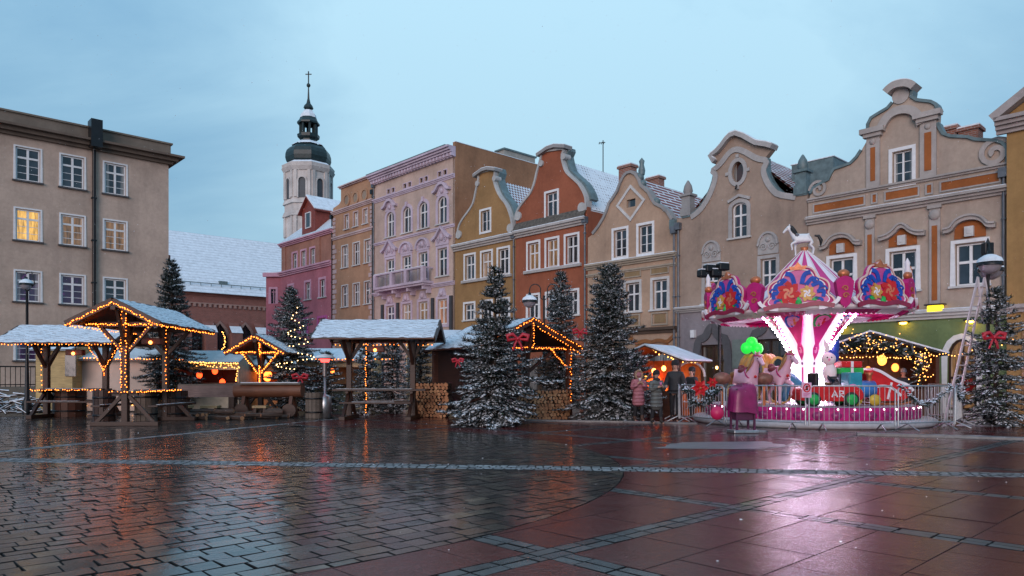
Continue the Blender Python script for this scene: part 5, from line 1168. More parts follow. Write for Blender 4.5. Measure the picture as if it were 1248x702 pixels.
# A: left shelter, ridge across the view
YA = 26.2; xa0, xa1 = Xat(57, YA), Xat(129, YA)
shA = shelter('low timber shelter with a wide snowy roof at the far left', ((xa0+xa1)/2, YA), .0, (xa1-xa0)/2, 1.0, 1.3, Zat(417, YA-1.3), Zat(397, YA)-.02)
zA_e = Zat(417, YA-1.3); zA_r = Zat(397, YA); LA = (xa1-xa0)/2+1.0; xA = (xa0+xa1)/2
lightstring('fairy lights along the front eave of the far left shelter', [(xA-LA, YA-1.34, zA_e-.08), (xA+LA, YA-1.34, zA_e-.08)], .11, sag=.0)
lightstring('fairy lights on the table edge of the far left shelter', [(xa0-.35, YA-.46, 1.0), (xa1+.2, YA-.46, 1.0)], .09)
lightstring('fairy lights up the left post of the far left shelter', [(xa0-.1, YA-.12, 1.1), (xa0-.1, YA-.12, zA_e)], .16)
for s, lb in ((-1, 'left'), (1, 'right')):
    lightstring(f'fairy lights on the {lb} knee brace between the two left shelters', [(xa1, YA-.15, zA_e-.95), (xa1+s*.75, YA-.15, zA_r-.4)], .075)
lightstring('fairy lights down the shared post between the two left shelters', [(xa1, YA-.14, 1.5), (xa1, YA-.14, zA_e-.8)], .08)
# B: tall left shelter, gable to the viewer
YB = 21.6; xB = Xat(153, YB); zBe = Zat(393, YB-.6); zBr = Zat(365, YB-.6); hwB = 1.33
rzB = radians(92); sB = 1.35
ctr = Vector((xB, YB))+Vector((cos(rzB), sin(rzB)))*sB
shB = shelter('tall timber shelter with a snowy roof and its gable outlined in orange lights', ctr, rzB, sB, .75, hwB, zBe, zBr, foot=1.0, span=.15)
bpy.context.view_layer.update()
def BL(o, pts): return [o.matrix_basis @ Vector(p) for p in pts]
LB = sB+.75
for s, lb in ((1, 'left'), (-1, 'right')):
    lightstring(f'fairy lights along the {lb} slope of the tall left shelter\'s gable', BL(shB, [(-LB-.06, s*hwB, zBe-.1), (-LB-.06, 0, zBr-.1)]), .055)
    lightstring(f'fairy lights on the {lb} knee brace of the tall left shelter', BL(shB, [(-sB-.14, s*.06, zBe-.85), (-sB-.14, s*hwB*.62, zBe)]), .1)
    lightstring(f'fairy lights along the {lb} eave of the tall left shelter', BL(shB, [(-LB, s*(hwB+.03), zBe-.1), (LB, s*(hwB+.03), zBe-.1)]), .11)
lightstring('fairy lights on the tie beam of the tall left shelter', BL(shB, [(-sB-.12, hwB*.9, zBe-.02), (-sB-.12, -hwB*.9, zBe-.02)]), .05)
for k, off in enumerate((-.07, .07)):
    lightstring(f'fairy lights up the {("left", "right")[k]} edge of the tall left shelter\'s front post', BL(shB, [(-sB-.12, off, 1.1), (-sB-.12, off, zBr-.25)]), .095)
lightstring('fairy lights round the table edge of the tall left shelter', BL(shB, [(1.4, .44, 1.02), (-sB-.16, .44, 1.02), (-sB-.16, -.44, 1.02), (1.5, -.44, 1.02)]), .12)
lightstring('fairy lights on the rear post of the tall left shelter', BL(shB, [(sB-.12, -.05, 1.2), (sB-.12, -.05, zBe)]), .12)
# C: middle shelter, ridge across the view
YC = 25.2; xc0, xc1 = Xat(422, YC), Xat(500, YC); xC = (xc0+xc1)/2; zCe = Zat(411.5, YC-1.35); zCr = Zat(391, YC)
shC = shelter('timber shelter with a snowy roof in the middle, dark picnic table beneath it', (xC+.1, YC), radians(-2), (xc1-xc0)/2, .95, 1.35, zCe, zCr, span=.5)
lightstring('fairy lights hanging down beside the table of the middle shelter', [(Xat(446, 25.9), 25.9, zCe-.1), (Xat(446, 25.9), 25.9, .2)], .085)
lightstring('fairy lights along the rear eave of the middle shelter', [(xC-1.9, YC+1.3, zCe-.12), (xC+1.9, YC+1.3, zCe-.12)], .16)
# E: small shelter further back
YE = 29.5; xE = Xat(324, YE); rzE = radians(86); zEe = Zat(429, YE-1); zEr = Zat(408, YE-1)
cE = Vector((xE, YE))+Vector((cos(rzE), sin(rzE)))*.5
shE = shelter('small timber shelter with orange lights behind the log table', cE, rzE, 1.0, .6, 1.22, zEe, zEr, foot=.8)
bpy.context.view_layer.update()
for s, lb in ((1, 'left'), (-1, 'right')):
    lightstring(f'fairy lights along the {lb} slope of the small shelter\'s gable', BL(shE, [(-1.66, s*1.2, zEe-.06), (-1.66, 0, zEr-.06)]), .085, r=.025)
    lightstring(f'fairy lights on the {lb} knee brace of the small shelter', BL(shE, [(-1.14, s*.06, zEe-.85), (-1.14, s*.75, zEe)]), .085, r=.025)
lightstring('fairy lights on the tie beam of the small shelter', BL(shE, [(-1.14, 1.1, zEe), (-1.14, -1.1, zEe)]), .08, r=.025)
lightstring('fairy lights on the front post of the small shelter', BL(shE, [(-1.14, 0, 1.1), (-1.14, 0, zEr-.2)]), .07, r=.025)
# D: firewood shelter, gable turned to the right
pk = W(650, 388, 24.2); rv = Vector((-.50, .866)); gz = Vector((.866, .50))      # ridge direction, gable direction
hwD = 2.0; zDr = pk.z; zDe = Zat(424, 25.0); Ld = 2.3; cD = pk.xy+rv*Ld
rzD = atan2(rv.y, rv.x)
shD = shelter('large timber shelter sheltering stacked firewood, orange lights on its gable', cD, rzD, Ld-.45, .45, hwD, zDe, zDr, foot=.6, table=False)
bpy.context.view_layer.update()
inv = shD.matrix_basis.inverted()
pr = MB(); 
for y in (-hwD*.86, hwD*.86):
    for x in (-Ld+.4, Ld-.4): MB().box(x-.09, x+.09, y-.09, y+.09, 0, zDe+.05).build('corner_post', WOOD_R, shD, bevel=.012)
MB().box(Ld-.46, Ld-.4, -hwD*.85, hwD*.85, .1, zDe).build('back_wall', WOOD_D, shD)
for s in (-1, 1): MB().beam((-Ld+.4, s*hwD*.84, zDe-.75), (-Ld+.4, s*hwD*.45, zDe+.0), .09, .1).build('corner_brace', WOOD_R, shD)
lightstring('fairy lights along the right slope of the firewood shelter\'s gable', BL(shD, [(-Ld-.06, -hwD if (shD.matrix_basis @ Vector((0, -hwD, 0))).x > cD.x else hwD, zDe-.02), (-Ld-.06, 0, zDr-.02)]), .1)
sr = -1 if (shD.matrix_basis @ Vector((0, -hwD, 0))).x > cD.x else 1
lightstring('second row of fairy lights under the right slope of the firewood shelter', BL(shD, [(-Ld-.05, sr*hwD*.95, zDe-.2), (-Ld-.05, 0, zDr-.22)]), .11)
lightstring('fairy lights along the left slope of the firewood shelter\'s gable', BL(shD, [(-Ld-.06, -sr*hwD, zDe-.02), (-Ld-.06, 0, zDr-.02)]), .07)
lightstring('fairy lights on the tie beam of the firewood shelter', BL(shD, [(-Ld+.33, -sr*hwD*.9, zDe-.02), (-Ld+.33, sr*hwD*.9, zDe-.02)]), .07)
lightstring('fairy lights on the right corner brace of the firewood shelter', BL(shD, [(-Ld+.32, sr*hwD*.42, zDe), (-Ld+.32, sr*hwD*.84, zDe-.75)]), .07)
lightstring('fairy lights down the right corner post of the firewood shelter', BL(shD, [(-Ld+.28, sr*hwD*.86, zDe), (-Ld+.28, sr*hwD*.86, .5)]), .11)
lightstring('fairy lights up the centre of the firewood shelter\'s gable', BL(shD, [(-Ld-.04, 0, zDe), (-Ld-.04, 0, zDr-.15)]), .08)
# infrared heater lamps under the roofs
def heatlamp(label, c):
    root = empty('heater_lamp', label, 'heater', c); MB().box(-.3, .3, -.12, .12, 0, .2).build('housing', plain('rusty_red', (.12, .02, .012), .5), root, bevel=.02); MB().ball((0, -.14, .06), .055, 8, 6).build('bulb', emit('heater_glow', (1, .28, .05), 9), root)
    MB().tube([(0, 0, .2), (0, 0, .5)], .015, 5).build('hanger', BLACK, root)
heatlamp('red heater lamp under the roof of the far left shelter', W(92, 433, 26)); heatlamp('red heater lamp under the roof of the tall left shelter', W(186, 420, 22.6)); heatlamp('red heater lamp under the roof of the middle shelter', W(458, 429, 25))

# ------------------------------------------------------------------ firewood
LOGM = [woodm('split_log_%d' % i, c, .8, plank=0) for i, c in enumerate([(.40, .19, .095), (.33, .15, .075), (.47, .25, .13)])]; BARK = plain('log_bark', (.07, .045, .035), .9, .3, 12, .4)
logmeshes = []
for i in range(6):
    r = random.Random(80+i); k = r.choice((3, 4, 5, 6)); R = r.uniform(.055, .082); P = [(R*r.uniform(.8, 1.1)*cos(2*pi*j/k+.3*r.random()), R*r.uniform(.8, 1.1)*sin(2*pi*j/k)) for j in range(k)]
    b = MB(); n = len(P); b.add([(x, -.2, z) for x, z in P]+[(x, .2, z) for x, z in P], [tuple(range(n)), tuple(range(2*n-1, n-1, -1))], 0); b.add([(x, -.2, z) for x, z in P]+[(x, .2, z) for x, z in P], [((j+1) % n, j, n+j, n+(j+1) % n) for j in range(n)], 1)
    o = b.build('firewood_log', [LOGM[i % 3], BARK], None); logmeshes.append(o.data); bpy.data.objects.remove(o)
def stack(label, group, a, b, h, depth, seed):
    r = random.Random(seed); a = Vector(a); b = Vector(b); d = (b-a); ln = d.length; d.normalize(); rz = atan2(d.y, d.x); z = .06; row = 0
    while z < h:
        t_ = .06+(.05 if row % 2 else 0)
        while t_ < ln-.04:
            o = bpy.data.objects.new('firewood_log', r.choice(logmeshes)); COL.objects.link(o); p = a+d*t_+Vector((-d.y, d.x))*r.uniform(-.035, .035)
            s = r.uniform(.85, 1.15); o.location = (p.x, p.y, z+r.uniform(-.012, .012)); o.rotation_euler = (0, r.uniform(0, 6.28), rz); o.scale = (s, 1, s); tag(o, label, 'firewood', group); t_ += .128+r.random()*.02
        z += .112; row += 1
g0 = (shD.matrix_basis @ Vector((-Ld+.25, sr*hwD*.8, 0))).xy; g1 = (shD.matrix_basis @ Vector((-Ld+.25, -sr*hwD*.30, 0))).xy
stack('split firewood log in the stack under the shelter beside the large central spruce', 'firewood logs of the right stack', g1, g0, 1.02, .4, 5)
stack('split firewood log in the stack behind the middle shelter\'s right post', 'firewood logs of the left stack', W(505, 460, 26.6).xy, W(549, 460, 26.2).xy, 1.25, .4, 6)
r_ = random.Random(9)
for i in range(46):
    px = r_.uniform(232, 345); Y = r_.uniform(24.6, 26.2); o = bpy.data.objects.new('loose_log', r_.choice(logmeshes)); COL.objects.link(o); o.location = (Xat(px, Y), Y, .07+.1*r_.choice((0, 0, 1, 1, 2))); o.rotation_euler = (0, r_.uniform(0, 6), r_.uniform(.9, 2.2)); o.scale = (1.1, r_.uniform(1.3, 2.1), 1.1); tag(o, 'loose log in the heap on the ground below the log table', 'firewood', 'logs heaped below the log table')
# big log table and plank bench between the left and middle shelters
Y = 26.4; t = empty('log_table', 'long hollowed tree trunk on trestles used as a table', 'table', (Xat(328, Y), Y, 0), radians(-2))
xl = (370-287)/F*Y/2; MB().tube([(-xl, 0, .98), (xl, 0, .98)], .27, 14).build('trunk', woodm('reddish_trunk', (.16, .06, .032), .55), t)
MB().box(-xl+.25, xl, -.3, .3, 1.19, 1.25).build('table_top', WOOD_G, t); MB().box(-xl+.3, xl-.1, -.28, .1, 1.25, 1.275).build('snow_cover', SNOW, t)
for x in (-xl*.7, xl*.7):
    for s in (-1, 1): MB().beam((x, s*.1, .8), (x, s*.42, 0), .12, .12).build('leg', WOOD_R, t)
    MB().tube([(x, -.34, .26), (x, -.42, .26)], .25, 14).build('wheel', WOOD_D, t)
Y = 26.8; t = empty('plank_counter', 'grey plank counter left of the log table, standing on block legs', 'counter', (Xat(252, Y), Y, 0)); xl = 1.05
MB().box(-xl, xl, -.06, .06, .72, 1.15).build('front_board', woodm('pinkish_plank', (.22, .15, .14), .7), t); MB().box(-xl, xl, -.06, .5, 1.15, 1.2).build('counter_top', WOOD_G, t)
for x in (-xl+.15, xl-.15): MB().box(x-.1, x+.1, .0, .4, 0, .72).build('leg', WOOD_D, t)
for i, (px, w_) in enumerate(((225, .5), (257, .6), (318, .5))):
    Y = 25.9; q = MB().box(-w_/2, w_/2, -.2, .2, .36, .44).build('low_bench', WOOD_L, None); q.location = (Xat(px, Y), Y, 0); tag(q, ('pale low bench board at the left end of the plank counter', 'pale low bench board at the right end of the plank counter', 'pale low bench board under the log table')[i], 'bench')
    [MB().box(x-.05, x+.05, -.15, .15, 0, .36).build('leg', WOOD_D, q) for x in (-w_/2+.08, w_/2-.08)]
# barrels and planters between the left shelters
def barrel(label, px, Y, r, h, mat=WOOD_R, sl=True):
    root = empty('wooden_tub', label, 'tub', (Xat(px, Y), Y, 0)); b = MB(); n = 14
    for i in range(n):
        a = 2*pi*i/n; b.cbox((r*cos(a), r*sin(a), h/2), .05, 2*pi*r/n*.96, h, a)
    b.build('staves', mat, root); MB().lathe([(r+.03, h*.2), (r+.045, h*.2), (r+.045, h*.26), (r+.03, h*.26)], 20).build('hoop', BLACK, root); MB().lathe([(r+.03, h*.74), (r+.045, h*.74), (r+.045, h*.8), (r+.03, h*.8)], 20).build('hoop', BLACK, root)
    MB().lathe([(.001, h-.02), (r, h-.02)], 16).build('lid', WOOD_G, root); return root
barrel('red brown wooden tub under the far left shelter\'s table', 85, 26.9, .52, .95); barrel('narrow dark wooden tub beside the front post of the tall left shelter', 127, 23.2, .3, 1.05, WOOD_D)
barrel('weathered wooden tub under the tall left shelter', 178, 24.0, .32, 1.05, WOOD_G); barrel('dark wooden tub at the rear post of the tall left shelter', 214, 24.6, .36, 1.0, WOOD_D)
barrel('short wooden tub left of the middle shelter', 383, 26.0, .28, .9, WOOD_G)
# snowy heap of cut branches by the lamp at the far left
Y = 28.5; hp = empty('branch_heap', 'heap of cut branches covered with snow below the far left terrace', 'heap', (Xat(16, Y), Y, 0)); b = MB(); s = MB(); rr = random.Random(3)
for i in range(90):
    x = rr.uniform(-1.5, 1.1); y = rr.uniform(-.6, .5); h_ = max(.08, 1.0-(x+.3)**2*.4-abs(y)*.5)*rr.random(); d = Vector((rr.uniform(-1, 1), rr.uniform(-.5, .5), rr.uniform(-.35, .25))).normalized()*rr.uniform(.3, .7); p = Vector((x, y, h_+.05)); q = p+d; q.z = max(.03, q.z); b.tube([p, q], .025, 4); s.tube([p+Vector((0, 0, .03)), q+Vector((0, 0, .03))], [.03, .012], 4)
b.build('branches', M_BARK, hp, uv=False); s.build('snow_cover', SNOW_TREE, hp, uv=False)

# ------------------------------------------------------------------ market stalls
TARP = plain('pinkish_tarp', (.56, .42, .35), .6, .12, 1.2, .4, 3); TARP_G = snowm('snowy_canvas', 0, (.55, .6, .64))
def booth(label, c, rz, w_, d, h, wallm, roofm=TARP_G, open_z=None, glow=None, name='market_booth', roof_h=.55, ov=.3, counter=True):
    root = empty(name, label, 'stall', (c[0], c[1], 0), rz); z1 = h
    MB().box(-w_/2, w_/2, d/2-.05, d/2, 0, z1).build('back_wall', wallm, root)
    for s in (-1, 1): MB().box(s*w_/2-.025, s*w_/2+.025, -d/2, d/2-.05, 0, z1).build('side_wall', wallm, root)
    if open_z:
        MB().box(-w_/2+.03, w_/2-.03, -d/2, -d/2+.05, 0, open_z).build('front_wall', wallm, root); MB().box(-w_/2+.03, w_/2-.03, -d/2, -d/2+.05, z1-.35, z1).build('fascia', wallm, root)
        if counter: MB().box(-w_/2-.05, w_/2+.05, -d/2-.35, -d/2+.1, open_z, open_z+.06).build('counter', WOOD_R, root)
    else: MB().box(-w_/2+.03, w_/2-.03, -d/2, -d/2+.05, 0, z1).build('front_wall', wallm, root)
    b = MB(); hw = d/2+ov; b.add([(-w_/2-.15, -hw, z1-.02), (w_/2+.15, -hw, z1-.02), (w_/2+.15, 0, z1+roof_h), (-w_/2-.15, 0, z1+roof_h), (w_/2+.15, hw, z1-.02), (-w_/2-.15, hw, z1-.02)], [(0, 1, 2, 3), (3, 2, 4, 5)]); b.add([(-w_/2-.15, -hw, z1-.08), (w_/2+.15, -hw, z1-.08), (w_/2+.15, 0, z1+roof_h-.06), (-w_/2-.15, 0, z1+roof_h-.06), (w_/2+.15, hw, z1-.08), (-w_/2-.15, hw, z1-.08)], [(3, 2, 1, 0), (5, 4, 2, 3)])
    b.build('roof', roofm, root)
    for s in (-1, 1): MB().add([(s*w_/2, -d/2, z1), (s*w_/2, d/2, z1), (s*w_/2, 0, z1+roof_h-.07)], [(0, 1, 2)]).build('gable', wallm, root)
    return root
def lamp_in(root_label, c, mat, r=.1, h=.0):
    root = empty('hanging_lamp', root_label, 'lamp', c); MB().ball((0, 0, 0), r, 10, 8, 0, (1, 1, 1.25)).build('shade', mat, root, uv=False); MB().tube([(0, 0, r), (0, 0, r+.35+h)], .012, 5).build('cord', CABLE, root, uv=False); return root
# tarp covered booth with a plank hut at its left
Y = 32.5; c = (Xat(152, Y), Y); booth('long booth closed with pinkish tarpaulin behind the left shelters', c, 0, (205-100)/F*Y, 2.2, Zat(437, Y-1.1), TARP, roof_h=.5)
lightstring('fairy lights along the eave of the pinkish tarpaulin booth', [(Xat(100, Y-1.5), Y-1.5, Zat(437, Y-1.4)), (Xat(226, Y-1.5), Y-1.5, Zat(438, Y-1.4))], .14, r=.024)
lightstring('fairy lights at the foot of the pinkish tarpaulin booth', [(Xat(100, Y-1.2), Y-1.2, .25), (Xat(205, Y-1.2), Y-1.2, .25)], .35, mat=BULB_Y, r=.03)
c = (Xat(80, 31.5), 31.5); bt = booth('yellow plank hut behind the far left shelter', c, 0, 1.5, 1.6, Zat(425, 30.7), woodm('yellow_planks', (.50, .36, .16), .6, plank=.3), SNOW, roof_h=.35); MB().box(.5, .95, -.86, -.80, 1.5, 2.4).build('window', GLASS, bt)
# glowing counter booth
Y = 33.5; c = (Xat(256, Y), Y); w_ = (300-208)/F*Y; b = booth('open booth with a glowing counter left of the small shelter', c, 0, w_, 2.4, Zat(441, Y-1.2), plain('booth_cream', (.5, .42, .32), .6), snowm('roof_grey_snow', 0, (.42, .47, .5)), 1.15)
for k, (px, py) in enumerate(((243, 457), (271, 466), (262, 452))): lamp_in(('red lamp at the left in the glowing counter booth', 'orange lamp at the right in the glowing counter booth', 'small lamp at the back of the glowing counter booth')[k], W(px, py, Y-.3), emit('red_lamp', (1, .06, .012), 4), .13)
q = MB().box(-1.2, 1.2, 0, .05, 0, .9).build('back_shelf', WOOD_D, b); q.location = (0, .9, 1.2)
lightstring('yellow icicle lights along the eave of the glowing counter booth', [(Xat(208, Y-1.5), Y-1.5, Zat(441, Y-1.5)), (Xat(292, Y-1.5), Y-1.5, Zat(443, Y-1.5))], .075, mat=BULB_Y, r=.028); lightstring('second row of icicle lights on the glowing counter booth', [(Xat(210, Y-1.5), Y-1.5, Zat(445, Y-1.5)), (Xat(290, Y-1.5), Y-1.5, Zat(447, Y-1.5))], .1, mat=BULB_Y, r=.026, jit=.06)
lightstring('yellow lights down the right corner of the glowing counter booth', [(Xat(290, Y-1.4), Y-1.4, Zat(446, Y-1.4)), (Xat(288, Y-1.4), Y-1.4, Zat(468, Y-1.4))], .09, mat=BULB_Y, r=.026, jit=.05)
ar = [(Xat(268+4*cos(a)+2, 30), 30, Zat(415-11*sin(a), 30)) for a in np.linspace(-1.5, 1.6, 9)]; lightstring('small arc of yellow lights on a wire right of the tall left shelter', ar, .06, mat=BULB_Y, r=.024)
# booth with an orange glow behind the small shelter
Y = 35; c = (Xat(335, Y), Y); booth('booth with an orange lit interior right of the small shelter', c, 0, 2.6, 2.2, Zat(444, Y-1.1), plain('booth_orange', (.55, .2, .06), .6), TARP_G, 1.1)
lamp_in('bright orange lamp in the booth right of the small shelter', W(326, 458, Y-.2), emit('orange_lamp', (1, .2, .03), 4.5), .22); 
Y = 34; c = (Xat(415, Y), Y); booth('cream tent booth behind the patio heater', c, 0, 3.4, 2.4, Zat(438, Y-1.2), plain('cream_canvas', (.55, .42, .26), .7), SNOW, 1.1); lamp_in('warm lamp in the cream tent booth behind the patio heater', W(405, 452, Y-.4), emit('orange_lamp', (1, .2, .03), 4.5), .1)
lightstring('fairy lights along the eave of the cream tent booth', [(Xat(378, Y-1.6), Y-1.6, Zat(438, Y-1.6)), (Xat(480, Y-1.6), Y-1.6, Zat(438, Y-1.6))], .16, r=.025)
Y = 36; c = (Xat(560, Y), Y); booth('long snow roofed booth between the middle shelter and the large spruce', c, radians(8), 5.2, 2.4, Zat(414, Y-1.2), plain('cream_canvas', (.55, .42, .26), .7), SNOW_ROW, 1.1)
lightstring('yellow lights under the eave of the long snow roofed booth', [(Xat(535, Y-1.6), Y-1.6, Zat(416, Y-1.6)), (Xat(610, Y-1.4), Y-1.4, Zat(416, Y-1.6))], .16, mat=BULB_Y, r=.028); lamp_in('white lamp in the long snow roofed booth', W(534, 447, 33.5), emit('white_lamp', (1, .85, .6), 8), .15)
# steel patio heater
Y = 26.2; h = empty('patio_heater', 'steel patio heater with a glowing red head left of the middle shelter', 'heater', (Xat(396, Y), Y, 0))
MB().lathe([(.001, 0), (.24, 0), (.24, .75), (.16, .8), (.04, .85), (.04, 2.0), (.001, 2.0)], 14).build('body', STEEL, h); MB().lathe([(.09, 1.5), (.09, 2.0)], 12).build('mesh_screen', plain('heater_screen', (.2, .18, .18), .4, metal=.6), h); MB().lathe([(.13, 2.0), (.2, 2.12)], 14).build('burner', emit('burner_red', (1, .06, .05), 4), h); MB().lathe([(.4, 2.13), (.3, 2.2), (.001, 2.26)], 16).build('reflector', STEEL, h); MB().lathe([(.38, 2.16), (.28, 2.24), (.001, 2.31)], 16).build('snow_cap', SNOW, h)
# stall with the sloped snowy roof beside the women (gable towards us)
Y = 27.2; st = empty('market_stall', 'stall with an orange glow and a sloped snowy roof behind the two women', 'stall', (Xat(789, Y), Y, 0), radians(-40)); zp = Zat(421, Y); ze = Zat(437, Y-.9)-.02; hw = 1.45; D = 1.9
for s in (-1, 1):
    for y in (0, D): MB().box(s*hw*.9-.05, s*hw*.9+.05, y-.05, y+.05, 0, ze).build('post', WOOD_R, st)
    v = [(0, -.2, zp), (s*(hw+.15), -.2, ze-.06), (s*(hw+.15), D+.2, ze-.06), (0, D+.2, zp)]; o_ = MB().add(v+[(x, y, z-.05) for x, y, z in v], [(0, 1, 2, 3), (7, 6, 5, 4), (0, 4, 5, 1), (1, 5, 6, 2)] if s < 0 else [(3, 2, 1, 0), (4, 5, 6, 7), (1, 5, 4, 0), (2, 6, 5, 1)]).build('roof', WOOD_R, st); v2 = [(x*1.02, y-.02 if y < 0 else y+.02, z+.06) for x, y, z in v]; MB().add(v2+[(x, y, z-.055) for x, y, z in v2], [(0, 1, 2, 3), (7, 6, 5, 4), (0, 4, 5, 1), (1, 5, 6, 2)] if s < 0 else [(3, 2, 1, 0), (4, 5, 6, 7), (1, 5, 4, 0), (2, 6, 5, 1)]).build('snow_cover', SNOW, o_)
MB().box(-hw*.88, hw*.88, D-.08, D-.03, 0, ze).build('back_wall', plain('stall_orange_cloth', (.55, .16, .04), .7, .4, 3), st); MB().box(-hw*.85, hw*.85, .0, .4, 0, .95).build('counter', WOOD_R, st)
ORL = emit('orange_lamp', (1, .2, .03), 4.5)
for k, (px, py) in enumerate(((797, 452), (809, 449), (826, 447), (786, 459))): lamp_in(('leftmost high warm lamp in the stall behind the women', 'centre warm lamp in the stall behind the women', 'right warm lamp in the stall behind the women', 'low warm lamp at the left of the stall behind the women')[k], W(px, py, Y+.6), emit('stall_lamp', (1, .36, .07), 7), .085)
for k, (px, py, s) in enumerate(((797, 466, .3), (808, 478, .22), (790, 474, .22))): lamp_in(('red orange paper lantern behind the grey coated woman', 'small low red lantern in the stall behind the women', 'red lantern between the two women')[k], W(px, py, Y+1.6), emit('red_orange', (1, .12, .012), 2.6), s)
lightstring('garland lights along the front rake of the stall behind the women', [W(792, 425, Y-.25), W(826, 440, Y-.25), W(829, 462, Y-.25)], .13, mat=BULB_Y, r=.03, jit=.06)
lightstring('garland lights under the right eave of the stall behind the women', [W(826, 441, Y-.2), W(856, 441, Y+.6)], .2, mat=BULB_Y, r=.028)
q = W(846, 446, 27.6); rb = MB(); rb.tube([(.0+.55*cos(a), 0, .55*sin(a)) for a in np.linspace(0, 2.6, 12)], .05, 6); o = rb.build('pale_arch', plain('pale_tube', (.5, .5, .5), .5), None, uv=False); o.location = q+Vector((-.15, 0, -.4)); tag(o, 'pale curved arch tube at the right corner of the stall behind the women', 'arch')
# garlanded stall behind the carousel
Y = 27.4; g = empty('market_stall', 'wide brown stall with a lit evergreen garland under its dark gable behind the carousel', 'stall', (Xat(1066, Y), Y, 0), 0); w2 = 2.35; zp = Zat(404, Y-.3); ze = Zat(429, Y-.3); D = 2.6; xo = Xat(1055, Y)-Xat(1066, Y)
for s in (-1, 1):
    MB().box(s*w2-.07, s*w2+.07, -.07, .07, 0, ze).build('post', WOOD_R, g); x = s*(w2+.25); v = [(xo, -.35, zp), (x, -.35, ze-.05), (x, D, ze-.05), (xo, D, zp)]; fs = [(0, 1, 2, 3), (7, 6, 5, 4), (0, 4, 5, 1), (1, 5, 6, 2)] if s < 0 else [(3, 2, 1, 0), (4, 5, 6, 7), (1, 5, 4, 0), (2, 6, 5, 1)]
    rf = MB().add(v+[(a, b_, z-.09) for a, b_, z in v], fs).build('roof', plain('roof_felt', (.03, .03, .032), .7), g); MB().beam((xo, -.36, zp+.02), (x, -.36, ze-.03), .04, .06).build('snow_edge', SNOW, rf)
    MB().box(s*w2-.04, s*w2+.04, .07, D-.1, 0, ze).build('side_wall', WOOD_R, g)
MB().box(-w2, w2, D-.1, D-.05, 0, ze).build('back_wall', woodm('stall_brown', (.24, .10, .045), .6), g); MB().prism([(-w2, ze), (w2, ze), (xo, zp-.1)], D-.1, D-.05).build('back_gable', WOOD_D, g); MB().box(-w2, w2, .0, .5, 0, 1.0).build('counter', WOOD_R, g)
for x in (-1.4, -.5, .4, 1.3): MB().box(x-.4, x+.4, D-.45, D-.12, 1.2, 1.24).build('shelf', WOOD_L, g)
def garland(label, pts, r=.16, seed=1, snow=.3, lights=0, tw=1.0, name='evergreen_garland', mat=BULB_Y):
    rr = random.Random(seed); root = empty(name, label, 'garland', pts[0]); p0 = Vector(pts[0]); P = [Vector(p)-p0 for p in pts]; nv, nf, sv, sf = [], [], [], []
    for a, b in zip(P, P[1:]):
        n = max(2, int((b-a).length*70))
        for i in range(n):
            q = a.lerp(b, rr.random()); d = Vector((rr.gauss(0, 1), rr.gauss(0, 1), rr.gauss(0, 1))).normalized(); q2 = q+d*r*rr.uniform(.6, 1.3); w_ = d.orthogonal().normalized()*.02*tw; k = len(nv); nv.extend([q-w_, q+w_, q2+w_*.3, q2-w_*.3]); nf.append((k, k+1, k+2, k+3))
            if rr.random() < snow and d.z > -.2: k = len(sv); m = q.lerp(q2, .75)+Vector((0, 0, .012)); s = .028*tw; sv.extend([m+Vector((-s, 0, 0)), m+Vector((0, -s, 0)), m+Vector((s, 0, 0)), m+Vector((0, s, 0)), m+Vector((0, 0, s*.9))]); sf.extend([(k, k+1, k+4), (k+1, k+2, k+4), (k+2, k+3, k+4), (k+3, k, k+4)])
    f = MB(); f.add(nv, nf); f.build('needles', M_NEEDLE, root, uv=False)
    if sv: s = MB(); s.add(sv, sf, 0, True); s.build('snow_cover', SNOW_TREE, root, uv=False)
    if lights:
        key = (mat.name, 'g')
        if key not in _bm:
            tmp = MB().ball((0,0,0), .019, 5, 3).build('bulb', mat, None, uv=False); _bm[key] = tmp.data; bpy.data.objects.remove(tmp)
        tot = sum((b-a).length for a, b in zip(P, P[1:]))
        for i in range(min(100, lights)):
            t_ = rr.random()*tot
            for a, b in zip(P, P[1:]):
                l = (b-a).length
                if t_ <= l: q = a.lerp(b, t_/l); break
                t_ -= l
            o = bpy.data.objects.new('bulb', _bm[key]); COL.objects.link(o); o.parent = root; o.location = q+Vector((rr.gauss(0, r*.6), -abs(rr.gauss(0, r*.5))-.03, rr.gauss(0, r*.75)))
    return root
SY = 27.0
garland('thick lit garland under the left slope of the stall behind the carousel', [W(1053, 412, SY), W(1030, 424, SY), W(1008, 436, SY)], .32, 1, .05, 40, 2.4)
garland('thick lit garland under the right slope of the stall behind the carousel', [W(1053, 412, SY), W(1090, 424, SY), W(1128, 436, SY)], .34, 2, .05, 50, 2.4)
garland('lit garland hanging down the right post of the stall behind the carousel', [W(1124, 432, SY), W(1121, 450, SY), W(1119, 468, SY)], .32, 3, .03, 45, 2.2)
garland('lit garland filling the gable peak of the stall behind the carousel', [W(1040, 424, SY+.2), W(1070, 422, SY+.2), W(1095, 430, SY+.2)], .30, 4, .03, 26, 2.2)
lightstring('straight row of fairy lights across the opening of the stall behind the carousel', [W(1018, 436, SY+.4), W(1060, 435, SY+.4), W(1112, 437, SY+.4)], .12, mat=BULB_Y, r=.022)
lamp_in('orange lantern at the left of the stall behind the carousel', W(1006, 448, SY+1.5), ORL, .13, .4); lamp_in('tall orange lantern at the right of the stall behind the carousel', W(1091, 448, SY+1.0), ORL, .13, .4)
st_ = emit('star_lamp', (1, .42, .07), 2.2); o = lamp_in('round yellow lantern in the middle of the stall behind the carousel', W(1075, 439, SY+1.2), st_, .17, .2)
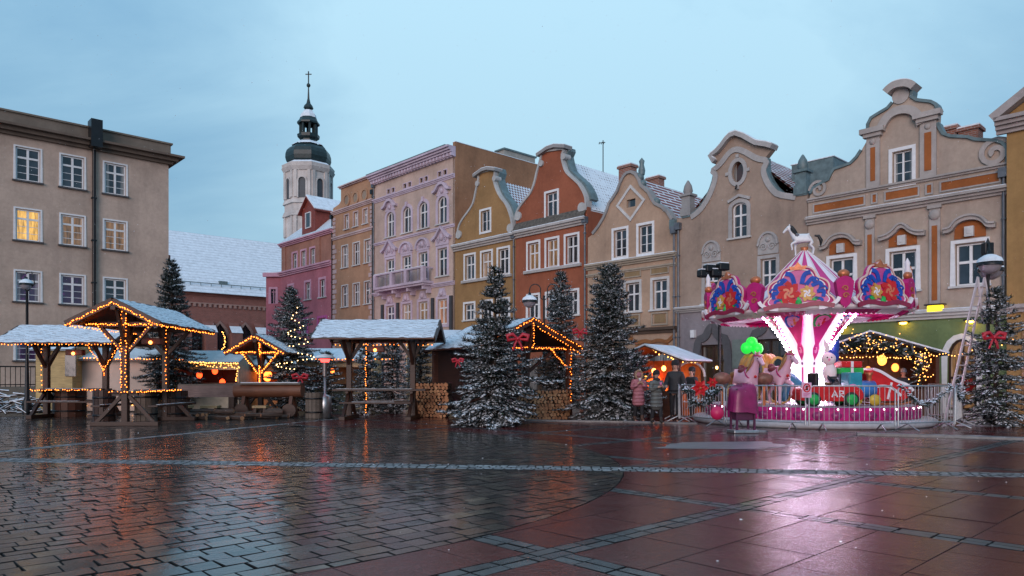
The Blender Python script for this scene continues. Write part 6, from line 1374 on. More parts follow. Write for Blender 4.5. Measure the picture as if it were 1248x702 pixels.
lamp_in('dim amber lamp at the back of the stall behind the carousel', W(1058, 450, SY+2.0), emit('amber_dim', (1, .35, .07), 1.3), .1, .3)
lightstring('loose string of pale lights from the stall to the ladder on the right', [W(1128, 426, 26), W(1150, 430, 24.5), W(1190, 424, 22.5), W(1240, 410, 22.5)], .22, mat=BULB_Y, r=.02, sag=.15)
# tree lights
rr = random.Random(5)
for (lb, px, pt, pb, hw, Y, n) in (('warm lights hung over the bluish spruce by the pink house', 357, 372, 450, 30, 29.6, 8),):
    pts = []
    for i in range(n*6): f_ = i/(n*6-1); a = f_*n*3.1416; pts.append(W(px+hw*f_*.9*sin(a)+4, pt+(pb-pt)*f_, Y-abs(cos(a))*.5*f_))
    lightstring(lb, pts, .2, mat=emit('pale_warm_bulb', (1, .62, .25), 7), r=.022)
# ------------------------------------------------------------------ carousel
CY = 23.6; CXm = Xat(985, CY); VIEW = atan2(CXm, CY); CR = empty('carousel', 'pink and white children\'s carousel with a lit column and striped tent top', 'carousel', (CXm, CY, 0))
PK = plain('carousel_magenta', (.50, .018, .17), .45, .12, 5, .04, spec=.22); PKL = plain('carousel_pink', (.78, .28, .48), .45, .1, 5, .04, spec=.22); WHC = plain('carousel_white', (.80, .74, .78), .3, .06, 5, .04, spec=.22)
GOLD = plain('carousel_gold', (.50, .15, .06), .35, .3, 8, .1, metal=.3); BLU = plain('carousel_blue', (.015, .075, .42), .5, .25, 6, .05, spec=.22); GRNC = plain('carousel_green', (.03, .42, .09), .3, .2, 6, .05, spec=.22); REDC = plain('carousel_red', (.58, .02, .025), .45, .15, 5, .04, spec=.22); TEAL = plain('carousel_teal', (.03, .27, .36), .3, .2, 6, .05, spec=.22); LILA = plain('carousel_lilac', (.55, .3, .62), .4, .1, 6, .05)
WB = emit('white_bulb', (1, .90, .97), 20); PB = emit('pink_strip', (1, .12, .55), 5); LED = emit('white_led_strip', (.92, .74, 1), 50)
PANEL_GLOW = emit('white_panel_added_glow', (1, .80, .94), .45, (.45, .40, .44))  # white column panels; slight glow added to stand in for the bulbs' light
MB().lathe([(.001, .0), (3.6, 0), (3.66, .05), (3.66, .17), (3.6, .21), (.001, .22)], 56).build('base_step', plain('base_white', (.52, .5, .53), .45, .15, 4, .2), CR)
MB().lathe([(3.2, .22), (3.24, .3), (3.2, .42), (3.22, .53), (3.14, .58), (.001, .6)], 56).build('platform', PK, CR); MB().lathe([(3.08, .585), (3.0, .605), (.001, .61)], 48).build('floor', plain('floor_lilac', (.42, .36, .42), .5, .2, 4, .3), CR)
b = MB()
for i in range(40):
    a = 2*pi*i/40; b.lathe([(.001, 0), (.15, .0), (.15, .015), (.001, .02)], 10)
    n = 40; st_i = len(b.v)-40
    b.xf(Matrix.Translation((3.225*cos(a), 3.225*sin(a), .36)) @ Matrix.Rotation(a, 4, 'Z') @ Matrix.Rotation(pi/2, 4, 'Y') @ Matrix.Scale(.75, 4, (1, 0, 0)), st_i)
b.build('rim_scallops', plain('deep_magenta', (.30, .01, .12), .3, .1), CR)
me = MB().ball((0, 0, 0), .032, 8, 5).build('bulb', WB, None, uv=False); mbulb = me.data; bpy.data.objects.remove(me)
me = MB().ball((0, 0, 0), .03, 8, 5).build('bulb', emit('rim_bulb_pink', (1, .72, .85), 5), None, uv=False); mrim = me.data; bpy.data.objects.remove(me)
for i in range(44):
    a = 2*pi*i/44
    if sin(a+VIEW) < .35: o = bpy.data.objects.new('rim_bulb', mrim); COL.objects.link(o); o.parent = CR; o.location = (3.2*cos(a), 3.2*sin(a), .535)
b = MB(); b.lathe([(3.64, .02), (3.67, .10), (3.64, .17)], 56); 
# flared column, a rib towards the viewer
prof = [(.60, .52), (1.0, .46), (1.4, .43), (1.75, .455), (2.05, .52), (2.35, .63), (2.65, .78), (2.95, .97), (3.2, 1.16), (3.45, 1.38)]
def prad(z):
    for (z0, r0), (z1, r1) in zip(prof, prof[1:]):
        if z <= z1: return r0+(r1-r0)*(z-z0)/(z1-z0)
    return prof[-1][1]
VIEW = atan2(CXm, CY); RIB0 = -pi/2-VIEW
def face_pt(i, s, z, out=.0):      # i-th face between rib i and i+1; s in -1..1 across
    a0 = RIB0+i*pi/4; a1 = a0+pi/4; r = prad(z)+out; A = Vector((r*cos(a0), r*sin(a0), z)); B = Vector((r*cos(a1), r*sin(a1), z)); return A.lerp(B, (s+1)/2)
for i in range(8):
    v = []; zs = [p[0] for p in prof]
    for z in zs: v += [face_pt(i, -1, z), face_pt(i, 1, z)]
    p = MB().add(v, [(2*k, 2*k+1, 2*k+3, 2*k+2) for k in range(len(zs)-1)]).build('column_panel', PANEL_GLOW, CR)
    if i not in (0, 7, 1, 6): continue
    def deco(name, pts, mat, out=.015, zc=None): MB().add([face_pt(i, s, z, out) for s, z in pts], [tuple(range(len(pts)))]).build(name, mat, p)
    sg = 1
    deco('tear_drop', [(-.70, 3.42), (.70, 3.42), (.66, 3.1), (.42, 2.75), (.22, 2.5), (0, 2.38), (-.22, 2.5), (-.42, 2.75), (-.66, 3.1)], PK)
    deco('oval_border', [(.66*cos(t*pi/10), 3.17+.25*sin(t*pi/10)) for t in range(20)], (GRNC if i in (0, 6) else BLU), .022)
    deco('oval_field', [(.5*cos(t*pi/10), 3.18+.19*sin(t*pi/10)) for t in range(20)], (PKL if i in (0, 6) else LILA), .028)
    deco('blossom', [((.24+.1*cos(5*t*pi/15))*cos(t*pi/15), 3.18+(.09+.045*cos(5*t*pi/15))*sin(t*pi/15)) for t in range(30)], (REDC if i in (0, 6) else GOLD), .034)
    deco('drop', [(0, 1.98), (.36, 2.2), (.4, 2.38), (.24, 2.52), (0, 2.58), (-.24, 2.52), (-.4, 2.38), (-.36, 2.2)], PK, .016); deco('rosette', [(.2*cos(t*pi/8), 2.32+.1*sin(t*pi/8)) for t in range(16)], PKL, .024)
    deco('dot', [(.16*cos(t*pi/8), 1.9+.055*sin(t*pi/8)) for t in range(16)], plain('plum', (.12, .01, .10), .3), .02); deco('bar', [(-.16, .95), (.16, .95), (.14, 1.78), (-.14, 1.78)], PK, .016)
rest = MB(); nb = 0; order = sorted(range(8), key=lambda i: sin(RIB0+i*pi/4))
for i in order:
    a = RIB0+i*pi/4; P = [Vector(((prad(z)+.012)*cos(a), (prad(z)+.012)*sin(a), z)) for z in np.linspace(.65, 3.45, 16)]; MB().tube(P, .013, 6).build('light_strip', LED, CR, uv=False)
    if i not in (1, 2, 6, 7): continue
    L_ = 0; zz_ = np.linspace(.95, 3.42, 22)
    for z in zz_:
        for off in (-.13, .13) if i in (2, 6) else ((.13,) if i == 1 else (-.13,)):
            q = Vector(((prad(z)+.03)*cos(a)-off*sin(a), (prad(z)+.03)*sin(a)+off*cos(a), z))
            if i in (2, 6):
                if nb < 88: o = bpy.data.objects.new('column_bulb', mbulb); COL.objects.link(o); o.parent = CR; o.location = q; nb += 1
                else: rest.ball(q, .032, 6, 4)
            else: rest.ball(q, .027, 6, 4)
rb = rest.build('column_lamps', WB, CR, uv=False); rb['kind'] = 'stuff'
MB().lathe([(1.42, 3.44), (1.5, 3.47), (1.42, 3.5)], 8, ph=RIB0, smooth=False).build('pink_light_ring', PB, CR)
# canopy: ceiling, valance, boards, tent
TOP = bpy.data.objects.new('canopy', None); COL.objects.link(TOP); TOP.parent = CR; TOP.location = (0, 0, 0); TOP.rotation_euler = (0, radians(-1.3), 0)
RC = 3.02; PH = radians(-90-3.4)-VIEW
ce_ = MB(); [ce_.lathe([(1.3, 3.52), (RC-.05, 3.44)], 3, a0=2*pi*k/16, a1=2*pi*(k+1)/16, mi=k % 2) for k in range(16)]; ce_.build('ceiling', [PK, WHC], TOP)
va = MB(); seg_n = 32
for k in range(seg_n):
    a0 = 2*pi*k/seg_n; n = 12; v = []; r = RC-.02
    for j in range(n+1):
        a = a0+2*pi/seg_n*j/n; sc_ = .05*abs(sin(j/n*pi*3)); v += [(r*cos(a), r*sin(a), 3.45), ((r-.30)*cos(a), (r-.30)*sin(a), 3.33-sc_)]
    va.add(v, [(2*j, 2*j+1, 2*j+3, 2*j+2) for j in range(n)], (k//2) % 2, True)
va.build('valance', [PK, WHC], TOP)
MB().lathe([(RC-.02, 3.40), (RC+.12, 3.45), (RC+.14, 3.52), (RC, 3.58), (RC-.1, 3.58)], 48).build('rounding_ring', WHC, TOP)
te = MB(); ns = 24
for k in range(ns):
    a0, a1 = 2*pi*k/ns, 2*pi*(k+1)/ns; pr_ = [(.05, 5.62), (.52, 5.17), (1.15, 4.53), (1.8, 4.0), (2.55, 3.62), (2.95, 3.55)]; v = []
    for r, z in pr_:
        for j in range(4): a = a0+(a1-a0)*j/3; v.append((r*cos(a)*(1+.02*sin(j*pi/3)), r*sin(a)*(1+.02*sin(j*pi/3)), z))
    te.add(v, [(i*4+j, (i+1)*4+j, (i+1)*4+j+1, i*4+j+1) for i in range(5) for j in range(3)], k % 2, True)
te.build('tent_roof', [plain('tent_pink', (.55, .04, .22), .6, .08, 3, .1), plain('tent_white', (.78, .7, .76), .6, .05, 3, .1)], TOP)
b = MB(); [b.tube([(1.02*r*cos(a), 1.02*r*sin(a), z+.012) for r, z in pr_[:5]], .014, 4) for a in [2*pi*k/12 for k in range(12)]]; b.build('tent_seams', WHC, TOP, uv=False)
def half(pts): return pts+[(-x, z) for x, z in pts[::-1] if x > 1e-6]
for i in range(8):
    a = PH+i*pi/4; f_ = Matrix.Translation((RC*cos(a), RC*sin(a), 3.5)) @ Matrix.Rotation(a+pi/2, 4, 'Z') @ Matrix.Rotation(radians(-4), 4, 'X')
    OUT = half([(0, .0), (.3, .06), (.6, -.02), (.86, -.02), (1.0, .10), (.93, .24), (.80, .33), (.86, .5), (.83, .68), (.68, .80), (.52, .85), (.47, 1.02), (.34, 1.16), (.16, 1.18), (0, 1.28)]); OUT = [p for p in OUT]
    OUT = smooth_path(OUT+[OUT[0]], 1)[:-1]
    pn = MB().prism(OUT, -.06, .06).xf(f_).build('rounding_panel', PK, TOP)
    sc2 = lambda k, dx=0, dz=.5: [(x*k+dx, (z-dz)*k+dz) for x, z in OUT]
    MB().ribbon(sc2(.97), .045, -.1, -.05, 0, True).xf(f_).build('panel_rim', plain('rim_cream', (.72, .45, .40), .35, .15), pn); MB().prism(sc2(.84), -.085, -.05).xf(f_).build('panel_field', plain('field_pink', (.58, .06, .27), .35, .2), pn); MB().ribbon(sc2(.84), .03, -.11, -.08, 0, True).xf(f_).build('panel_rim', WHC, pn)
    q = MB()
    for s in (-1, 1):        # blue scrolls and plumes
        for (x0, z0, x1, z1, x2, z2, wd) in ((.10, .66, .16, .95, .34, 1.0, .17), (.2, .62, .4, .86, .44, .72, .15), (.36, .6, .6, .7, .62, .52, .15), (.5, .42, .7, .46, .66, .26, .14), (.45, .25, .66, .2, .6, .08, .10)):
            q.ribbon(smooth_path([(s*x0, z0), (s*x1, z1), (s*x2, z2)], 2), wd*.74, -.12, -.08)
        volute(q, s*.64, .46, .13, -.13, -.09, s, 1.2, .05); volute(q, s*.46, .74, .09, -.13, -.09, s, 1.2, .04)
    q.xf(f_).build('scrolls', BLU, pn)
    # painted curls of red and gold in the middle of each board
    fl_ = (i % 2)*2-1; MA = (REDC, plain('coral', (.62, .16, .07), .35, .1)) if i % 4 != 2 else (plain('violet', (.26, .07, .42), .35, .1), LILA); MY = plain('amber_paint', (.62, .30, .05), .4, .15)
    for mi_, (cx_, cz_, sc_) in enumerate(((.26, .42, .30), (-.24, .38, .2))):
        for mt, rr_, nn_, ph_ in (((MA[0] if mi_ == 0 else MY), 1, 7, .3), ((MA[1] if mi_ == 0 else WHC), .55, 4, 1.1)):
            q = MB()
            for k_ in range(nn_):
                a_ = 2*pi*k_/nn_+ph_+i; P_ = [(cx_*fl_+sc_*rr_*t_*cos(a_+1.5*t_), cz_+sc_*rr_*t_*sin(a_+1.5*t_)*1.1) for t_ in (.12, .4, .7, 1.0)]
                q.ribbon(smooth_path(P_, 1), .12*rr_*sc_/.28, -.125-.004*(rr_ < 1)-.001*k_, -.08)
            q.xf(f_).build('painted_curls', mt, pn)
    for lx, lz, la in ((.45, .22, .3), (-.42, .2, 2.8), (.02, .2, -1.2)):
        q = MB().prism([(lx+cos(la)*a_-sin(la)*b_, lz+sin(la)*a_+cos(la)*b_) for a_, b_ in ((-.12, 0), (0, .06), (.14, 0), (0, -.06))], -.12, -.08); q.xf(f_).build('leaf', GRNC, pn)
    q = MB().ball((0, -.1, .12), .1, 8, 6, 0, (1, .6, 1)).xf(f_).build('gem', GRNC, pn)
    q = MB(); q.prism([(-.2, 1.08), (.2, 1.08), (.24, 1.2), (.1, 1.17), (0, 1.32), (-.1, 1.17), (-.24, 1.2)], -.12, .02); q.ball((0, -.05, 1.2), .07, 8, 5); q.xf(f_).build('crest', GOLD, pn)
    q = MB(); q.ribbon(smooth_path([(-.95, -.02), (-.5, .1), (0, .0), (.5, .1), (.95, -.02)], 2), .13, -.15, -.09); q.xf(f_).build('swag', plain('crimson', (.28, .01, .05), .4, .2), pn)
    for s in (-1, 1): q = MB().ribbon(smooth_path([(s*.55, -.04), (s*.8, -.02), (s*1.02, .1), (s*1.08, .22)], 2), .1, -.13, -.06); q.xf(f_).build('foliate_edge', WHC, pn)
    a2 = a+pi/8; g_ = Matrix.Translation(((RC+.1)*cos(a2), (RC+.1)*sin(a2), 3.42)) @ Matrix.Rotation(a2+pi/2, 4, 'Z')
    sh = MB().prism([(0, .0), (.13, .12), (.22, .5), (.25, .75), (.16, .86), (0, .92), (-.16, .86), (-.25, .75), (-.22, .5), (-.13, .12)], -.1, .1).xf(g_).build('pilaster_shield', PK, TOP)
    q = MB(); volute(q, 0, .35, .09, -.13, -.1, 1, 1.2, .03); volute(q, 0, .55, .09, -.13, -.1, -1, 1.2, .03); q.xf(g_).build('ornament', GOLD, sh); MB().ball((0, 0, .98), .16, 8, 6, 0, (1.1, .8, .8)).xf(g_).build('shell', GOLD, sh)
    if i in (1, 3, 4, 5, 6): MB().lathe([(.05, .98), (.1, 1.1), (.06, 1.25), (.08, 1.35), (.01, 1.5)], 8).xf(g_).build('finial', WHC, sh)

# ---- figures
def horse(name, label, c, rz, s, coat, mane, parent, prance=False, patch=None, saddle=True, pole=True):
    o = bpy.data.objects.new(name, None); COL.objects.link(o); o.parent = parent; o.location = c; o.rotation_euler = (0, 0, rz); o.scale = (s, s, s)
    if label: o['label'] = label
    V = [(-.42, 0, .98, .24, .25), (-.1, 0, .95, .23), (.25, 0, .98, .235), (.42, 0, 1.1, .19), (.55, 0, 1.32, .125), (.64, 0, 1.52, .105), (.72, 0, 1.58, .10), (.86, 0, 1.46, .075), (.97, 0, 1.34, .06), (1.0, 0, 1.3, .045)]
    E = [(i, i+1) for i in range(9)]
    def leg(root_i, pts):
        k = len(V); V.extend(pts); E.append((root_i, k)); E.extend((k+i, k+i+1) for i in range(len(pts)-1))
    for sd in (-1, 1):
        if prance and sd > 0: leg(2, [(.36, sd*.14, .78, .09), (.62, sd*.14, .66, .058), (.56, sd*.14, .38, .042), (.6, sd*.14, .32, .05)])
        else: leg(2, [(.34, sd*.14, .72, .09), (.36, sd*.14, .45, .055), (.34, sd*.14, .12, .045), (.38, sd*.14, .05, .062)])
        leg(0, [(-.46, sd*.14, .72, .11), (-.36, sd*.14, .56, .075), (-.54, sd*.14, .38, .05), (-.5, sd*.14, .1, .042), (-.46, sd*.14, .05, .06)])
        leg(6, [(.66, sd*.07, 1.7, .03), (.665, sd*.085, 1.78, .012)])
    skin('body', V, E, coat, o, 2, 1)
    m = MB(); m.tube([(.70, 0, 1.70), (.55, 0, 1.62), (.42, 0, 1.42), (.28, 0, 1.22)], [.05, .085, .1, .06], 6); m.tube([(.7, -.04, 1.68), (.8, -.04, 1.6), (.86, -.03, 1.52)], [.05, .04, .015], 5)
    for k in range(4): m.tube([(.6-.09*k, -.05, 1.58-.11*k), (.58-.1*k, -.15, 1.42-.12*k), (.5-.1*k, -.17, 1.25-.1*k)], [.05, .05, .02], 5); m.tube([(.6-.09*k, .05, 1.58-.11*k), (.58-.1*k, .15, 1.42-.12*k), (.5-.1*k, .17, 1.25-.1*k)], [.05, .05, .02], 5)
    m.build('mane', mane, o, uv=False); t = MB().tube([(-.62, 0, 1.08), (-.82, 0, 1.05), (-.95, 0, .8), (-.92, 0, .5)], [.05, .085, .1, .03], 6); t.build('tail', mane, o, uv=False)
    for sd in (-1, 1): MB().ball((.80, sd*.082, 1.53), .022, 6, 5).build('eye', BLACK, o, uv=False)
    if saddle:
        b = MB(); b.ball((-.02, 0, 1.14), .25, 10, 6, 0, (1.1, 1.02, .5)); b.ball((-.24, 0, 1.25), .12, 8, 5, 0, (.5, 1.2, .8)); b.build('saddle', plain('maroon_saddle', (.16, .03, .04), .4), o, uv=False)
        b = MB(); b.lathe([(.25, -.03), (.265, 0), (.25, .03)], 14).xf(Matrix.Translation((.34, 0, 1.06)) @ Matrix.Rotation(radians(60), 4, 'Y')); b.lathe([(.105, -.02), (.115, 0), (.105, .02)], 12).xf(Matrix.Translation((.83, 0, 1.49)) @ Matrix.Rotation(radians(125), 4, 'Y'), len(b.v)-36) if False else None; b.build('harness', PK, o, uv=False); MB().ball((.55, 0, .95), .05, 6, 5).build('gem', REDC, o, uv=False)
        MB().tube([(.62, -.11, 1.62), (.78, -.1, 1.62), (.85, 0, 1.6), (.78, .1, 1.62), (.62, .11, 1.62)], .022, 5).build('bridle', PK, o, uv=False)
    if patch: b = MB(); b.ball((-.2, -.17, 1.12), .17, 8, 6, 0, (1.1, .6, .8)); b.ball((.3, .1, 1.1), .16, 8, 6, 0, (1, .8, .8)); b.build('patch', patch, o, uv=False)
    if pole: MB().tube([(-.02, 0, 0), (-.02, 0, .8)], .035, 8).build('pole', GOLD, o, uv=False)
    return o
HP = plain('horse_pale_pink', (.72, .42, .54), .3, .08, 5, .03, coat=.5); HM = plain('horse_mane_tan', (.34, .16, .07), .45, .3, 10, .2)
CM = Vector((CXm, CY, 0))
horse('ride_horse', 'pale pink ride horse at the left', W(909, 500, 21.9)-CM-Vector((0, 0, W(909, 500, 21.9).z-.6)), radians(-76), .92, HP, HM, CR); horse('ride_horse', 'pale pink ride horse nearer the column', W(946, 500, 22.0)-CM-Vector((0, 0, W(946, 500, 22.0).z-.6)), radians(-72), .95, HP, HM, CR, True)
horse('crest_horse', 'white horse with black mane on the very top of the tent', (-.05, 0, 5.42), radians(180)-VIEW+.2, .60, plain('horse_white', (.72, .72, .74), .35, .06, 5, .03), BLACK, TOP, True, patch=plain('patch_grey', (.12, .11, .13), .5), saddle=False, pole=False)
MB().lathe([(.12, 5.5), (.1, 5.62), (.13, 5.7), (.02, 5.72)], 12).build('crest_base', GOLD, TOP)
def onfloor(px, Y, z=.6): p = W(px, 460, Y); return Vector((p.x, p.y, z))-CM
# saddle seats beside the horses
for px, Y in ((880, 22.2), (931, 21.7)):
    c = onfloor(px, Y, 1.42); b = MB(); b.ball(c, .23, 12, 8, 0, (1.25, .9, .85)); b.build('padded_seat', plain('seat_brown', (.20, .085, .06), .45, .3, 8, .1), CR, uv=False); MB().tube([(c.x, c.y, .6), (c.x, c.y, 1.2)], .05, 8).build('seat_post', GOLD, CR, uv=False)
# golden pumpkin coach
co = bpy.data.objects.new('coach', None); COL.objects.link(co); co.parent = CR; co.location = onfloor(925, 23.1, .6); ORG = plain('coach_gold', (.55, .24, .05), .35, .25, 6, .1, coat=.3)
b = MB()
for k in range(10): a = 2*pi*k/10; b.ball((.36*cos(a), .36*sin(a), 1.05), .36, 10, 8, 0, (.85, .85, 1.55))
b.build('body', ORG, co, uv=False)
for s in (-1, 1):
    MB().prism([(s*.34+.2*cos(t*pi/8), 1.1+.33*sin(t*pi/8)) for t in range(16)], -.72, -.6).build('window', GLASS, co); MB().ribbon([(s*.34+.23*cos(t*pi/8), 1.1+.37*sin(t*pi/8)) for t in range(16)], .07, -.76, -.64, 0, True).build('window_frame', plain('frame_gold', (.7, .42, .12), .3), co)
    for y in (-.45, .45):
        MB().lathe([(.34, -.03), (.40, -.03), (.40, .03), (.34, .03), (.34, -.03)], 18).xf(Matrix.Translation((s*.5, y, .4)) @ Matrix.Rotation(pi/2, 4, 'X')).build('wheel', plain('frame_gold', (.7, .42, .12), .3), co)
for dx, dz in ((0, 2.05), (-.16, 1.88), (.18, 1.86)): MB().ball((dx-.3, -.2, dz-.1), .19, 10, 8).build('leaf', emit('green_leaf_lamp', (.02, 1, .08), .55, (.02, .5, .05)), co, uv=False)
MB().tube([(0, 0, 1.5), (-.2, -.15, 1.85)], .05, 6).build('stem', GRNC, co, uv=False)
# blue elephant
el = bpy.data.objects.new('elephant_ride', None); COL.objects.link(el); el.parent = CR; el.location = onfloor(966, 22.9, .6)
skin('body', [(.15, 0, .62, .4), (-.3, 0, .68, .38), (-.6, 0, .85, .27), (-.82, 0, .7, .12), (-.9, 0, .45, .08), (-1.0, 0, .35, .06), (.3, .2, .3, .14), (.3, .2, .06, .13), (.3, -.2, .3, .14), (.3, -.2, .06, .13), (-.35, .2, .3, .14), (-.35, .2, .06, .13), (-.35, -.2, .3, .14), (-.35, -.2, .06, .13)], [(0, 1), (1, 2), (2, 3), (3, 4), (4, 5), (0, 6), (6, 7), (0, 8), (8, 9), (1, 10), (10, 11), (1, 12), (12, 13)], plain('elephant_blue', (.04, .20, .36), .35, .15, 5, .05, coat=.3), el)
for s in (-1, 1): MB().ball((-.5, s*.36, .95), .26, 10, 6, 0, (.7, .25, 1)).build('ear', TEAL, el, uv=False)
MB().lathe([(.2, 1.08), (.22, 1.12), (.1, 1.22), (.02, 1.4)], 10, (-.58, 0, 0)).build('hat', TEAL, el)
# red car with green wheels
ca = bpy.data.objects.new('ride_car', None); COL.objects.link(ca); ca.parent = CR; ca.location = onfloor(1006, 21.3, .6); ca['label'] = 'red ride car with green wheels'
pf = smooth_path([(-.9, .2), (-.92, .48), (-.78, .56), (-.35, .6), (-.28, .58), (.28, .58), (.34, .64), (.8, .58), (.95, .42), (.93, .2), (.7, .16), (-.7, .16), (-.9, .2)], 1)[:-1]; MB().prism(pf, -.38, .38).build('body', REDC, ca, bevel=.03); MB().box(-.28, .3, -.3, .3, .56, .62).build('seat', BLACK, ca, bevel=.02); MB().box(-.42, -.3, -.3, .3, .6, .98).build('seat_back', BLACK, ca, bevel=.03)
MB().add([(.3, -.33, .62), (.3, .33, .62), (.18, .3, .88), (.18, -.3, .88)], [(0, 1, 2, 3)]).build('windscreen', GLASS, ca); MB().lathe([(.1, -.012), (.13, 0), (.1, .012)], 12).xf(Matrix.Translation((.12, 0, .8)) @ Matrix.Rotation(radians(65), 4, 'Y')).build('steering_wheel', BLACK, ca)
for x in (-.52, .58):
    for y in (-.4, .4): w_ = MB().lathe([(.11, -.05), (.2, -.06), (.22, 0), (.2, .06), (.11, .05)], 18).xf(Matrix.Translation((x, y, .21)) @ Matrix.Rotation(pi/2, 4, 'X')).build('wheel', plain('wheel_dark', (.02, .03, .02), .5), ca); MB().lathe([(.001, -.075), (.15, -.065), (.16, 0), (.15, .065), (.001, .075)], 14).xf(Matrix.Translation((x, y, .21)) @ Matrix.Rotation(pi/2, 4, 'X')).build('rim', GRNC, w_)
q = MB(); q.ribbon([(.02, .28), (.10, .46), (.18, .28)], .04, -.4, -.37); q.ribbon([(.05, .34), (.15, .34)], .03, -.4, -.37); q.ribbon([(.24, .28), (.24, .46), (.34, .45), (.35, .38), (.24, .37), (.36, .28)], .04, -.405, -.37); q.build('lettering', WHC, ca)
for y in (-.25, .25): MB().ball((.93, y, .42), .06, 8, 5).build('headlight', WHC, ca, uv=False)
# white rabbit like figure with a blue hood riding on stacked gift boxes
rf_ = bpy.data.objects.new('rabbit_figure', None); COL.objects.link(rf_); rf_.parent = CR; rf_.location = onfloor(1013, 22.3, .6); rf_['label'] = 'white rabbit figure with blue ears'
b = MB(); b.ball((-.05, 0, 1.0), .24, 10, 8, 0, (.9, .9, 1.3)); b.ball((-.1, -.04, 1.42), .22, 10, 8, 0, (1, 1, .95)); b.build('body', WHC, rf_, uv=False)
for s in (-1, 1): MB().tube([(s*.1+.03, .03, 1.55), (s*.15+.03, .04, 1.8), (s*.22+.03, .05, 2.02)], [.08, .09, .02], 6).build('ear', WHC if s < 0 else BLU, rf_, uv=False)
b = MB(); b.ball((.03, .06, 1.5), .23, 10, 8); b.build('hood', BLU, rf_, uv=False); [MB().ball((-.16+s, -.235, 1.46), .026, 6, 5).build('eye', BLACK, rf_, uv=False) for s in (-.06, .07)]; MB().ball((-.17, -.26, 1.4), .04, 6, 5).build('nose', PKL, rf_, uv=False)
for k, (z, m_, w_) in enumerate(((1.05, GRNC, .72), (1.25, REDC, .62))):
    g_ = MB().cbox((.52, 0, z), w_, .55, .18).build('gift_box', m_, rf_, bevel=.02); MB().cbox((.52, 0, z), .08, .57, .19).build('ribbon', WHC, g_)
MB().cbox((.5, .1, .5), .7, .6, .95).build('plinth', plain('train_dark', (.03, .05, .09), .4), rf_, bevel=.03)
# little engine, red and white sleigh
en = bpy.data.objects.new('ride_engine', None); COL.objects.link(en); en.parent = CR; en.location = onfloor(1052, 21.7, .6); en['label'] = 'blue ride engine'
MB().lathe([(.001, -.4), (.24, -.4), (.26, -.3), (.26, .3), (.001, .32)], 16).xf(Matrix.Translation((0, 0, .5)) @ Matrix.Rotation(pi/2, 4, 'Y')).build('boiler', plain('engine_blue', (.04, .2, .55), .3, .1, coat=.4), en); MB().box(-.55, -.15, -.28, .28, .25, 1.0).build('cab', TEAL, en, bevel=.04); MB().lathe([(.07, .7), (.07, .9), (.12, 1.0), (.001, 1.0)], 10, (.18, 0, 0)).build('funnel', GOLD, en); MB().ball((-.45, -.3, .5), .16, 8, 6).build('fender', PKL, en, uv=False)
for x in (-.35, .2): MB().lathe([(.001, -.03), (.17, -.03), (.17, .03), (.001, .03)], 14).xf(Matrix.Translation((x, -.3, .18)) @ Matrix.Rotation(pi/2, 4, 'X')).build('wheel', plain('engine_yellow', (.6, .4, .04), .35), en)
sl = bpy.data.objects.new('ride_sleigh', None); COL.objects.link(sl); sl.parent = CR; sl.location = onfloor(1079, 22.0, .6); sl['label'] = 'red and white ride sleigh'
MB().prism(smooth_path([(-.55, .2), (-.6, 1.0), (-.5, 1.12), (-.3, 1.0), (.1, .72), (.45, .62), (.62, .45), (.55, .25), (.3, .15), (-.4, .14), (-.55, .2)], 2)[:-1], -.32, .32).build('body', REDC, sl, bevel=.02)
q = MB(); q.ribbon(smooth_path([(-.55, .55), (-.2, .62), (.1, .5), (.3, .3)], 2), .07, -.35, .35); q.ribbon(smooth_path([(-.52, 1.1), (-.28, 1.02), (.12, .75), (.5, .64), (.66, .45)], 2), .08, -.36, .36); q.ribbon([(-.1, .2), (.02, .7)], .06, -.34, .34); q.build('white_trim', WHC, sl)
for y in (-.25, .25): MB().tube([(-.6, y, .05), (.4, y, .05), (.65, y, .12), (.72, y, .28)], .03, 6).build('runner', GOLD, sl, uv=False)
c = onfloor(874, 20.9, .42); 
pb_ = MB().ball((0, 0, 0), .2, 12, 8).build('ball', emit('pink_ball_lamp', (1, .03, .16), .1, (.45, .02, .1)), CR, uv=False); pb_.location = c

# ------------------------------------------------------------------ barriers round the carousel
def barrier_proto():
    W_ = 2.2; H_ = 1.22; root = empty('crowd_barrier', 'x', 'barrier', (0, 0, 0), 0, 'steel crowd barriers round the carousel'); f = MB()
    f.tube([(-W_/2, 0, .14), (-W_/2, 0, H_-.1), (-W_/2+.1, 0, H_), (W_/2-.1, 0, H_), (W_/2, 0, H_-.1), (W_/2, 0, .14)], .021, 8); f.tube([(-W_/2, 0, .22), (W_/2, 0, .22)], .018, 6); f.build('frame', STEEL, root, uv=False)
    b = MB(); n = 17
    for i in range(1, n): x = -W_/2+W_*i/n; b.tube([(x, 0, .22), (x, 0, H_)], .0085, 5)
    b.build('bars', STEEL, root, uv=False)
    for x in (-W_/2+.35, W_/2-.35): MB().tube([(x, -.36, .02), (x, -.3, .05), (x, 0, .2), (x, .3, .05), (x, .36, .02)], .02, 6).build('foot', STEEL, root, uv=False)
    return root
RB = 4.35; bp = barrier_proto(); labs = {}
names = [(8, 'steel barrier right of the front centre, with a snowy garland swag'), (-22.6, 'steel barrier at the front centre carrying the pink prohibition sign'), (-53.2, 'steel barrier at the front left behind the draped magenta stand'), (-83.8, 'steel barrier at the left end beside the poinsettia garland'), (38.6, 'steel barrier at the front right corner below the red bow'), (69.2, 'steel barrier on the right side running back towards the ladder'), (-114.4, 'steel barrier at the rear left near the tall man')]
BAR = {}
